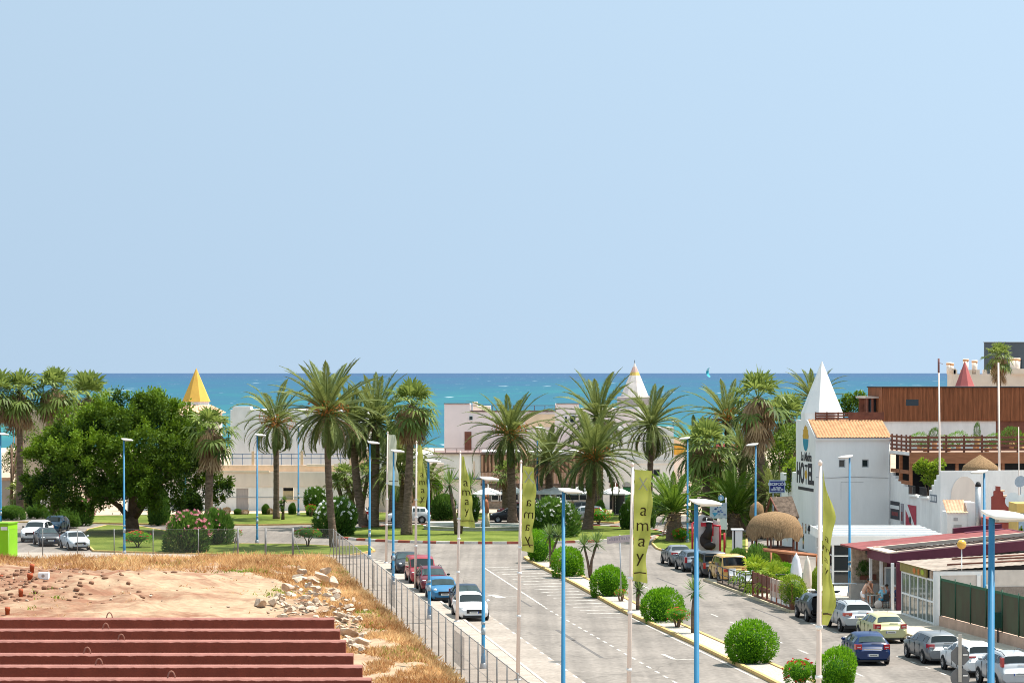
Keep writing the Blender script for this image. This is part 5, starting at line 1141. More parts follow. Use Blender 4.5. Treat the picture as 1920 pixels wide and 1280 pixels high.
# ------------------------------------------------------------------ street furniture
def lamp_proto(h,side,label,loc):
    r=thing('street_lamp',label,'street lamp',loc,0,'blue street lamps'); mb=MB()
    mb.tube([(0,0,-.02),(0,0,.6),(0,0,.62),(0,0,h-.1)],[.115,.105,.09,.06],10,0); mb.build('pole',blue_paint,r)
    r.rotation_euler=(R(random.Random(int(loc[1]*7)).uniform(-.35,.35)),R(random.Random(int(loc[1]*3)).uniform(-.35,.35)),0)
    b=MB(); b.lathe([(.17,0),(.17,.05),(.14,.25),(.12,.27)],10); b.build('base_sleeve',steel,r)
    b=MB(); b.bx(-.045,.045,-.115,-.098,.75,1.15); b.build('access_door',mat('grey_blue_door',(.16,.27,.36),.5,.15,6),r); b=MB(); b.lathe([(.100,1.62),(.099,1.95)],10); b.lathe([(.099,2.1),(.098,2.22)],10); b.build('worn_band',mat('worn_grey_paint',(.30,.36,.40),.7,.35,9),r)
    hd=MB(); st=[(-.25,.06,.04,.12),(-.15,.17,.10,.05),(.05,.22,.18,-.03),(.3,.23,.19,-.045),(.6,.21,.14,-.04),(.82,.16,.07,-.03),(.9,.08,.03,-.025)]; ids=[]; n=9
    for x,w,h_,z0 in st:
        ids.append(hd.vs([(x*side,w*math.cos(PI*k/(n-1)),z0+h_*math.sin(PI*k/(n-1))) for k in range(n)]))
    for k in range(len(st)-1):
        for q in range(n-1): hd.face((ids[k]+q,ids[k]+q+1,ids[k+1]+q+1,ids[k+1]+q)[::side],0,True)
        hd.face((ids[k],ids[k+1],ids[k+1]+n-1,ids[k]+n-1)[::side],0,False)
    hd.face([ids[0]+q for q in range(n)][::-side]); hd.face([ids[-1]+q for q in range(n)][::side])
    o_=hd.build('lamp_head',lamp_white,r,(0,0,h-.1)); o_.scale=(.80,.85,.9)
    l=MB(); l.bx(.12*side if side>0 else -.7,.7 if side>0 else -.12,-.12,.12,-.075,-.035); l.build('lens',mat('lamp_lens',(.5,.5,.46),.2,.1,2),r,(0,0,h-.1))
    return r
L=lamp_proto
for px,Y,h,sd,lab in (
 (692.5,200,8.75,1,'blue street lamp at the roundabout end of the fence pavement'),(737,175,8.85,1,'blue street lamp beside the parked black sedan'),
 (805,150.5,9.0,1,'blue street lamp in front of the parked blue hatchback'),(906,125.4,9.0,1,'blue street lamp crossing the white parked hatchback'),
 (1056,100,9.55,1,'blue street lamp in the middle of the photo, foot below the frame'),(1307,74.5,10.45,1,'blue street lamp between big flag and biggest bush, foot below the frame'),
 (1854,50,11.4,1,'nearest and thickest blue street lamp, at the right side'),
 (233,205,8.85,1,'blue street lamp in front of the ficus'),(482,218,8.9,1,'blue street lamp on the left beside the drooping palm'),(559.5,261,8.8,1,'thin blue street lamp on the far lawn, head lost in fronds'),
 (1.5,230,8.7,1,'blue street lamp cut by the left photo edge'),(347,262,8.5,1,'thin blue street lamp half hidden behind the ficus'),
 (1593,166,8.75,-1,'blue street lamp in front of the white hotel wall'),(1416,200,8.6,-1,'blue street lamp before the palm with the huge brown skirt'),
 (1289,219,8.6,-1,'blue street lamp beside the short fat corner palm'),(1393,246,8.75,-1,'pale blue lamp behind the bushy fan palm'),(1261.5,287,8.8,1,'thin far blue lamp right of the white house'),
 (1007,262,8.6,1,'thin blue lamp rising among the parasols'),(1846,141,8.75,-1,'blue street lamp in front of the steel chimney pipe')):
    L(h,sd,lab,(X_(px,Y),Y,0 if Y<100 else .1))
t=thing('street_lamp','grey street lamp with a curved arm at the far left','street lamp',(X_(38,274),274,.1))
mb=MB(); mb.tube([(0,0,0),(0,0,8.2),(-.15,0,9.0),(-.6,0,9.4),(-1.1,0,9.45)],[.09,.06,.05,.045,.04],8); mb.build('pole',steel,t); mb=MB(); mb.ell((-1.3,0,9.42),(.35,.15,.09)); mb.build('lamp_head',steel,t)
# flagpoles with tall banner flags
flag_m=leafmat('olive_green_flag_cloth',(.235,.265,.05),(.40,.43,.11),.32,.85,.1); flag_f=leafmat('faded_flag_cloth',(.40,.43,.32),(.52,.54,.44),.35,.85,.1)
flag_ink=mat('dark_flag_print',(.075,.05,.02),.9,.1,3); flag_wht=mat('pale_flag_print',(.55,.56,.45),.9,.1,3)
def flag(label,px0,px1,Y,ytop,ybot,wpx,wtop,shape,letters,mirror=False,cloth=None,seed=1,logo=True):
    """pole leaning from px1 (foot) to px0 (top); cloth hangs to its right, wtop/wpx pixel widths"""
    s=Y/F; fx=X_(px1,Y); r=thing('flagpole',label,'flagpole',(fx,Y,.1 if Y>=92 else 0),0,'flagpoles along the pavement'); dx=X_(px0,Y)-fx; z1=Z_(ytop,Y)-r.location.z; z0=Z_(ybot,Y)-r.location.z
    mb=MB(); mb.tube([(0,0,-.02),(dx*.5,0,z1*.5),(dx,0,z1+.12)],[.095,.075,.045],8); mb.build('pole',pole_paint,r)
    mb=MB(); mb.lathe([(.05,z1+.12),(.06,z1+.2),(.02,z1+.26)],8,0,(dx,0,0)); mb.build('finial',pole_paint,r)
    mb=MB(); mb.lathe([(.2,0),(.2,.04),(.1,.1)],8); mb.build('base_plate',steel,r)
    rr=random.Random(seed); nu,nv=8,34; fb=MB(); ids=[]
    def P(u,v):
        w=shape(v)*wpx*s; pxl=dx*((z1-(z1-z0)*v)/z1)+.08
        z=z1-(z1-z0)*v
        fold=(.20*math.sin(u*5.2+v*6+seed)+.10*math.sin(v*17+u*9+seed*2)*u+.05*math.sin(v*41+u*13))*w
        return Vector((pxl+w*u*(1-.09*math.sin(v*8+seed)-.06*math.sin(v*19+seed*3)),fold*u-.02,z-(.16*u*w if v>.93 else 0)-wtop*u*(1-v)*.12))
    for j in range(nv+1):
        row=[]
        for i in range(nu+1): row.append(P(i/nu,j/nv))
        k=fb.vs(row,.5+.25*math.sin(j*.9+seed)); ids.append(k)
    for j in range(nv):
        for i in range(nu): fb.face((ids[j]+i,ids[j]+i+1,ids[j+1]+i+1,ids[j+1]+i),0,True)
    f=fb.build('flag_cloth',cloth or flag_m,r)
    def glyph(nm,ch,v,size,m,xs=1.0,u=.52):
        w=shape(v)*wpx*s
        if w<.12: return
        c=P(u,v); me=textmesh(ch,size*s,.002,xs=min(xs,w/(size*s*.62)) if w else xs,bold=-.003); me.materials.clear(); me.materials.append(m)
        for q in me.vertices:
            q.co=Vector(((-1 if mirror else 1)*q.co.x,0,q.co.y+.0))
        # drape the print on the cloth, 1.5 cm in front of it
        for q in me.vertices:
            uu_=u+q.co.x/max(w,.1); vv_=v-q.co.z/(z1-z0); g=P(min(1,max(0,uu_)),min(1,max(0,vv_))); y=g.y-.025; q.co=Vector((g.x,y,g.z))
        link(nm,me,f)
    for ch,v,sz in letters: glyph('letter',ch,v,sz,flag_ink)
    if logo: 
        glyph('monogram','X',.13,34,flag_wht,.8); 
    mb=MB(); w0=shape(.9)*wpx*s; a,b=P(.08,.93),P(.92,.93); mb.tube([a-Vector((0,.03,0)),P(.5,.925)-Vector((0,.04,0)),b-Vector((0,.03,0))],[.025]*3,5); mb.build('hem_line',flag_ink,f)
    for zz in (.3,.5,.62): 
        mb=MB(); mb.lathe([(.1,-.05),(.1,.05)],8,0,(dx*zz,0,z1*zz)); mb.build('clamp',frame_white,r)
    return r
AM=lambda a,st,sz:[('a',a,sz),('m',a+st,sz),('a',a+2*st,sz),('y',a+3*st,sz)]
flag('farthest flagpole with a faded pale banner',727,724,195,815,908,22,0,lambda v:.55+.35*v,[],cloth=flag_f,seed=3,logo=False)
flag('second farthest flagpole with a narrow green banner before the fence',781,779,171.6,834,948,18,0,lambda v:.35+.6*min(1,v*1.8),AM(.48,.13,17),seed=5,logo=False)
flag('flagpole with a green amay banner widening downward, third from the roundabout',863,857,149,854,985,26,.4,lambda v:.18+.82*min(1,v*1.25),AM(.38,.135,22),seed=8,logo=False)
flag('flagpole whose green banner shows mirrored letters',977,971,120.7,873,1032,23,.6,lambda v:1.0-.35*max(0,v-.72),AM(.42,.145,26),True,seed=2)
flag('flagpole with the widest green amay banner, at the photo middle right',1186,1177,97,880,1088,36,.4,lambda v:.84+.16*math.sin(v*6),AM(.36,.14,34),seed=6)
flag('nearest flagpole with a folded narrow green banner',1538,1532,73,880,1170,25,3.2,lambda v:.12+.62*min(1,v*4)*(1-.5*max(0,v-.88)/.12)*(1+.38*math.cos(v*9.5-1.6)),[('a',.42,19),('m',.49,19),('a',.56,19),('y',.63,19)],seed=9,logo=False)
# wire fences
veil=mat('fence_wire_mesh',(.36,.335,.31),.8,.15,.8,.3,trans=.58); veil2=mat('thin_wire_mesh',(.30,.29,.28),.8,.1,1,.3,trans=.88)
fence_post=mat('grey_fence_post',(.25,.245,.24),.7,.15,3,.4,metal=.2)
def road_fence():
    r=thing('mesh_fence','grey wire mesh fence with many posts along the pavement','fence',(XF(200),200,0)); o=Vector((XF(200),200,0))
    P=lambda y,z: Vector((XF(y)-o.x,y-o.y,z)); ys=[200-3.0*k for k in range(38)]
    for y in ys:
        mb=MB(); mb.tube([P(y,-.05),P(y,2.32)],[.035,.035],6); mb.build('post',fence_post,r)
    mb=MB(); mb.poly([P(200,.1),P(89,.1),P(89,2.25),P(200,2.25)]); mb.build('wire_mesh',veil,r)
    mb=MB(); mb.tube([P(200,2.26),P(89,2.26)],[.022]*2,5); mb.tube([P(200,1.1),P(89,1.1)],[.01]*2,4); mb.build('rail_wire',fence_post,r)
    for y0,y1 in ((153,157),(121,125.5),(166,168)):
        mb=MB(); mb.poly([P(y0,.5)+Vector((.02,0,0)),P(y1,.5)+Vector((.02,0,0)),P(y1,2.0)+Vector((.02,0,0)),P(y0,2.0)+Vector((.02,0,0))]); mb.build('shade_panel',mat('grey_shade_cloth',(.33,.30,.28),.9,.1,2,trans=.4),r)
road_fence()
def lot_fence():
    r=thing('wire_fence','thin wire fence with grey posts along the back of the empty plot','fence',(-12,200.6,0)); o=-12
    for px in (16,80,145,214,287,372):
        mb=MB(); mb.tube([(X_(px,200.6)-o,0,-.05),(X_(px,200.6)-o,0,2.3)],[.04]*2,6); mb.build('post',fence_post,r)
    for px in (446,498,549):
        mb=MB(); mb.tube([(X_(px,200.6)-o,0,-.05),(X_(px,200.6)-o,0,2.35)],[.08]*2,6); mb.build('post',fence_post,r)
    for px,d in ((446,-12),(549,18),(626,-10)):
        mb=MB(); mb.bar((X_(px,200.6)-o,0,1.9),(X_(px+d,200.6)-o,0,0),.025); mb.build('brace',fence_post,r)
    mb=MB(); a,b=X_(-10,200.6)-o,X_(624,200.6)-o; mb.poly([(a,.05,.05),(b,.05,.05),(b,.05,2.22),(a,.05,2.22)]); mb.build('wire_mesh',veil2,r)
    mb=MB()
    for z in (2.24,.18): mb.tube([(a,0,z),(b,0,z)],[.012]*2,4)
    mb.build('rail_wire',fence_post,r)
lot_fence()
# street name sign on the median
t=thing('street_sign','pale pink tilted street name board on a thin pole in the median','sign',(*G(1165,1126).xy,.1)); Y=t.location.y; s=Y/F
mb=MB(); mb.bar((0,0,0),(-.1,0,Z_(1005,Y)),.035); mb.build('pole',steel,t)
mb=MB(); mb.bx(-24*s,24*s,-.05,-.01,-6.5*s,6.5*s); b=mb.build('board',mat('pinkish_sign_board',(.52,.42,.42),.7,.15,4),t,(-.1,0,Z_(1010,Y)-.1)); b.rotation_euler=(0,R(-6),R(-4))
mb=MB(); rr=random.Random(2)
for k in range(9): mb.bx((-20+k*4.6)*s,(-18+k*4.6+rr.random())*s,-.056,-.051,rr.uniform(-3,-1)*s,rr.uniform(2,4)*s)
mb.build('worn_print',mat('faded_print',(.33,.27,.31),.8,.1,4),b)
# backs of a stop sign and a round sign on one post
Y=92; s=Y/F; t=thing('road_sign','grey backs of an octagonal and a round road sign on one post, bottom right','road sign',(X_(1801,Y),Y,.12))
mb=MB(); mb.tube([(0,.05,0),(-.05,.05,Z_(1212,Y))],[.05,.05],8); mb.build('post',steel,t)
sg=mat('sign_back_grey',(.13,.135,.145),.6,.08,3)
for cy,n,rad,st in ((1235,8,18.5,R(22.5)),(1276,28,18,0)):
    mb=MB(); mb.lathe([(rad*s,-.02),(rad*s,.02)],n,0,(0,0,0),False,st); o=mb.build('sign_plate',sg,t,(-.02,-.02+.12*(cy>1250)*0,Z_(cy,Y))); o.rotation_euler=(R(90),0,0)
    mb=MB(); mb.bx(5*s,14*s,-.05,-.03,-1.2*s,1.2*s); mb.build('bracket',frame_white,t,(-.02,-.02,Z_(cy+(-2 if n==8 else -4),Y)))
mb=MB(); mb.bx(-3.2*s,3.2*s,-.09,-.05,Z_(1290,Y)*0-.9,.75); mb.build('post_face',mat('pale_post',(.42,.40,.37),.5,.1,3),t,(-.03,0,Z_(1235,Y)))
# reception sign
Y=209; s=Y/F; t=thing('reception_sign','blue sign reading RECEPCION on a post left of the hotel','sign',(X_(1457,Y),Y,.1))
mb=MB(); mb.bar((-.3,.06,0),(-.3,.06,Z_(903,Y)),.05); mb.bar((.3,.06,0),(.3,.06,Z_(903,Y)),.05); mb.build('post',steel,t)
mb=MB(); mb.bx(-15*s,15*s,-.02,.03,-12*s,12*s); b=mb.build('frame',mat('pale_blue_frame',(.32,.40,.52),.5,.05,3),t,(0,0,Z_(914,Y)))
mb=MB(); mb.bx(-13*s,13*s,-.03,-.021,-9.8*s,9.8*s); mb.build('panel',mat('navy_sign',(.008,.018,.16),.4,.05,3),b)
wt=mat('sign_white',(.65,.7,.8),.5,.05,3)
for tx,sz,zz in (('RECEPCIÓN',5.6,4.2),('La Madra',3.6,-1.9),('HOSTELES',4.6,-6.2)): text('lettering',tx,sz*s*1.25,wt,b,(0,-.036,zz*s),(R(90),0,0),xs=.9,bold=.006)
# map board with round sign, red framed sculpture
Y=212; s=Y/F; t=thing('map_board','blue and white town map board under a round blue sign','map sign',(X_(1348,Y),Y,.12))
mb=MB(); mb.bar((-.5,.04,0),(-.5,.04,Z_(950,Y)),.05); mb.bar((.55,.04,0),(.55,.04,Z_(935,Y)),.05); mb.build('post',steel,t)
mb=MB(); mb.bx(-17*s,15*s,-.03,.02,-15*s,14*s); b=mb.build('board',mat('pale_map',(.45,.50,.58),.6,.1,3),t,(0,0,Z_(959,Y)))
mb=MB(); rr=random.Random(7)
for k in range(14): x=rr.uniform(-13,9); z=rr.uniform(-10,9); mb.bx(x*s,(x+rr.uniform(2,5))*s,-.036,-.031,z*s,(z+rr.uniform(1.5,4))*s)
mb.build('map_print',mat('map_blue',(.10,.16,.40),.6,.3,6),b)
mb=MB(); mb.poly([(-2*s,-.04,11*s),(2*s,-.04,4*s),(8*s,-.04,11*s)]); mb.poly([(-13*s,-.04,-4*s),(-8*s,-.04,-12*s),(-2*s,-.04,-5*s)]); mb.build('map_sea',mat('map_cyan',(.06,.30,.50),.6,.1,3),b)
mb=MB(); mb.tube([(0,-.02,0),(0,.02,0)],[5.5*s]*2,18); c=mb.build('round_sign',mat('pale_blue_disc',(.20,.38,.56),.5,.05,3),t,(4*s,0,Z_(936,Y))); mb=MB(); mb.bx(-2*s,2*s,-.03,-.022,-2.4*s,2.4*s); mb.build('symbol',wt,c)
mb=MB(); mb.bx(2*s,15*s,-.02,.02,-19*s,1*s); mb.build('lower_board',frame_white,t,(0,0,Z_(976,Y)))
Y=205; s=Y/F; t=thing('framed_sculpture','black bulbous figure before a white board in a red tube frame','sculpture',(X_(1325,Y),Y,.12)); red=mat('signal_red_paint',(.42,.02,.035),.5,.1,3)
zf=lambda y:Z_(y,Y)-.12
mb=MB(); q=lambda px:(px-1325)*s
for a,b in (((1298,1045),(1298,980)),((1333,1045),(1333,984)),((1336,1004),(1336,984)),((1350,1045),(1350,986)),((1358,1045),(1358,998)),((1315,982),(1337,982)),((1337,984),(1351,986)),((1298,980),(1302,980))):
    mb.tube([(q(a[0]),-.1,max(0,zf(a[1]))),(q(b[0]),-.1,max(0,zf(b[1])))],[.08]*2,6)
mb.bx(q(1314),q(1337),-.18,-.02,zf(986),zf(979)); mb.build('red_frame',red,t)
mb=MB(); pts=[(1303,1040),(1349,1040),(1349,985),(1344,976),(1318,964),(1306,969),(1301,978)]; i=mb.vs([(q(a),.25,max(.02,zf(b))) for a,b in pts]); j=mb.vs([(q(a),.32,max(.02,zf(b))) for a,b in pts]); n=len(pts); mb.face([i+k for k in range(n)]); mb.face([j+n-1-k for k in range(n)])
for k in range(n): mb.face((i+k,j+k,j+(k+1)%n,i+(k+1)%n))
mb.build('white_board',mat('offwhite_board',(.62,.58,.55),.8,.08,2),t)
mb=MB(); mb.ell((q(1324),0,zf(1012)),(.5,.26,.62)); mb.tube([(q(1324),0,zf(1008)),(q(1330),0,zf(992)),(q(1329),0,zf(978))],[.42,.3,.3],12); mb.ell((q(1327),-.02,zf(974)),(.42,.28,.3)); mb.ell((q(1330),-.05,zf(1022)),(.5,.3,.35)); mb.build('figure',mat('black_figure',(.022,.017,.016),.6,.2,3),t)
mb=MB(); mb.tube([(q(1317),-.24,zf(978)),(q(1327),-.31,zf(977)),(q(1336),-.24,zf(978))],[.045]*3,6); mb.tube([(q(1324),-.28,zf(976)),(q(1325),-.24,zf(970))],[.05,.03],6); mb.build('pale_stripe',frame_white,t)
# thatched gable and straw kiosk beside the hotel
Y=203; s=Y/F; t=thing('thatched_gate','small gabled porch with weathered reed roof against the hotel wall','porch',(X_(1470,Y),Y,.12)); q=lambda px:(px-1470)*s; zf=lambda y:Z_(y,Y)-.12
mb=MB(); i=mb.vs([(q(1462),-1.0,zf(968)),(q(1496),-1.0,zf(966)),(q(1486),.4,zf(930)),(q(1447),.4,zf(932))]); mb.face((i,i+1,i+2,i+3)); j=mb.vs([(q(1447),.4,zf(932)),(q(1486),.4,zf(930)),(q(1496),1.8,zf(960)),(q(1462),1.8,zf(962))]); mb.face((j,j+1,j+2,j+3)); i=mb.vs([(q(1462),-1.0,zf(968)-.14),(q(1496),-1.0,zf(966)-.14),(q(1486),.4,zf(930)-.14),(q(1447),.4,zf(932)-.14)]); mb.face((i,i+3,i+2,i+1)); mb.face((i-8,i,i+1,i-7)); mb.build('reed_roof',thatch_g,t)
mb=MB(); mb.tube([(q(1461),-1.0,zf(970)),(q(1446),.4,zf(933)),(q(1440),1.8,zf(965))],[.07]*3,6); mb.bar((q(1440),.3,zf(966)),(q(1494),-.9,zf(969)),.07)
for px,y in ((1442,1.2),(1492,-.9),(1492,1.4),(1462,-.9)): mb.bar((q(px),y,0),(q(px),y,zf(966)),.07)
mb.build('timber_frame',wood_dark,t)
Y=196; s=Y/F; t=thing('straw_kiosk','round kiosk with shaggy straw roof beside the yellow van','kiosk',(X_(1452,Y),Y,.12)); zf=lambda y:Z_(y,Y)-.12
rr=random.Random(9); mb=MB(); n=44; rings=[]
for k,(rad,z) in enumerate(((53*s,zf(1000)),(52*s,zf(989)),(47*s,zf(977)),(38*s,zf(968)),(24*s,zf(962)),(3*s,zf(958)))):
    rings.append(mb.vs([(rad*math.cos(2*PI*q/n)*(1+rr.uniform(-.03,.03)),rad*.8*math.sin(2*PI*q/n)*(1+rr.uniform(-.03,.03)),z-(rr.random()*.55 if k==0 else 0)) for q in range(n)]))
for k in range(5):
    for q in range(n): mb.face((rings[k]+q,rings[k]+(q+1)%n,rings[k+1]+(q+1)%n,rings[k+1]+q),0,True)
mb.build('straw_roof',thatch,t)
mb=MB(); st=dead_leaf
for k in range(900):
    a=rr.uniform(0,2*PI); rad=50*s*rr.uniform(.93,1.0); z=zf(rr.uniform(984,994)); leaf(mb,Vector((rad*math.cos(a),rad*.8*math.sin(a),z)),Vector((math.cos(a)*.18,math.sin(a)*.18,-1)),Vector((math.cos(a),math.sin(a),0)),rr.uniform(.4,.8),.05,rr.uniform(.3,.9))
mb.build('straw_fringe',dead_leaf,t)
mb=MB()
for k in range(6): a=k*PI/3+.3; mb.bar((1.75*math.cos(a),1.4*math.sin(a),0),(1.75*math.cos(a),1.4*math.sin(a),zf(1000)),.07)
mb.build('post',wood_dark,t); mb=MB(); mb.lathe([(1.3,0),(1.3,1.05),(1.4,1.05),(1.4,1.1)],14); mb.build('counter',wood_dark,t)
t=thing('straw_parasol','small straw parasol behind the kiosk by the palm trunk','parasol',(X_(1419,214),214,.12)); mb=MB(); mb.lathe([(.5,-.9),(.62,-.5),(.5,.2),(.15,.5),(.02,.55)],14); mb.build('straw_canopy',thatch,t,(0,0,Z_(955,214))); mb=MB(); mb.bar((0,0,0),(0,0,Z_(955,214)),.05); mb.build('pole',wood_dark,t)
t=thing('white_hut','white booth with dark door frame left of the kiosk','booth',(X_(1387,203),203,.12)); mb=MB(); mb.bx(-.5,.2,0,1.0,0,1.9); mb.build('wall',white_dirty,t); mb=MB(); mb.bx(-.6,.3,-.1,1.1,1.9,2.0); mb.build('roof',frame_white,t); mb=MB(); mb.bx(-.46,-.36,-.03,0,0,1.9); mb.build('door_frame',frame_black,t)
# fountain with a carved sculpture on the roundabout
fc=Vector((X_(892,237.5),237.5,.13)); t=thing('fountain','low pale stone fountain basin on the roundabout lawn','fountain',fc)
mb=MB(); N=48; W_=4.6; rg=[]
for rad,z in ((W_,0),(W_,.22),(W_*1.02,.24),(W_*1.02,.34),(W_*.9,.34),(W_*.9,.15)): rg.append(mb.vs([(rad*math.cos(2*PI*q/N),rad*.72*math.sin(2*PI*q/N),z) for q in range(N)]))
for k in range(5):
    for q in range(N): mb.face((rg[k]+q,rg[k]+(q+1)%N,rg[k+1]+(q+1)%N,rg[k+1]+q),0,False)
mb.build('basin',mat('pale_grey_stone',(.50,.47,.42),.85,.1,1.5),t); mb=MB(); mb.poly([(W_*.9*math.cos(2*PI*q/N),W_*.65*math.sin(2*PI*q/N),.26) for q in range(N)]); mb.build('water',mat('fountain_water',(.10,.15,.14),.08,.1,2,.6),t)
mb=MB(); mb.bx(-4.3,-1.6,-1.0,1.0,.3,.62); mb.build('stone_ledge',mat('pale_grey_stone2',(.56,.52,.46),.85,.1,1.5),t)
Y=236.5; s=Y/F; t=thing('carved_sculpture','carved figure with red-brown top and cream stone foot in the fountain','sculpture',(X_(911,Y),Y,.3)); zf=lambda y:Z_(y,Y)-.3; rr=random.Random(4)
mb=MB()
for x0,x1 in ((-.32,-.1),(.22,.1),(-.02,0)): mb.tube([(x0,rr.uniform(-.1,.1),-.1),((x0+x1)/2,0,zf(975)),(x1,0,zf(958))],[.17,.15,.17],8)
mb.build('stone_foot',mat('cream_stone',(.52,.42,.26),.9,.25,5,bump=.6,bscale=8),t)
mb=MB(); mb.tube([(.03,0,zf(960)),(.06,0,zf(950)),(.0,0,zf(942)),(.02,0,zf(935))],[.26,.2,.24,.12],10); mb.ell((-.02,0,zf(931)),(.14,.14,.17)); mb.tube([(.12,0,zf(940)),(.22,0,zf(930)),(.18,0,zf(924))],[.07,.06,.04],6); mb.tube([(-.16,0,zf(941)),(-.22,0,zf(948)),(-.08,-.1,zf(953))],[.07,.06,.05],6); mb.build('red_figure',mat('terracotta_carving',(.36,.13,.07),.8,.25,5,bump=.4,bscale=8),t)
# black water tank and small stuff in front of the arched doors
Y=262; t=thing('water_tank','black ribbed water tank in front of the arched doors','tank',(X_(1160,Y),Y,.1)); mb=MB(); prof=[]; h=Z_(928,Y)-.1
for k in range(14): z=h*k/13; prof+= [(.62,z),(.66,z+.05)]
mb.lathe(prof+[(.4,h+.12),(.05,h+.16)],16); mb.build('tank_body',mat('black_plastic',(.03,.035,.042),.5,.1,3),t); mb=MB(); mb.lathe([(.2,h+.16),(.2,h+.25)],10); mb.build('lid',frame_black,t)
# green container, clay pipes
t=thing('skip_container','bright lime green waste container at the left edge','container',(X_(-16,201.5),201.5,0),R(-6)); mb=MB(); mb.prism([(-2.0,-.9),(1.55,-.9),(1.75,.9),(-2.0,.9)],.12,2.65); mb.build('body',mat('lime_container_paint',(.26,.60,.012),.5,.04,1),t); mb=MB(); mb.prism([(-2.02,-.95),(1.6,-.95),(1.8,.95),(-2.02,.95)],2.65,2.74); mb.build('rim',mat('lime_rim',(.20,.48,.02),.5,.05,2),t); mb=MB(); mb.bx(1.0,1.5,-.93,-.905,2.2,2.45); mb.build('label_sticker',frame_white,t); mb=MB(); mb.ell((-.4,-1.6,.12),(.9,.5,.3)); mb.build('plastic_sheet',plastic_w,t)
pm=mat('orange_clay_pipe',(.42,.095,.035),.6,.15,3)
for px,y0,y1,w,lab in ((60,1065,1082,9,'tall orange pipe stub, upper one of the leaning pair on the dirt mound'),(56,1079,1094,11,'orange pipe stub with collar, lower one of the leaning pair'),(39,1104,1120,9,'orange pipe stub beside a white scrap on the dirt'),(14,1130,1144,10,'orange pipe stub nearest the red beams'),(2,1083,1090,8,'orange pipe scrap at the left photo edge')):
    p=G(px,y1); z=hgt(p.x,p.y); p=G(px,y1,z); s=p.y/F; r0=w*s/2; h=(y1-y0)*s; t=thing('pipe_stub',lab,'pipe',(p.x,p.y,hgt(p.x,p.y)-.05)); mb=MB(); mb.lathe([(r0*.85,0),(r0*.85,h*.6),(r0,h*.6),(r0,h+.05),(r0*.8,h+.05),(r0*.78,h*.7)],14); mb.build('pipe',pm,t)
p=G(82,1118); t=thing('bucket_block','white plaster block with a round hole on the dirt','block',(p.x,p.y,hgt(p.x,p.y)-.03)); mb=MB(); mb.bx(-.33,.33,-.25,.25,0,.4); mb.build('block_body',white_dirty,t); mb=MB(); mb.tube([(0,-.27,.22),(0,-.2,.22)],[.1,.1],12); mb.build('hole_ring',concrete,t)
# red painted beams of the unfinished terrace below the viewer
HB=1.5
labs=('farthest red painted beam','second farthest red painted beam','third farthest red painted beam','third nearest red painted beam','second nearest red painted beam','nearest red painted beam')
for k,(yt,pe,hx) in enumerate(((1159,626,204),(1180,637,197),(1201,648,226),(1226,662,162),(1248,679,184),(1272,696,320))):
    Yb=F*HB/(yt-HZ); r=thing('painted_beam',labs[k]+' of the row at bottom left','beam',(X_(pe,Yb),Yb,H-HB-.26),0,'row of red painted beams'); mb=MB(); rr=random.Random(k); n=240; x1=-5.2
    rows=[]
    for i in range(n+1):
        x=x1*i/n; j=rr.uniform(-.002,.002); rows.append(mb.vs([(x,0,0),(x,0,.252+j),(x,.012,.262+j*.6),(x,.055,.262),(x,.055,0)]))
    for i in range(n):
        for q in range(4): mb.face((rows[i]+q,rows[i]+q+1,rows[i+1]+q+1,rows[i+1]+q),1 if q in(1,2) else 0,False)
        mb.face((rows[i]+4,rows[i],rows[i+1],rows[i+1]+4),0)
    mb.face([rows[0]+4-q for q in range(5)]); mb.face([rows[n]+q for q in range(5)]); mb.build('beam_body',[beam_m,mat('sunlit_beam_top',(.33,.15,.125),.9,.15,9,.1)],r)  # lighter pink top faces: sunlight on the beams put into the colour
    hx_=X_(hx,Yb)-X_(pe,Yb); mb=MB(); mb.tube([(hx_-.019*math.cos(PI*q/10),.03,.25+.045*math.sin(PI*q/10)) for q in range(11)],[.004]*11,5); mb.build('iron_loop',mat('rusty_iron',(.30,.13,.09),.8,.2,6),r)
mb=MB(); mb.bx(-9,-3.6,12,18,0,H-HB-.26); o=mb.build('house_wall',white); o['kind']='structure'
# kite over the sea
Y=620; s=Y/F; t=thing('kite','turquoise and white kitesurf kite low over the sea','kite',(X_(1329,Y),Y,Z_(698,Y))); mb=MB(); ids=[]
for k in range(11):
    a=R(-78+15.6*k)*1.0; c=Vector((1.0*math.cos(a)*-1+.5,0,1.15*math.sin(a))); ids.append(mb.vs([c+Vector((-.18,-.5,0)),c+Vector((.42*math.cos(a)+.1,.5,.2))]))
for k in range(10): mb.face((ids[k],ids[k]+1,ids[k+1]+1,ids[k+1]),0 if k<6 else 1,True)
mb.build('kite_canopy',[mat('kite_teal',(.05,.36,.44),.7,.05,1),plastic_w],t)
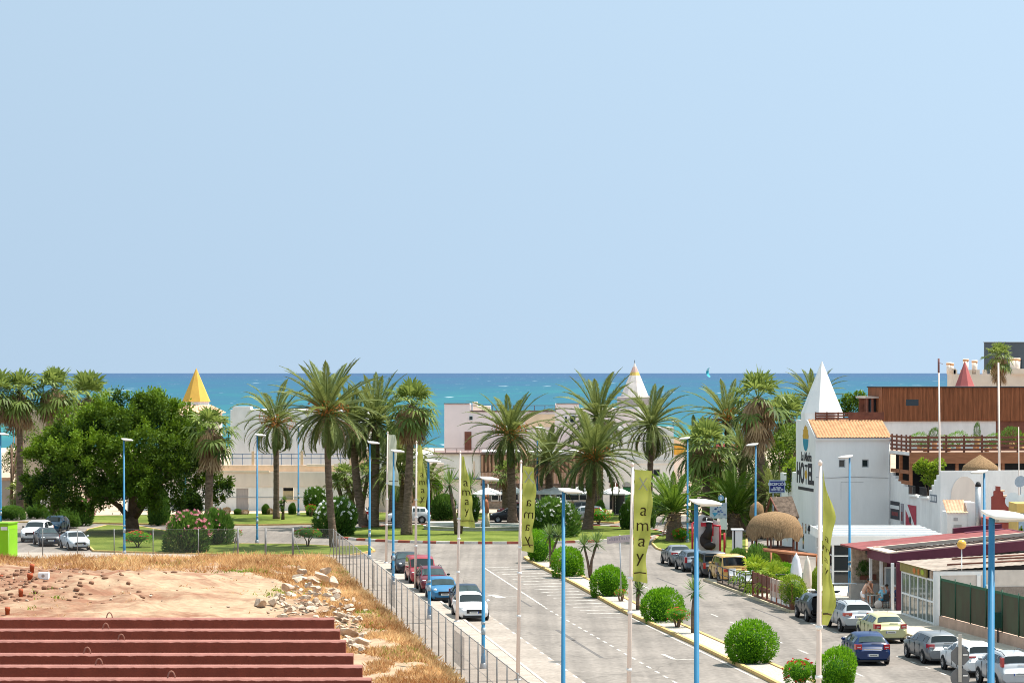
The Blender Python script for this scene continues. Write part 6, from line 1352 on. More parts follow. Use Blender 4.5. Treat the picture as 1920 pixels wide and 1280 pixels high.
# closed parasols, railings, chairs of the street terrace
def closed_parasol(label,px,yb,yt,m,w):
    Y=Yg(yb+14); s=Y/F; t=thing('closed_parasol',label,'parasol',(X_(px,Y),Y,.12)); zf=lambda y:Z_(y,Y)-.12; rr=random.Random(int(px)); mb=MB(); n=14; ids=[]
    for rad,y in ((w*.32,yb),(w*.5,yb-14),(w*.48,yb-34),(w*.34,yt+16),(w*.3,yt+10),(w*.16,yt+4),(.6,yt)): ids.append(mb.vs([(rad*s*(1+.16*(q%2))*math.cos(2*PI*q/n),rad*s*(1+.16*(q%2))*math.sin(2*PI*q/n),zf(y)) for q in range(n)]))
    for k in range(len(ids)-1):
        for q in range(n): mb.face((ids[k]+q,ids[k]+(q+1)%n,ids[k+1]+(q+1)%n,ids[k+1]+q),0,True)
    mb.build('folded_canopy',m,t); mb=MB(); mb.bar((0,0,0),(0,0,zf(yt)+.05),.03); mb.lathe([(.3,0),(.3,.1)],12); mb.build('pole',frame_white,t)
closed_parasol('bluish white closed parasol on the street terrace',1493,1100,1037,mat('bluish_canvas',(.72,.73,.80),.9,.04,2),19)
closed_parasol('cream closed parasol right of the white closed one',1514,1108,1043,mat('cream_canvas',(.74,.64,.55),.9,.05,2),15)
def platform():
    A=Vector((XT(176.5)+.1,176.5,.12)); B=Vector((XT(168.6)+.2,168.6,.12)); d=B-A; L_=d.length; r=thing('railed_platform','low street terrace platform with black railing next to the yellow van','platform',A,math.atan2(d.y,d.x))
    mb=MB(); mb.bx(0,L_,.0,3.2,-.1,.12); mb.build('deck',mat('dark_deck',(.10,.075,.06),.8,.2,2),r); mb=MB()
    for k in range(6): mb.bar((L_*k/5,.03,.1),(L_*k/5,.03,1.15),.04)
    for k in range(4): mb.bar((L_,.03+k*1.0,.1),(L_,.03+k*1.0,1.15),.035)
    for z in (.3,.62,1.13): mb.bar((0,.03,z),(L_,.03,z),.03); mb.bar((L_,.03,z),(L_,3.1,z),.03)
    mb.build('black_railing',frame_black,r)
platform()
def plastic_chair():
    r=thing('plastic_chair','white plastic chair on the railed street platform','chair',(0,0,0),0,'white plastic chairs on the street platform'); mb=MB(); mb.bx(-.24,.24,-.22,.22,.42,.46); mb.build('seat',plastic_w,r); mb=MB(); mb.bx(-.24,.24,.2,.24,.46,.88); mb.build('backrest',plastic_w,r)
    for a in (-1,1):
        for b in (-1,1): mb=MB(); mb.tube([(a*.22,b*.2,0),(a*.2,b*.19,.42)],[.025,.03],5); mb.build('leg',plastic_w,r)
    return r
pc=plastic_chair(); u0=Vector((XT(176.5),176.5,.24)); first=True
for (e,f,rz) in ((1.0,1.0,.2),(2.0,1.1,1.4),(3.2,.9,-.5),(4.4,1.2,2.8),(5.4,1.0,.4),(6.6,1.3,1.9),(2.4,2.1,3.1),(4.0,2.3,-1.2),(5.8,2.2,.9)):
    loc=(u0.x+.14*e+f*.99,176.5-.99*e+f*.14,.24)
    if first: pc.location=loc; pc.rotation_euler=(0,0,rz); first=False
    else: dup(pc,loc,rz)
def tables(label,spots,z,group):
    p=None
    for x,y in spots:
        if p is None:
            p=thing('cafe_table',label,'table',(x,y,z),0,group); mb=MB(); mb.bx(-.35,.35,-.35,.35,.71,.74); mb.build('top',plastic_w,p); mb=MB(); mb.bar((0,0,0),(0,0,.71),.035); mb.lathe([(.22,0),(.22,.03)],10); mb.build('pedestal',frame_black,p)
        else: dup(p,(x,y,z))
tables('white topped cafe table on the railed platform',[(u0.x+.14*e+1.6*.99,176.5-.99*e+.2) for e in (1.5,3.7,6.0)],.24,'cafe tables on the railed platform')
def screen():
    A=Vector((XT(166.2)+.15,166.2,.12)); B=Vector((XT(156.2)+.15,156.2,.12)); d=B-A; L_=d.length; r=thing('terrace_screen','wooden windbreak with a row of pale printed panels along the street terrace','windbreak',A,math.atan2(d.y,d.x))
    mb=MB(); mb.bx(0,L_,-.05,.05,0,.14); mb.bx(0,4.6,-.03,.03,.85,1.5); mb.bx(0,4.6,-.03,.03,.55,.75)
    for k in range(9): mb.bx(L_*k/8-.04,L_*k/8+.04,-.06,.06,0,1.55)
    mb.build('wood_frame',wood_dark,r)
    for k in range(6):
        x0=4.75+k*.88; mb=MB(); mb.bx(x0,x0+.72,-.04,.04,.42,1.5); p=mb.build('printed_panel',mat('pale_print_panel',(.55,.42,.35),.8,.1,3),r); mb=MB(); mb.bx(x0+.12,x0+.6,-.046,-.041,.75,1.2); mb.bx(x0+.12,x0+.6,.041,.046,.75,1.2); mb.build('red_print',mat('faded_red_print',(.42,.20,.15),.8,.3,6),p)
    for k in range(6):
        x0=4.75+k*.88; mb=MB(); mb.bx(x0+.05,x0+.68,-.03,.03,.14,.40); mb.build('lower_panel',frame_white,r)
screen()
tables('black topped terrace table behind the windbreak',[(XT(y)+x,y) for x,y in ((1.6,164.5),(2.6,162.0),(1.8,160.2),(3.2,158.4),(2.0,157.6))],.12,'terrace tables behind the windbreak')
for px,py,ht,sd,lab,kn in ((1415,1098,34,61,'small bright fan palm at the windbreak, left of a pair','lime'),(1450,1108,36,62,'small bright fan palm at the windbreak, right of a pair','lime')):
    Y=Yg(py+16); palm('potted_fan_palm',lab,'fan',(px,0),Y,(px+2,py-22),50 if sd==61 else 44,.16,.13,sd,0,'bright small palms of the street terrace',False,-35,0,n=22,leafm=lime_leaf)
shrub('leafy_bush','bright green bush behind the windbreak under the kiosk','bright',1477,1090,44,50,2,None,None,0,Y=172); shrub('leafy_bush','variegated pale bush left of the bright one under the kiosk','lime',1450,1085,46,40,1,None,None,0,Y=174); shrub('leafy_bush','dark shrub under the straw kiosk roof','oleander',1425,1065,60,44,3,None,None,0,Y=184)
shrub('leafy_bush','tall bright bush under the left rim of the straw kiosk','bright',1408,1078,34,34,4,None,None,0,Y=182); shrub('leafy_bush','dark leafy bush between kiosk and bright bush','dark',1440,1066,50,36,5,None,None,0,Y=186); shrub('leafy_bush','green bush beside the white booth','oleander',1385,1062,40,40,2,None,None,0,Y=188)
shrub('leafy_bush','yellow plant beside the cream closed parasol','lime',1530,1110,20,40,1,None,None,0,Y=170)
t=thing('potted_palm','leafy plant in a brown pot at the end of the windbreak','pot plant',(*G(1490,1146).xy,.12)); mb=MB(); mb.lathe([(.28,0),(.38,.55),(.36,.55)],12); mb.build('pot',mat('brown_pot',(.22,.11,.08),.8,.2,3),t); o=link('foliage',shrub_mesh('lime',2,1300),t,(0,0,1.15)); o.scale=(.72,.7,.85)
# pergola beams behind the terrace
t=thing('timber_pergola','low brown timber pergola between kiosk and pavilion','pergola',(X_(1490,176),176,.12),TH); mb=MB()
for a,b,z in ((-1.6,0,2.1),(0,0,1.95),(1.5,0,1.8)): mb.bar((a,0,0),(a,0,z),.07)
mb.tube([(-2.2,-.6,2.25),(2.0,.2,1.75)],[.09]*2,6); mb.tube([(-2.0,.6,2.25),(2.2,.9,1.75)],[.09]*2,6); mb.build('timber_frame',MATS['orange_brown_timber'],t)
# globe lamp
Y=147.6; s=Y/F; t=thing('globe_lamp','yellow globe lamp on a thin pole before the burgundy beam','lamp',(X_(1803,Y),Y,.12)); mb=MB(); mb.tube([(0,0,0),(0,0,Z_(1033,Y))],[.035,.03],8); mb.build('pole',frame_white,t); mb=MB(); mb.ell((0,0,Z_(1024,Y)),(9*s,9*s,9*s),18,12); mb.build('globe',mat('amber_globe',(.70,.38,.06),.25,.04,2,.5),t)
# ------------------------------------------------------------------ cars
PROF={ # s (0 front..1 rear), z bottom, z belt, z roof (None outside the cabin), width, roof width - fractions of H and W/2
'hatch':[(0,.21,.40,None,.70),(.015,.15,.47,None,.87),(.06,.13,.53,None,.96),(.14,.13,.585,None,1),(.26,.13,.645,None,1),(.43,.13,.655,.955,1,.71),(.58,.13,.665,1.0,1,.73),(.76,.13,.68,.985,1,.71),(.885,.13,.70,.935,1,.67),(.965,.14,.665,None,.97),(.985,.16,.60,None,.95),(1,.22,.44,None,.88)],
'sedan':[(0,.21,.40,None,.70),(.015,.15,.48,None,.87),(.06,.13,.55,None,.96),(.15,.13,.60,None,1),(.29,.13,.665,None,1),(.44,.13,.675,.965,1,.70),(.55,.13,.68,1.0,1,.72),(.66,.13,.69,.98,1,.70),(.70,.13,.695,.95,1,.68),(.85,.13,.71,None,.98),(.965,.15,.70,None,.95),(.985,.17,.62,None,.93),(1,.24,.45,None,.86)],
'wagon':[(0,.21,.40,None,.70),(.015,.15,.48,None,.87),(.06,.13,.55,None,.96),(.14,.13,.60,None,1),(.27,.13,.65,None,1),(.42,.13,.66,.955,1,.71),(.56,.13,.67,1.0,1,.73),(.80,.13,.685,.99,1,.71),(.925,.13,.70,.945,1,.68),(.98,.14,.66,None,.97),(.99,.16,.60,None,.95),(1,.22,.44,None,.89)],
'suv':[(0,.26,.42,None,.74),(.012,.20,.50,None,.89),(.05,.17,.57,None,.97),(.14,.17,.625,None,1),(.25,.17,.66,None,1),(.40,.17,.67,.955,1,.74),(.56,.17,.68,1.0,1,.75),(.78,.17,.69,.985,1,.73),(.905,.17,.71,.94,1,.69),(.97,.18,.665,None,.97),(.985,.19,.60,None,.96),(1,.24,.45,None,.90)],
'van':[(0,.22,.36,None,.76),(.012,.16,.44,None,.90),(.05,.13,.50,None,.97),(.12,.13,.55,None,1),(.22,.13,.60,None,1),(.36,.13,.56,.955,1,.86),(.5,.13,.56,1.0,1,.88),(.8,.13,.56,1.0,1,.88),(.975,.13,.56,.985,1,.87),(.99,.14,.55,None,.99),(.995,.16,.52,None,.98),(1,.20,.42,None,.93)],
'mini':[(0,.22,.42,None,.74),(.015,.16,.50,None,.90),(.07,.14,.57,None,.98),(.16,.14,.61,None,1),(.28,.14,.655,None,1),(.38,.14,.665,.955,1,.78),(.55,.14,.67,1.0,1,.80),(.78,.14,.68,.985,1,.79),(.91,.14,.69,.95,1,.76),(.965,.15,.665,None,.98),(.985,.16,.60,None,.96),(1,.22,.46,None,.90)]}
PAINT={}
def paint(n,c,metal=.0): 
    return mat('car_paint_'+n,c,.36 if not metal else .38,.05,1.5,.35,metal=metal,coat=.25)
tyre_m=mat('tyre_rubber',(.018,.018,.019),.85,.2,5,.2); rim_m=mat('alloy_rim',(.42,.43,.45),.35,.1,4,.5,metal=.5); rimd_m=mat('dark_rim',(.10,.10,.11),.5,.1,4,.4)
head_m=mat('headlight_glass',(.55,.58,.60),.1,.15,9,.6); tail_m=mat('tail_light_red',(.42,.012,.02),.2,.1,6,.5,coat=.4); plate_m=mat('number_plate',(.66,.66,.64),.5,.08,14); blueband=mat('plate_blue',(.02,.06,.35),.5,.05,3); trim_m=mat('black_plastic_trim',(.022,.022,.024),.6,.15,4,.3); seat_m=mat('car_interior',(.035,.033,.032),.8,.2,4); cglass=mat('car_glass',(.012,.017,.02),.05,.1,2,.45); lightglass=mat('sunlit_car_glass',(.035,.055,.06),.06,.3,1.5,.5)
chrome=mat('chrome_trim',(.6,.6,.6),.2,.05,3,.6,metal=.9)
def wheel_mesh(rad,w=.2):
    mb=MB(); mb.lathe([(rad*.64,-w/2),(rad*.93,-w/2),(rad,-w*.32),(rad,w*.32),(rad*.93,w/2),(rad*.64,w/2)],22,caps=False); a=mb
    return a
WM={}
def car(name,label,kind,L,W,Hh,pm,loc,ang,group=None,tail='std',rim=None,skirt=False,open_boot=False,head=True,van_print=False,roofrails=False,glassm=None,badge=False,plate_z=None,round_lights=False,chromebar=False,bumperlow=None):
    """car with its centre on loc, front along +Y turned by ang"""
    r=thing(name,label,'car',loc,ang,group); st=[(s,zb*Hh,zl*Hh,(zr*Hh if zr else None),w*W/2,(x[0]*W/2 if x else None)) for (s,zb,zl,zr,w,*x) in PROF[kind]]
    yy=lambda s: L/2-s*L
    def ring(k):
        s,zb,zl,zr,w,wr=st[k]
        if zr is None: p5=(w*.86,zl+.035); p6=(w*.5,zl+.06); p7=(0,zl+.07)
        else: p5=(wr,zr-.055); p6=(wr*.8,zr); p7=(0,zr+.015)
        return [(0,zb),(w*.8,zb),(w*.95,zb+.09),(w,zb+(zl-zb)*.52),(w*.965,zl),p5,p6,p7]
    RG=[ring(k) for k in range(len(st))]; n=8
    mb=MB(); ids=[]
    for k,rg in enumerate(RG):
        y=yy(st[k][0]); full=[(x,y,z) for x,z in rg]+[(-x,y,z) for x,z in rg[1:-1][::-1]]; ids.append(mb.vs(full))
    m=14
    for k in range(len(ids)-1):
        for q in range(m): mb.face((ids[k]+q,ids[k]+(q+1)%m,ids[k+1]+(q+1)%m,ids[k+1]+q)[::-1],0,q not in (0,13))
    mb.face([ids[0]+q for q in range(m)][::-1]); mb.face([ids[-1]+q for q in range(m)])
    cab=[k for k in range(len(st)) if st[k][3]]; c0,c1=cab[0],cab[-1]
    if open_boot:
        # leave the rear glass and tailgate out: they go up with the raised lid
        keep=[i for i in range(len(mb.f)) if not (len(mb.f[i])==4 and min(mb.f[i])>=ids[c1] and len({(v-ids[c1])%14 for v in mb.f[i]}&{5,6,7,8,9})>1)]
        keep=[i for i in keep if not (len(mb.f[i])==14 and min(mb.f[i])>=ids[-1])]
        mb.f=[mb.f[i] for i in keep]; mb.m=[mb.m[i] for i in keep]; mb.sm=[mb.sm[i] for i in keep]
    mb.build('body',pm,r)
    def P(k,f,q,t,side,off=.012):
        a=RG[k];b=RG[k+1]; i=int(min(6,q)); 
        pa=Vector(a[i]).lerp(Vector(a[i+1]),q-i) if q<7 else Vector(a[7]); pb=Vector(b[i]).lerp(Vector(b[i+1]),q-i) if q<7 else Vector(b[7])
        p=pa.lerp(pb,f); y=yy(st[k][0]*(1-f)+st[k+1][0]*f); return Vector((side*(p.x),y,p.y))
    def patch(nm,k,f0,f1,q0,q1,m_,side=1,off=.014,both=False,parent=None,nq=4,taper=0):
        mb=MB(); rows=[]
        qs=[q0+(q1-q0)*i/nq for i in range(nq+1)]
        for f in (f0,(f0+f1)/2,f1):
            row=[P(k,f,q,0,side) for q in qs]
            if both: row=row+[P(k,f,q,0,-side) for q in qs[::-1] if q<6.999]
            rows.append(row)
        c=Vector((0,0,Hh*.45))
        rows=[[p+Vector((0 if both else side*off,0,off*(.6 if not both else 1.0)))+(Vector((0,off*(1 if rows[0][0].y>0 else -1),0)) if both else Vector((0,0,0))) for p in row] for row in rows]
        i=[mb.vs(row) for row in rows]; w=len(rows[0])
        for a in range(2):
            for b in range(w-1): mb.face((i[a]+b,i[a]+b+1,i[a+1]+b+1,i[a+1]+b),0,True)
        return mb.build(nm,m_,parent or r)
    gm_=glassm or cglass
    patch('windscreen',c0-1,.06,.90,5.12,7,gm_,1,.016,True)
    if not open_boot: patch('rear_window',c1,.10,.80 if kind not in('van',) else .86,5.15,7,gm_ if kind!='van' else cglass,1,.016,True)
    for sd in (-1,1):
        patch('side_window',c0-1,.42,.95,4.12,4.85,gm_,sd)
        for k in range(c0,c1): patch('side_window',k,.05 if k!=c0+1 else .10,.95,4.10,4.88,gm_,sd)
        if kind in ('wagon','suv','van'): pass
        mbm=MB(); mbm.ell((sd*(W/2+.09),yy(st[c0][0])+.35*0+.28,st[c0-1][2]+.09),(.11,.06,.075),8,6); mbm.build('wing_mirror',pm if not skirt else trim_m,r)
        for y0 in (.30,.50,.68):
            mbm=MB(); y=yy(y0); mbm.bx(sd*W/2*.985-.02,sd*W/2*.985+.006,y-.004,y+.004,.34,st[c0][2]*.95); mbm.build('door_seam',trim_m,r)
        for y0 in (.44,.64): 
            mbm=MB(); y=yy(y0); mbm.bx(sd*W/2*.99-.012,sd*W/2*.99+.012,y-.09,y+.09,st[c0][2]*.86,st[c0][2]*.86+.03); mbm.build('door_handle',pm,r)
    rad=.31 if Hh<1.55 else .34; fa=yy(.19); ra=yy(.80)
    key=(rad,rim)
    if key not in WM:
        t=wheel_mesh(rad).mesh('tyre',tyre_m); mb=MB(); mb.lathe([(.02,.085),(rad*.2,.095),(rad*.62,.082),(rad*.68,.104),(rad*.70,.06),(rad*.70,-.08)],20)
        d=mb.mesh('rim',rim or rim_m); mb=MB()
        for k in range(6):
            a=k*PI/3+.2; mb.poly([(rad*rr_*math.cos(a+da),rad*rr_*math.sin(a+da),.098) for rr_,da in ((.30,-.16),(.55,-.22),(.55,.22),(.30,.16))])
        WM[key]=(t,d,mb.mesh('spoke_gap',trim_m))
    for sd in (-1,1):
        for y in (fa,ra):
            w=thing('wheel','','',(sd*(W/2-.065),y,rad),0); del w['label'],w['category']; w.parent=r; w.rotation_euler=(0,R(90)*sd,0)
            for nm,me in zip(('tyre','rim','spoke_gap'),WM[key]): link(nm,me,w)
            mb=MB(); mb.tube([(sd*(W/2-.10),y,rad+.01),(sd*(W/2+.003),y,rad+.01)],[rad+.065]*2,22); mb.build('wheel_arch',trim_m,r)
    # front: lamps, grille, plate
    zf=st[2][2]
    for sd in (-1,1):
        mb=MB()
        if round_lights: mb.ell((sd*W*.345,yy(.045),zf*.93),(.125,.13,.12),12,8)
        else: mb.ell((sd*W*.36,yy(.055),zf*.92),(.21,.17,.085),12,8)
        mb.build('headlight',head_m,r)
    mb=MB(); mb.bx(-W*.24,W*.24,yy(.0)-.02,yy(.0)+.025,zf*.58,zf*.86); mb.build('grille',trim_m,r)
    mb=MB(); mb.bx(-W*.36,W*.36,yy(.0)-.12,yy(.0)+.02,.20,.20+.13); mb.build('air_intake',trim_m,r)
    def plate(y,z,d,nm):
        mb=MB(); mb.bx(-.26,.26,min(y,y+d),max(y,y+d),z,z+.115); p=mb.build('number_plate',plate_m,r); mb=MB(); e=y+d; mb.bx(-.26,-.22,min(e,e+.004*(1 if d>0 else -1)),max(e,e+.004*(1 if d>0 else -1)),z,z+.115) if d>0 else mb.bx(-.26,-.22,e-.004,e,z,z+.115); mb.build('blue_strip',blueband,p)
        mb=MB(); mb.bx(-.16,.2,e if d>0 else e-.003,e+.003 if d>0 else e,z+.035,z+.08); mb.build('plate_characters',mat('plate_ink',(.2,.2,.2),.6,.4,30),p)
    plate(yy(0),.42*zf/.75,.034,'f')
    zl=st[-3][2]; yb=yy(1)
    plate(yb,(plate_z or .62)*zl,-.024,'r')
    if skirt or bumperlow: 
        mb=MB(); h0=.40 if skirt else .30; mb.bx(-W*.45,W*.45,yb-.018,yb+.2,.22,h0); mb.build('bumper',trim_m,r); mb=MB(); mb.bx(-W*.43,W*.43,yy(0)-.2,yy(0)+.016,.22,h0-.05); mb.build('bumper',trim_m,r)
    else:
        mb=MB(); mb.bx(-W*.40,W*.40,yb-.012,yb+.2,.20,.27); mb.build('bumper',trim_m,r)
    if not open_boot:
        for sd in (-1,1):
            mb=MB()
            if tail=='tall': mb.bx(min(sd*W*.40,sd*W*.475),max(sd*W*.40,sd*W*.475),yy(.985)-.03,yy(.93),zl*.98,Hh*.90)
            elif tail=='vert': mb.bx(min(sd*W*.39,sd*W*.485),max(sd*W*.39,sd*W*.485),yy(1)-.005,yy(.945),zl*.66,zl*1.06)
            elif tail=='wide': mb.prism([(sd*W*.22,yy(.985)-.03),(sd*W*.47,yy(.985)-.03),(sd*W*.49,yy(.94)),(sd*W*.22,yy(.96))][::sd],zl*.84,zl*1.0)
            else: mb.prism([(sd*W*.30,yy(.99)-.028),(sd*W*.47,yy(.985)-.02),(sd*W*.492,yy(.93)),(sd*W*.30,yy(.95))][::sd],zl*.78,zl*1.03)
            tl=mb.build('tail_light',tail_m,r)
            if tail in('std','wide'): mb=MB(); x0,x1=sorted((sd*W*.33,sd*W*.43)); mb.bx(x0,x1,yy(.99)-.034,yy(.99)-.022,zl*.87,zl*.92); mb.build('light_strip',mat('pale_lens',(.6,.45,.45),.2,.1,4),tl)
        if chromebar: mb=MB(); mb.bx(-W*.26,W*.26,yb-.028,yb,zl*.78,zl*.82); mb.build('chrome_bar',chrome,r)
        mb=MB(); mb.bx(-.05,.4,yy(st[c1+1][0])-.05,yy(st[c1+1][0])-.03,st[c1+1][2]+.06,st[c1+1][2]+.075); mb.build('rear_wiper',trim_m,r)
    else:
        y1=yy(st[c1][0]); z1=st[c1][3]; lid=MB(); lid.prism([(-W*.42,y1),(W*.42,y1),(W*.40,y1-1.0),(-W*.40,y1-1.0)],0,.07); o=lid.build('raised_tailgate',pm,r,(0,0,z1)); o.rotation_euler=(R(-6),0,0); o.location=(0,-.02,z1+.02)
        mb=MB(); mb.prism([(-W*.38,y1-.05),(W*.38,y1-.05),(W*.36,y1-.98),(-W*.36,y1-.98)],-.05,-.005); q=mb.build('tailgate_lining',trim_m,r,(0,-.02,z1+.02)); q.rotation_euler=(R(-6),0,0)
        mb=MB(); mb.bx(-W*.40,W*.40,yb+.04,y1+.35,.48,.5); mb.bx(-W*.40,W*.40,y1+.3,y1+.36,.5,z1-.12); mb.bx(-W*.41,-W*.37,yb+.05,y1+.3,.5,.95); mb.bx(W*.37,W*.41,yb+.05,y1+.3,.5,.95); mb.build('boot_interior',dark_int,r)
    mb=MB(); mb.bar((0,yy(.8),Hh),(0,yy(.8)-.06,Hh+.16),.008); mb.build('aerial',trim_m,r)
    if roofrails:
        for sd in (-1,1): mb=MB(); mb.tube([(sd*W*.33,yy(.42),Hh*.955),(sd*W*.34,yy(.5),Hh+.045),(sd*W*.34,yy(.82),Hh+.035),(sd*W*.325,yy(.9),Hh*.95)],[.018]*4,6); mb.build('roof_rail',rimd_m,r)
    if van_print:
        mb=MB(); mb.bx(-W*.40,W*.02,yb-.03,yb-.012,zl*.78,zl*.96); mb.build('red_lettering',mat('van_red_print',(.5,.06,.04),.5,.5,9),r); mb=MB(); mb.bx(W*.12,W*.38,yb-.03,yb-.012,zl*.45,zl*.9); mb.build('brown_print',mat('van_brown_print',(.22,.08,.05),.5,.5,9),r); mb=MB(); mb.ell((-W/2-.004,yy(.62),.75),(.012,.3,.2)); mb.build('side_sticker',mat('van_side_print',(.45,.3,.25),.5,.5,9),r)
    return r
HD=.136
def road_car(name,label,kind,L,W,Hh,pm,px,Y,hs,front,**k):
    """px,Y: middle of the end nearest the camera; hs: sideways drift per metre away; front: True if it faces us"""
    x=X_(px,Y); d=Vector((-hs,1,0)).normalized(); c=Vector((x,Y,0))+d*L/2; ang=math.atan2(hs,1)
    return car(name,label,kind,L,W,Hh,pm,(c.x,c.y,.012),ang+(PI if front else 0),**k)
GL='cars parked along the fence pavement'; GR='cars parked nose in along the right pavement'; GF='cars parked before the street terrace'; GB='cars round the far side of the roundabout'; GQ='cars parked on the left road'
silver=paint('silver',(.44,.46,.49),.3); wht=paint('white',(.74,.75,.77)); grey=paint('grey',(.22,.23,.245),.35); dgrey=paint('dark_grey',(.06,.065,.075),.3); blk=paint('black',(.018,.02,.026)); navy=paint('navy',(.02,.03,.055)); blu=paint('deep_blue',(.004,.024,.10)); tealblue=paint('petrol_blue',(.03,.15,.30)); redp=paint('red',(.28,.03,.04)); dred=paint('dark_red',(.12,.012,.022)); lime=paint('pale_green_yellow',(.47,.46,.25)); yel=paint('ochre_yellow',(.60,.37,.12)); slt=paint('slate_blue',(.13,.16,.20),.3)
road_car('parked_hatchback','white hatchback parked nearest on the left, facing us','hatch',4.0,1.74,1.46,wht,889,150.4,HD,True,group=GL)
road_car('parked_saloon','dark blue saloon directly behind the white hatchback','sedan',4.1,1.74,1.48,navy,882,156.3,HD,True,group=GL,glassm=lightglass)
road_car('parked_small_car','petrol blue round-eyed small hatchback','mini',3.85,1.73,1.42,tealblue,835,162.5,HD,True,group=GL,round_lights=True,glassm=lightglass)
road_car('parked_crossover','dark red crossover with black roof rails behind the petrol blue car','suv',4.2,1.82,1.62,dred,816,168.6,HD,True,group=GL,roofrails=True,skirt=True,glassm=lightglass)
road_car('parked_van','bright red tall car behind the dark red crossover','van',4.2,1.8,1.78,redp,795,175.8,HD,True,group=GL)
road_car('parked_saloon','black saloon with round headlights at the far end of the left row','sedan',4.8,1.82,1.45,blk,768,184.8,HD,True,group=GL,round_lights=True,glassm=lightglass)
road_car('driving_hatchback','deep blue hatchback driving away in the right lane','hatch',4.25,1.76,1.47,blu,1637,127.6,.05,False,chromebar=True,plate_z=.45,glassm=lightglass)
road_car('parked_estate','silver grey estate car parked first behind the pale green one','wagon',4.6,1.78,1.46,grey,1773,127.9,.13,False,group=GR)
road_car('parked_estate','white estate car behind the stop sign','wagon',4.5,1.78,1.49,wht,1846,122.6,.13,False,group=GR,tail='wide',plate_z=.7,bumperlow=True)
road_car('parked_compact','silver compact car with tall red lights at the bottom right corner','suv',4.05,1.73,1.62,silver,1912,117.4,.13,False,group=GR,tail='tall',roofrails=True)
road_car('parked_hatchback','pale green yellow hatchback with grey bumper','hatch',4.2,1.78,1.46,lime,1671,138.0,.12,False,group=GR,plate_z=.55,tail='std',glassm=lightglass)
road_car('parked_crossover','silver crossover with black lower bumper','suv',4.35,1.81,1.60,silver,1612,143.8,.12,False,group=GR,skirt=True,roofrails=True,tail='wide',plate_z=.75)
road_car('parked_car','dark grey car with its boot lid raised','suv',4.4,1.8,1.55,dgrey,1547,149.6,.10,False,group=GR,open_boot=True,glassm=lightglass)
road_car('parked_van','ochre yellow van with printed rear doors','van',4.3,1.82,1.85,yel,1377,177.2,.14,False,group=GF,van_print=True,plate_z=.7,bumperlow=True)
road_car('parked_minivan','dark green grey minivan squeezed before the yellow van','van',4.3,1.8,1.72,dgrey,1342,182.4,.14,False,group=GF,tail='vert')
road_car('parked_hatchback','blue grey hatchback with vertical red light behind the blue lamp','hatch',3.9,1.7,1.5,slt,1306,187.4,.14,False,group=GF,tail='vert')
road_car('parked_saloon','grey saloon first in the row by the corner lawn','sedan',4.4,1.76,1.46,grey,1281,192.8,.14,False,group=GF,tail='wide')
def side_car(name,label,kind,L,W,Hh,pm,px,Y,face,**k):
    return car(name,label,kind,L,W,Hh,pm,(X_(px,Y),Y,.012),R(90)+face if True else 0,**k)
side_car('parked_suv','white sports utility car half hidden by the big oleander','suv',4.5,1.85,1.65,wht,648,248.6,0,group=GB)
side_car('parked_hatchback','white hatchback across the roundabout between two palm trunks','hatch',4.1,1.74,1.52,wht,766,249.2,.05,group=GB,glassm=lightglass)
side_car('parked_hatchback','black hatchback behind the palm trunk by the sculpture','hatch',4.1,1.74,1.47,blk,960,250.4,-.05,group=GB)
side_car('parked_hatchback','red hatchback behind the black one in front of the parasols','hatch',4.1,1.72,1.5,redp,972,259.5,.02,group=GB)
side_car('parked_saloon','silver car behind the two palms, red light toward the right','hatch',4.2,1.76,1.46,silver,1094,252.0,-.03,group=GB,glassm=lightglass)
side_car('parked_estate','grey estate car deeper behind the silver one','wagon',4.3,1.76,1.46,grey,1084,260.5,.04,group=GB)
side_car('parked_saloon','silver saloon parked at left beside the lawn kerb','sedan',4.5,1.7,1.42,paint('pale_silver',(.52,.55,.60),.15),140,212.3,R(90)+R(21),group=GQ)
side_car('parked_hatchback','dark saloon behind the silver one on the left road','sedan',4.3,1.7,1.42,dgrey,88,217.0,R(90)+R(19),group=GQ,glassm=lightglass)
side_car('parked_suv','white sports utility car third in line on the left road','suv',4.5,1.85,1.7,wht,70,222.5,R(90)+R(-4),group=GQ,skirt=True)
side_car('parked_hatchback','blue car mostly hidden behind the low oleander at left','hatch',4.1,1.72,1.5,tealblue,103,233.5,R(90)-R(6),group=GQ)
# ------------------------------------------------------------------ people
skin_t=mat('tanned_skin',(.42,.19,.11),.55,.08,6,.3); skin_p=mat('pale_skin',(.55,.32,.23),.55,.08,6,.3); hair_d=mat('dark_hair',(.03,.02,.015),.7,.2,9); hair_g=mat('grey_hair',(.5,.48,.46),.7,.2,9)
def skinned(name,verts,edges,radii,m,parent,root=0,sub=1):
    me=bpy.data.meshes.new(name); me.from_pydata([tuple(v) for v in verts],edges,[]); o=bpy.data.objects.new(name,me); sc.collection.objects.link(o); o.parent=parent
    md=o.modifiers.new('skin','SKIN'); md.use_smooth_shade=True
    for i,v in enumerate(me.skin_vertices[0].data): v.radius=(radii[i],radii[i]) if not hasattr(radii[i],'__len__') else radii[i]; v.use_root=(i==root)
    s=o.modifiers.new('sub','SUBSURF'); s.levels=sub; s.render_levels=sub
    me.materials.append(m); return o
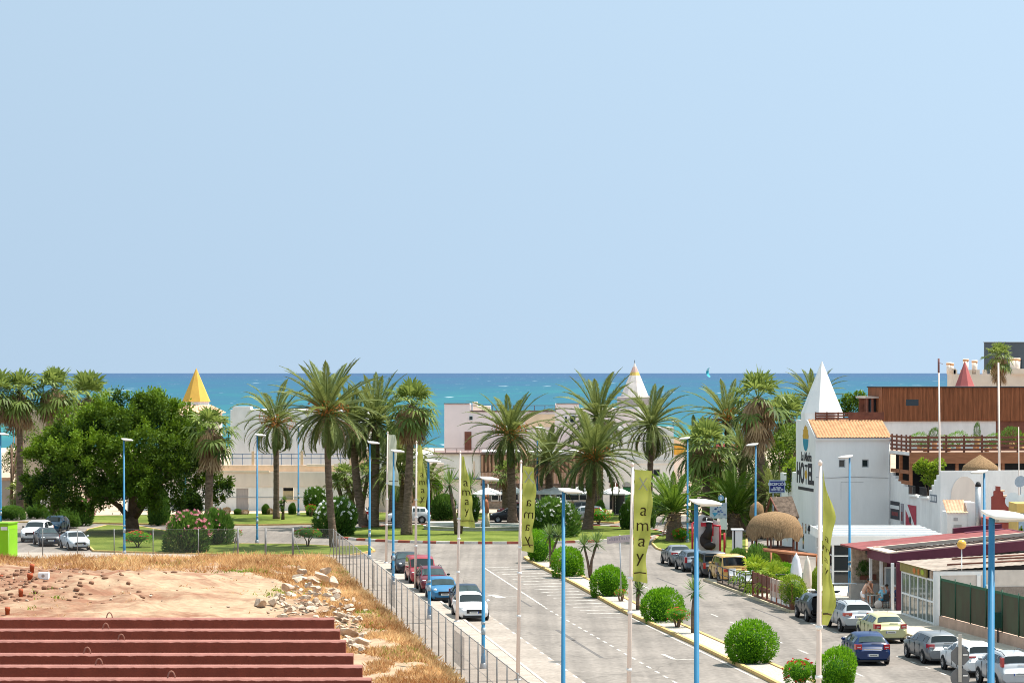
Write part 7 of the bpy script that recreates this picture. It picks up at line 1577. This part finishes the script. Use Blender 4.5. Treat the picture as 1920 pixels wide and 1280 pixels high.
def person(label,loc,rz,J,skin,hair,clothes,cap=None):
    """J: joints in metres (x right, y facing): pelvis chest neck head, shoulders, elbows, hands, knees, feet"""
    r=thing('person',label,'person',loc,rz); V=[];E=[];Rd=[]
    def add(p,rad,par=None):
        V.append(Vector(p)); Rd.append(rad)
        if par is not None: E.append((par,len(V)-1))
        return len(V)-1
    P={k:Vector(v) for k,v in J.items()}
    pe=add(P['pelvis'],(.16,.12)); w=add(P['pelvis'].lerp(P['chest'],.45),(.145,.105),pe); ch=add(P['chest'],(.17,.12),w); nk=add(P['neck'],.058,ch); hdir=(P['head']-P['neck']).normalized()
    h1=add(P['neck']+hdir*.07,.06,nk); h2=add(P['head'],.098,h1); h3=add(P['head']+hdir*.085,.078,h2)
    for s in 'lr':
        sg=-1 if s=='l' else 1
        sh=add(P['sh_'+s],.062,ch); a=add(P['sh_'+s].lerp(P['el_'+s],.5),.05,sh); el=add(P['el_'+s],.042,a); wr=add(P['el_'+s].lerp(P['ha_'+s],.82),.029,el); pm_=add(P['ha_'+s],(.04,.022),wr)
        d=(P['ha_'+s]-P['el_'+s]).normalized(); sd=d.cross(Vector((0,0,1))); sd=sd.normalized() if sd.length>.1 else Vector((1,0,0)); dn=Vector((0,0,-1))
        for k,(o,l) in enumerate(((-.03,.062),(-.01,.074),(.01,.070),(.03,.055))):
            f1=add(P['ha_'+s]+d*.055+sd*o,.0095,pm_); f2=add(P['ha_'+s]+d*(.055+l*.55)+sd*o*1.1+dn*.012,.0088,f1); add(P['ha_'+s]+d*(.05+l)+sd*o*1.15+dn*.035,.008,f2)
        t1=add(P['ha_'+s]+d*.01+sd*.048*sg,.0105,pm_); add(P['ha_'+s]+d*.055+sd*.06*sg+dn*.012,.009,t1)
        hp=add(P['pelvis']+(P['kn_'+s]-P['pelvis'])*.18+Vector((sg*.085,0,-.03)),.10,pe); kn=add(P['kn_'+s],.058,hp); cf=add(P['kn_'+s].lerp(P['fo_'+s],.35),.056,kn); an=add(P['fo_'+s],.036,cf); fd=P.get('toe_'+s,Vector((0,.16,-.045))); add(P['fo_'+s]+fd,.036,an)
    skinned('body',V,E,Rd,skin,r)
    fwd=P.get('face',Vector((0,1,0))).normalized(); up=hdir; rt=fwd.cross(up).normalized(); fwd=up.cross(rt)*-1 if up.cross(rt).dot(fwd)<0 else up.cross(rt)
    c=P['head']
    mb=MB(); mb.tube([c+fwd*.092+up*.02,c+fwd*.118-up*.012,c+fwd*.095-up*.022],[.008,.015,.012],6); mb.build('nose',skin,r)
    for sg in (-1,1):
        mb=MB(); mb.ell(tuple(c+fwd*.09+rt*sg*.034+up*.022),(.012,.012,.009),6,5); mb.build('eye',trim_m,r); mb=MB(); mb.ell(tuple(c+rt*sg*.097),(.014,.02,.03),6,5); mb.build('ear',skin,r)
    mb=MB(); mb.tube([c+fwd*.088+rt*-.025-up*.05,c+fwd*.096-up*.052,c+fwd*.088+rt*.025-up*.05],[.007]*3,5); mb.build('mouth',MATS['dull_red_print'],r)
    mb=MB(); mb.ell(tuple(c+up*.045-fwd*.022),(.107,.112,.085),12,8); mb.build('hair' if not cap else 'cap',cap or hair,r)
    for nm,kind,m in clothes:
        V=[];E=[];Rd=[]
        if kind=='shirt':
            a=add(P['pelvis']+Vector((0,0,.03)),(.18,.135)); b=add(P['pelvis'].lerp(P['chest'],.5),(.17,.13),a); c_=add(P['chest'],(.188,.138),b); add(P['neck']-hdir*.03,.07,c_)
            for s in 'lr': sh=add(P['sh_'+s],.078,c_); add(P['sh_'+s].lerp(P['el_'+s],.72),.068,sh)
        else:
            a=add(P['pelvis']+(P['chest']-P['pelvis']).normalized()*.07,(.165,.128)); b=add(P['pelvis'],(.178,.138),a)
            for s in 'lr': sg=-1 if s=='l' else 1; h=add(P['pelvis']+(P['kn_'+s]-P['pelvis'])*.2+Vector((sg*.085,0,-.03)),.118,b); add(P['pelvis'].lerp(P['kn_'+s],.78)+Vector((sg*.05,0,0)),.088,h)
        skinned(nm,V,E,Rd,m,r)
    return r
def standing_bent(lean=.5):
    return dict(pelvis=(0,-.12,.93),chest=(0,.14,1.28),neck=(0,.30,1.46),head=(0,.40,1.58),sh_l=(-.19,.2,1.38),sh_r=(.19,.2,1.38),el_l=(-.24,.34,1.10),el_r=(.24,.34,1.10),ha_l=(-.14,.50,.92),ha_r=(.14,.5,.92),kn_l=(-.1,-.04,.5),kn_r=(.1,-.02,.5),fo_l=(-.11,-.1,.08),fo_r=(.11,-.08,.08),face=(0,.7,-.5))
def seated():
    return dict(pelvis=(0,0,.53),chest=(0,.08,.92),neck=(0,.10,1.12),head=(0,.14,1.25),sh_l=(-.2,.08,1.04),sh_r=(.2,.08,1.04),el_l=(-.26,.22,.80),el_r=(.26,.22,.80),ha_l=(-.14,.44,.77),ha_r=(.14,.44,.77),kn_l=(-.13,.42,.54),kn_r=(.13,.42,.54),fo_l=(-.13,.40,.08),fo_r=(.13,.38,.08),face=(0,1,-.15))
cloth_w=mat('white_shorts_cloth',(.70,.69,.74),.9,.06,4); cloth_lb=mat('light_blue_shirt',(.24,.52,.68),.9,.08,4); cloth_b=mat('bright_blue_shorts',(.03,.36,.62),.9,.06,4); cloth_n=mat('navy_shirt',(.03,.06,.16),.9,.1,4); cloth_pk=mat('dusty_pink_top',(.42,.22,.22),.9,.1,4); cloth_g=mat('grey_shorts_cloth',(.22,.21,.2),.9,.1,4)
tb=Vector((X_(1639,158.0),158.0,.12))
t=thing('bar_table','round glass-topped bar table with glasses between the people','table',tb); mb=MB(); mb.lathe([(.42,.72),(.43,.74),(.42,.76)],20); mb.build('top',mat('pale_table_top',(.42,.44,.42),.2,.1,3,.5),t); mb=MB(); mb.bar((0,0,0),(0,0,.72),.04); mb.lathe([(.26,0),(.26,.03)],12); mb.build('pedestal',frame_black,t)
for dx,dy,lab in ((-.12,.05,'left glass on the bar table'),(.16,-.08,'right glass on the bar table')):
    g=thing('glass',lab,'glass',tb+Vector((dx,dy,.76))); mb=MB(); mb.lathe([(.03,0),(.04,.14)],10); mb.build('tumbler',mat('amber_drink',(.45,.28,.06),.1,.1,4,.5),g)
person('tanned bare-chested man bending over the bar table from behind',tb+Vector((-.15,.75,0)),PI-.35,standing_bent(),skin_t,hair_d,[('shorts','shorts',cloth_g)])
person('bare-backed person in white shorts leaning on the bar table',tb+Vector((-.62,-.22,0)),-R(78),standing_bent(),skin_p,hair_g,[('shorts','shorts',cloth_w)])
def chair_at(label,loc,rz):
    r=thing('bar_chair',label,'chair',loc,rz,'dark chairs at the bar table'); mb=MB(); mb.bx(-.21,.21,-.2,.2,.42,.46); mb.build('seat',frame_black,r); mb=MB(); mb.bx(-.2,.2,-.24,-.2,.5,.86); mb.build('backrest',frame_black,r)
    for a in (-1,1):
        for b in (-1,1): mb=MB(); mb.tube([(a*.2,b*.19,0),(a*.19,b*.18,.42)],[.018]*2,5); mb.build('leg',frame_black,r)
for lab,off,rz,sk,hr,cl,cp,cl2 in (('man in light blue shirt and bright blue shorts seated with his back to us',(.5,-.62,0),R(28),skin_p,hair_g,[('shirt','shirt',cloth_lb),('shorts','shorts',cloth_b)],None,'dark chair under the man in light blue'),('dark-haired person in a dusty pink top seated at the right of the bar table',(.9,.12,0),R(95),skin_t,hair_d,[('top','shirt',cloth_pk),('shorts','shorts',cloth_g)],None,'dark chair under the person in pink'),('person in navy shirt and white cap seated nearest the white post',(1.32,-.35,0),R(80),skin_p,hair_g,[('shirt','shirt',cloth_n),('trousers','shorts',cloth_n)],plastic_w,'dark chair under the person in navy')):
    person(lab,tb+Vector(off),rz,seated(),sk,hr,cl,cp); chair_at(cl2,tb+Vector(off),rz)
t=thing('shoulder_bag','round white bag on the ground by the bar table','bag',tb+Vector((.12,-.95,0))); mb=MB(); mb.ell((0,0,.26),(.24,.13,.26)); mb.build('bag_body',mat('offwhite_bag',(.6,.52,.48),.85,.1,4),t); mb=MB(); mb.tube([(-.16,0,.42),(-.1,0,.66),(.1,0,.66),(.16,0,.42)],[.015]*4,5); mb.build('strap',wood_pale,t)
t=thing('side_table','white high table behind the blue lamp by the bar','table',(X_(1590,163),163,.12)); mb=MB(); mb.bx(-1.1,.5,-.3,.3,1.0,1.05); mb.build('top',plastic_w,t); mb=MB(); mb.bar((-.9,0,0),(-.9,0,1.0),.04); mb.bar((.3,0,0),(.3,0,1.0),.04); mb.build('legs',frame_black,t)
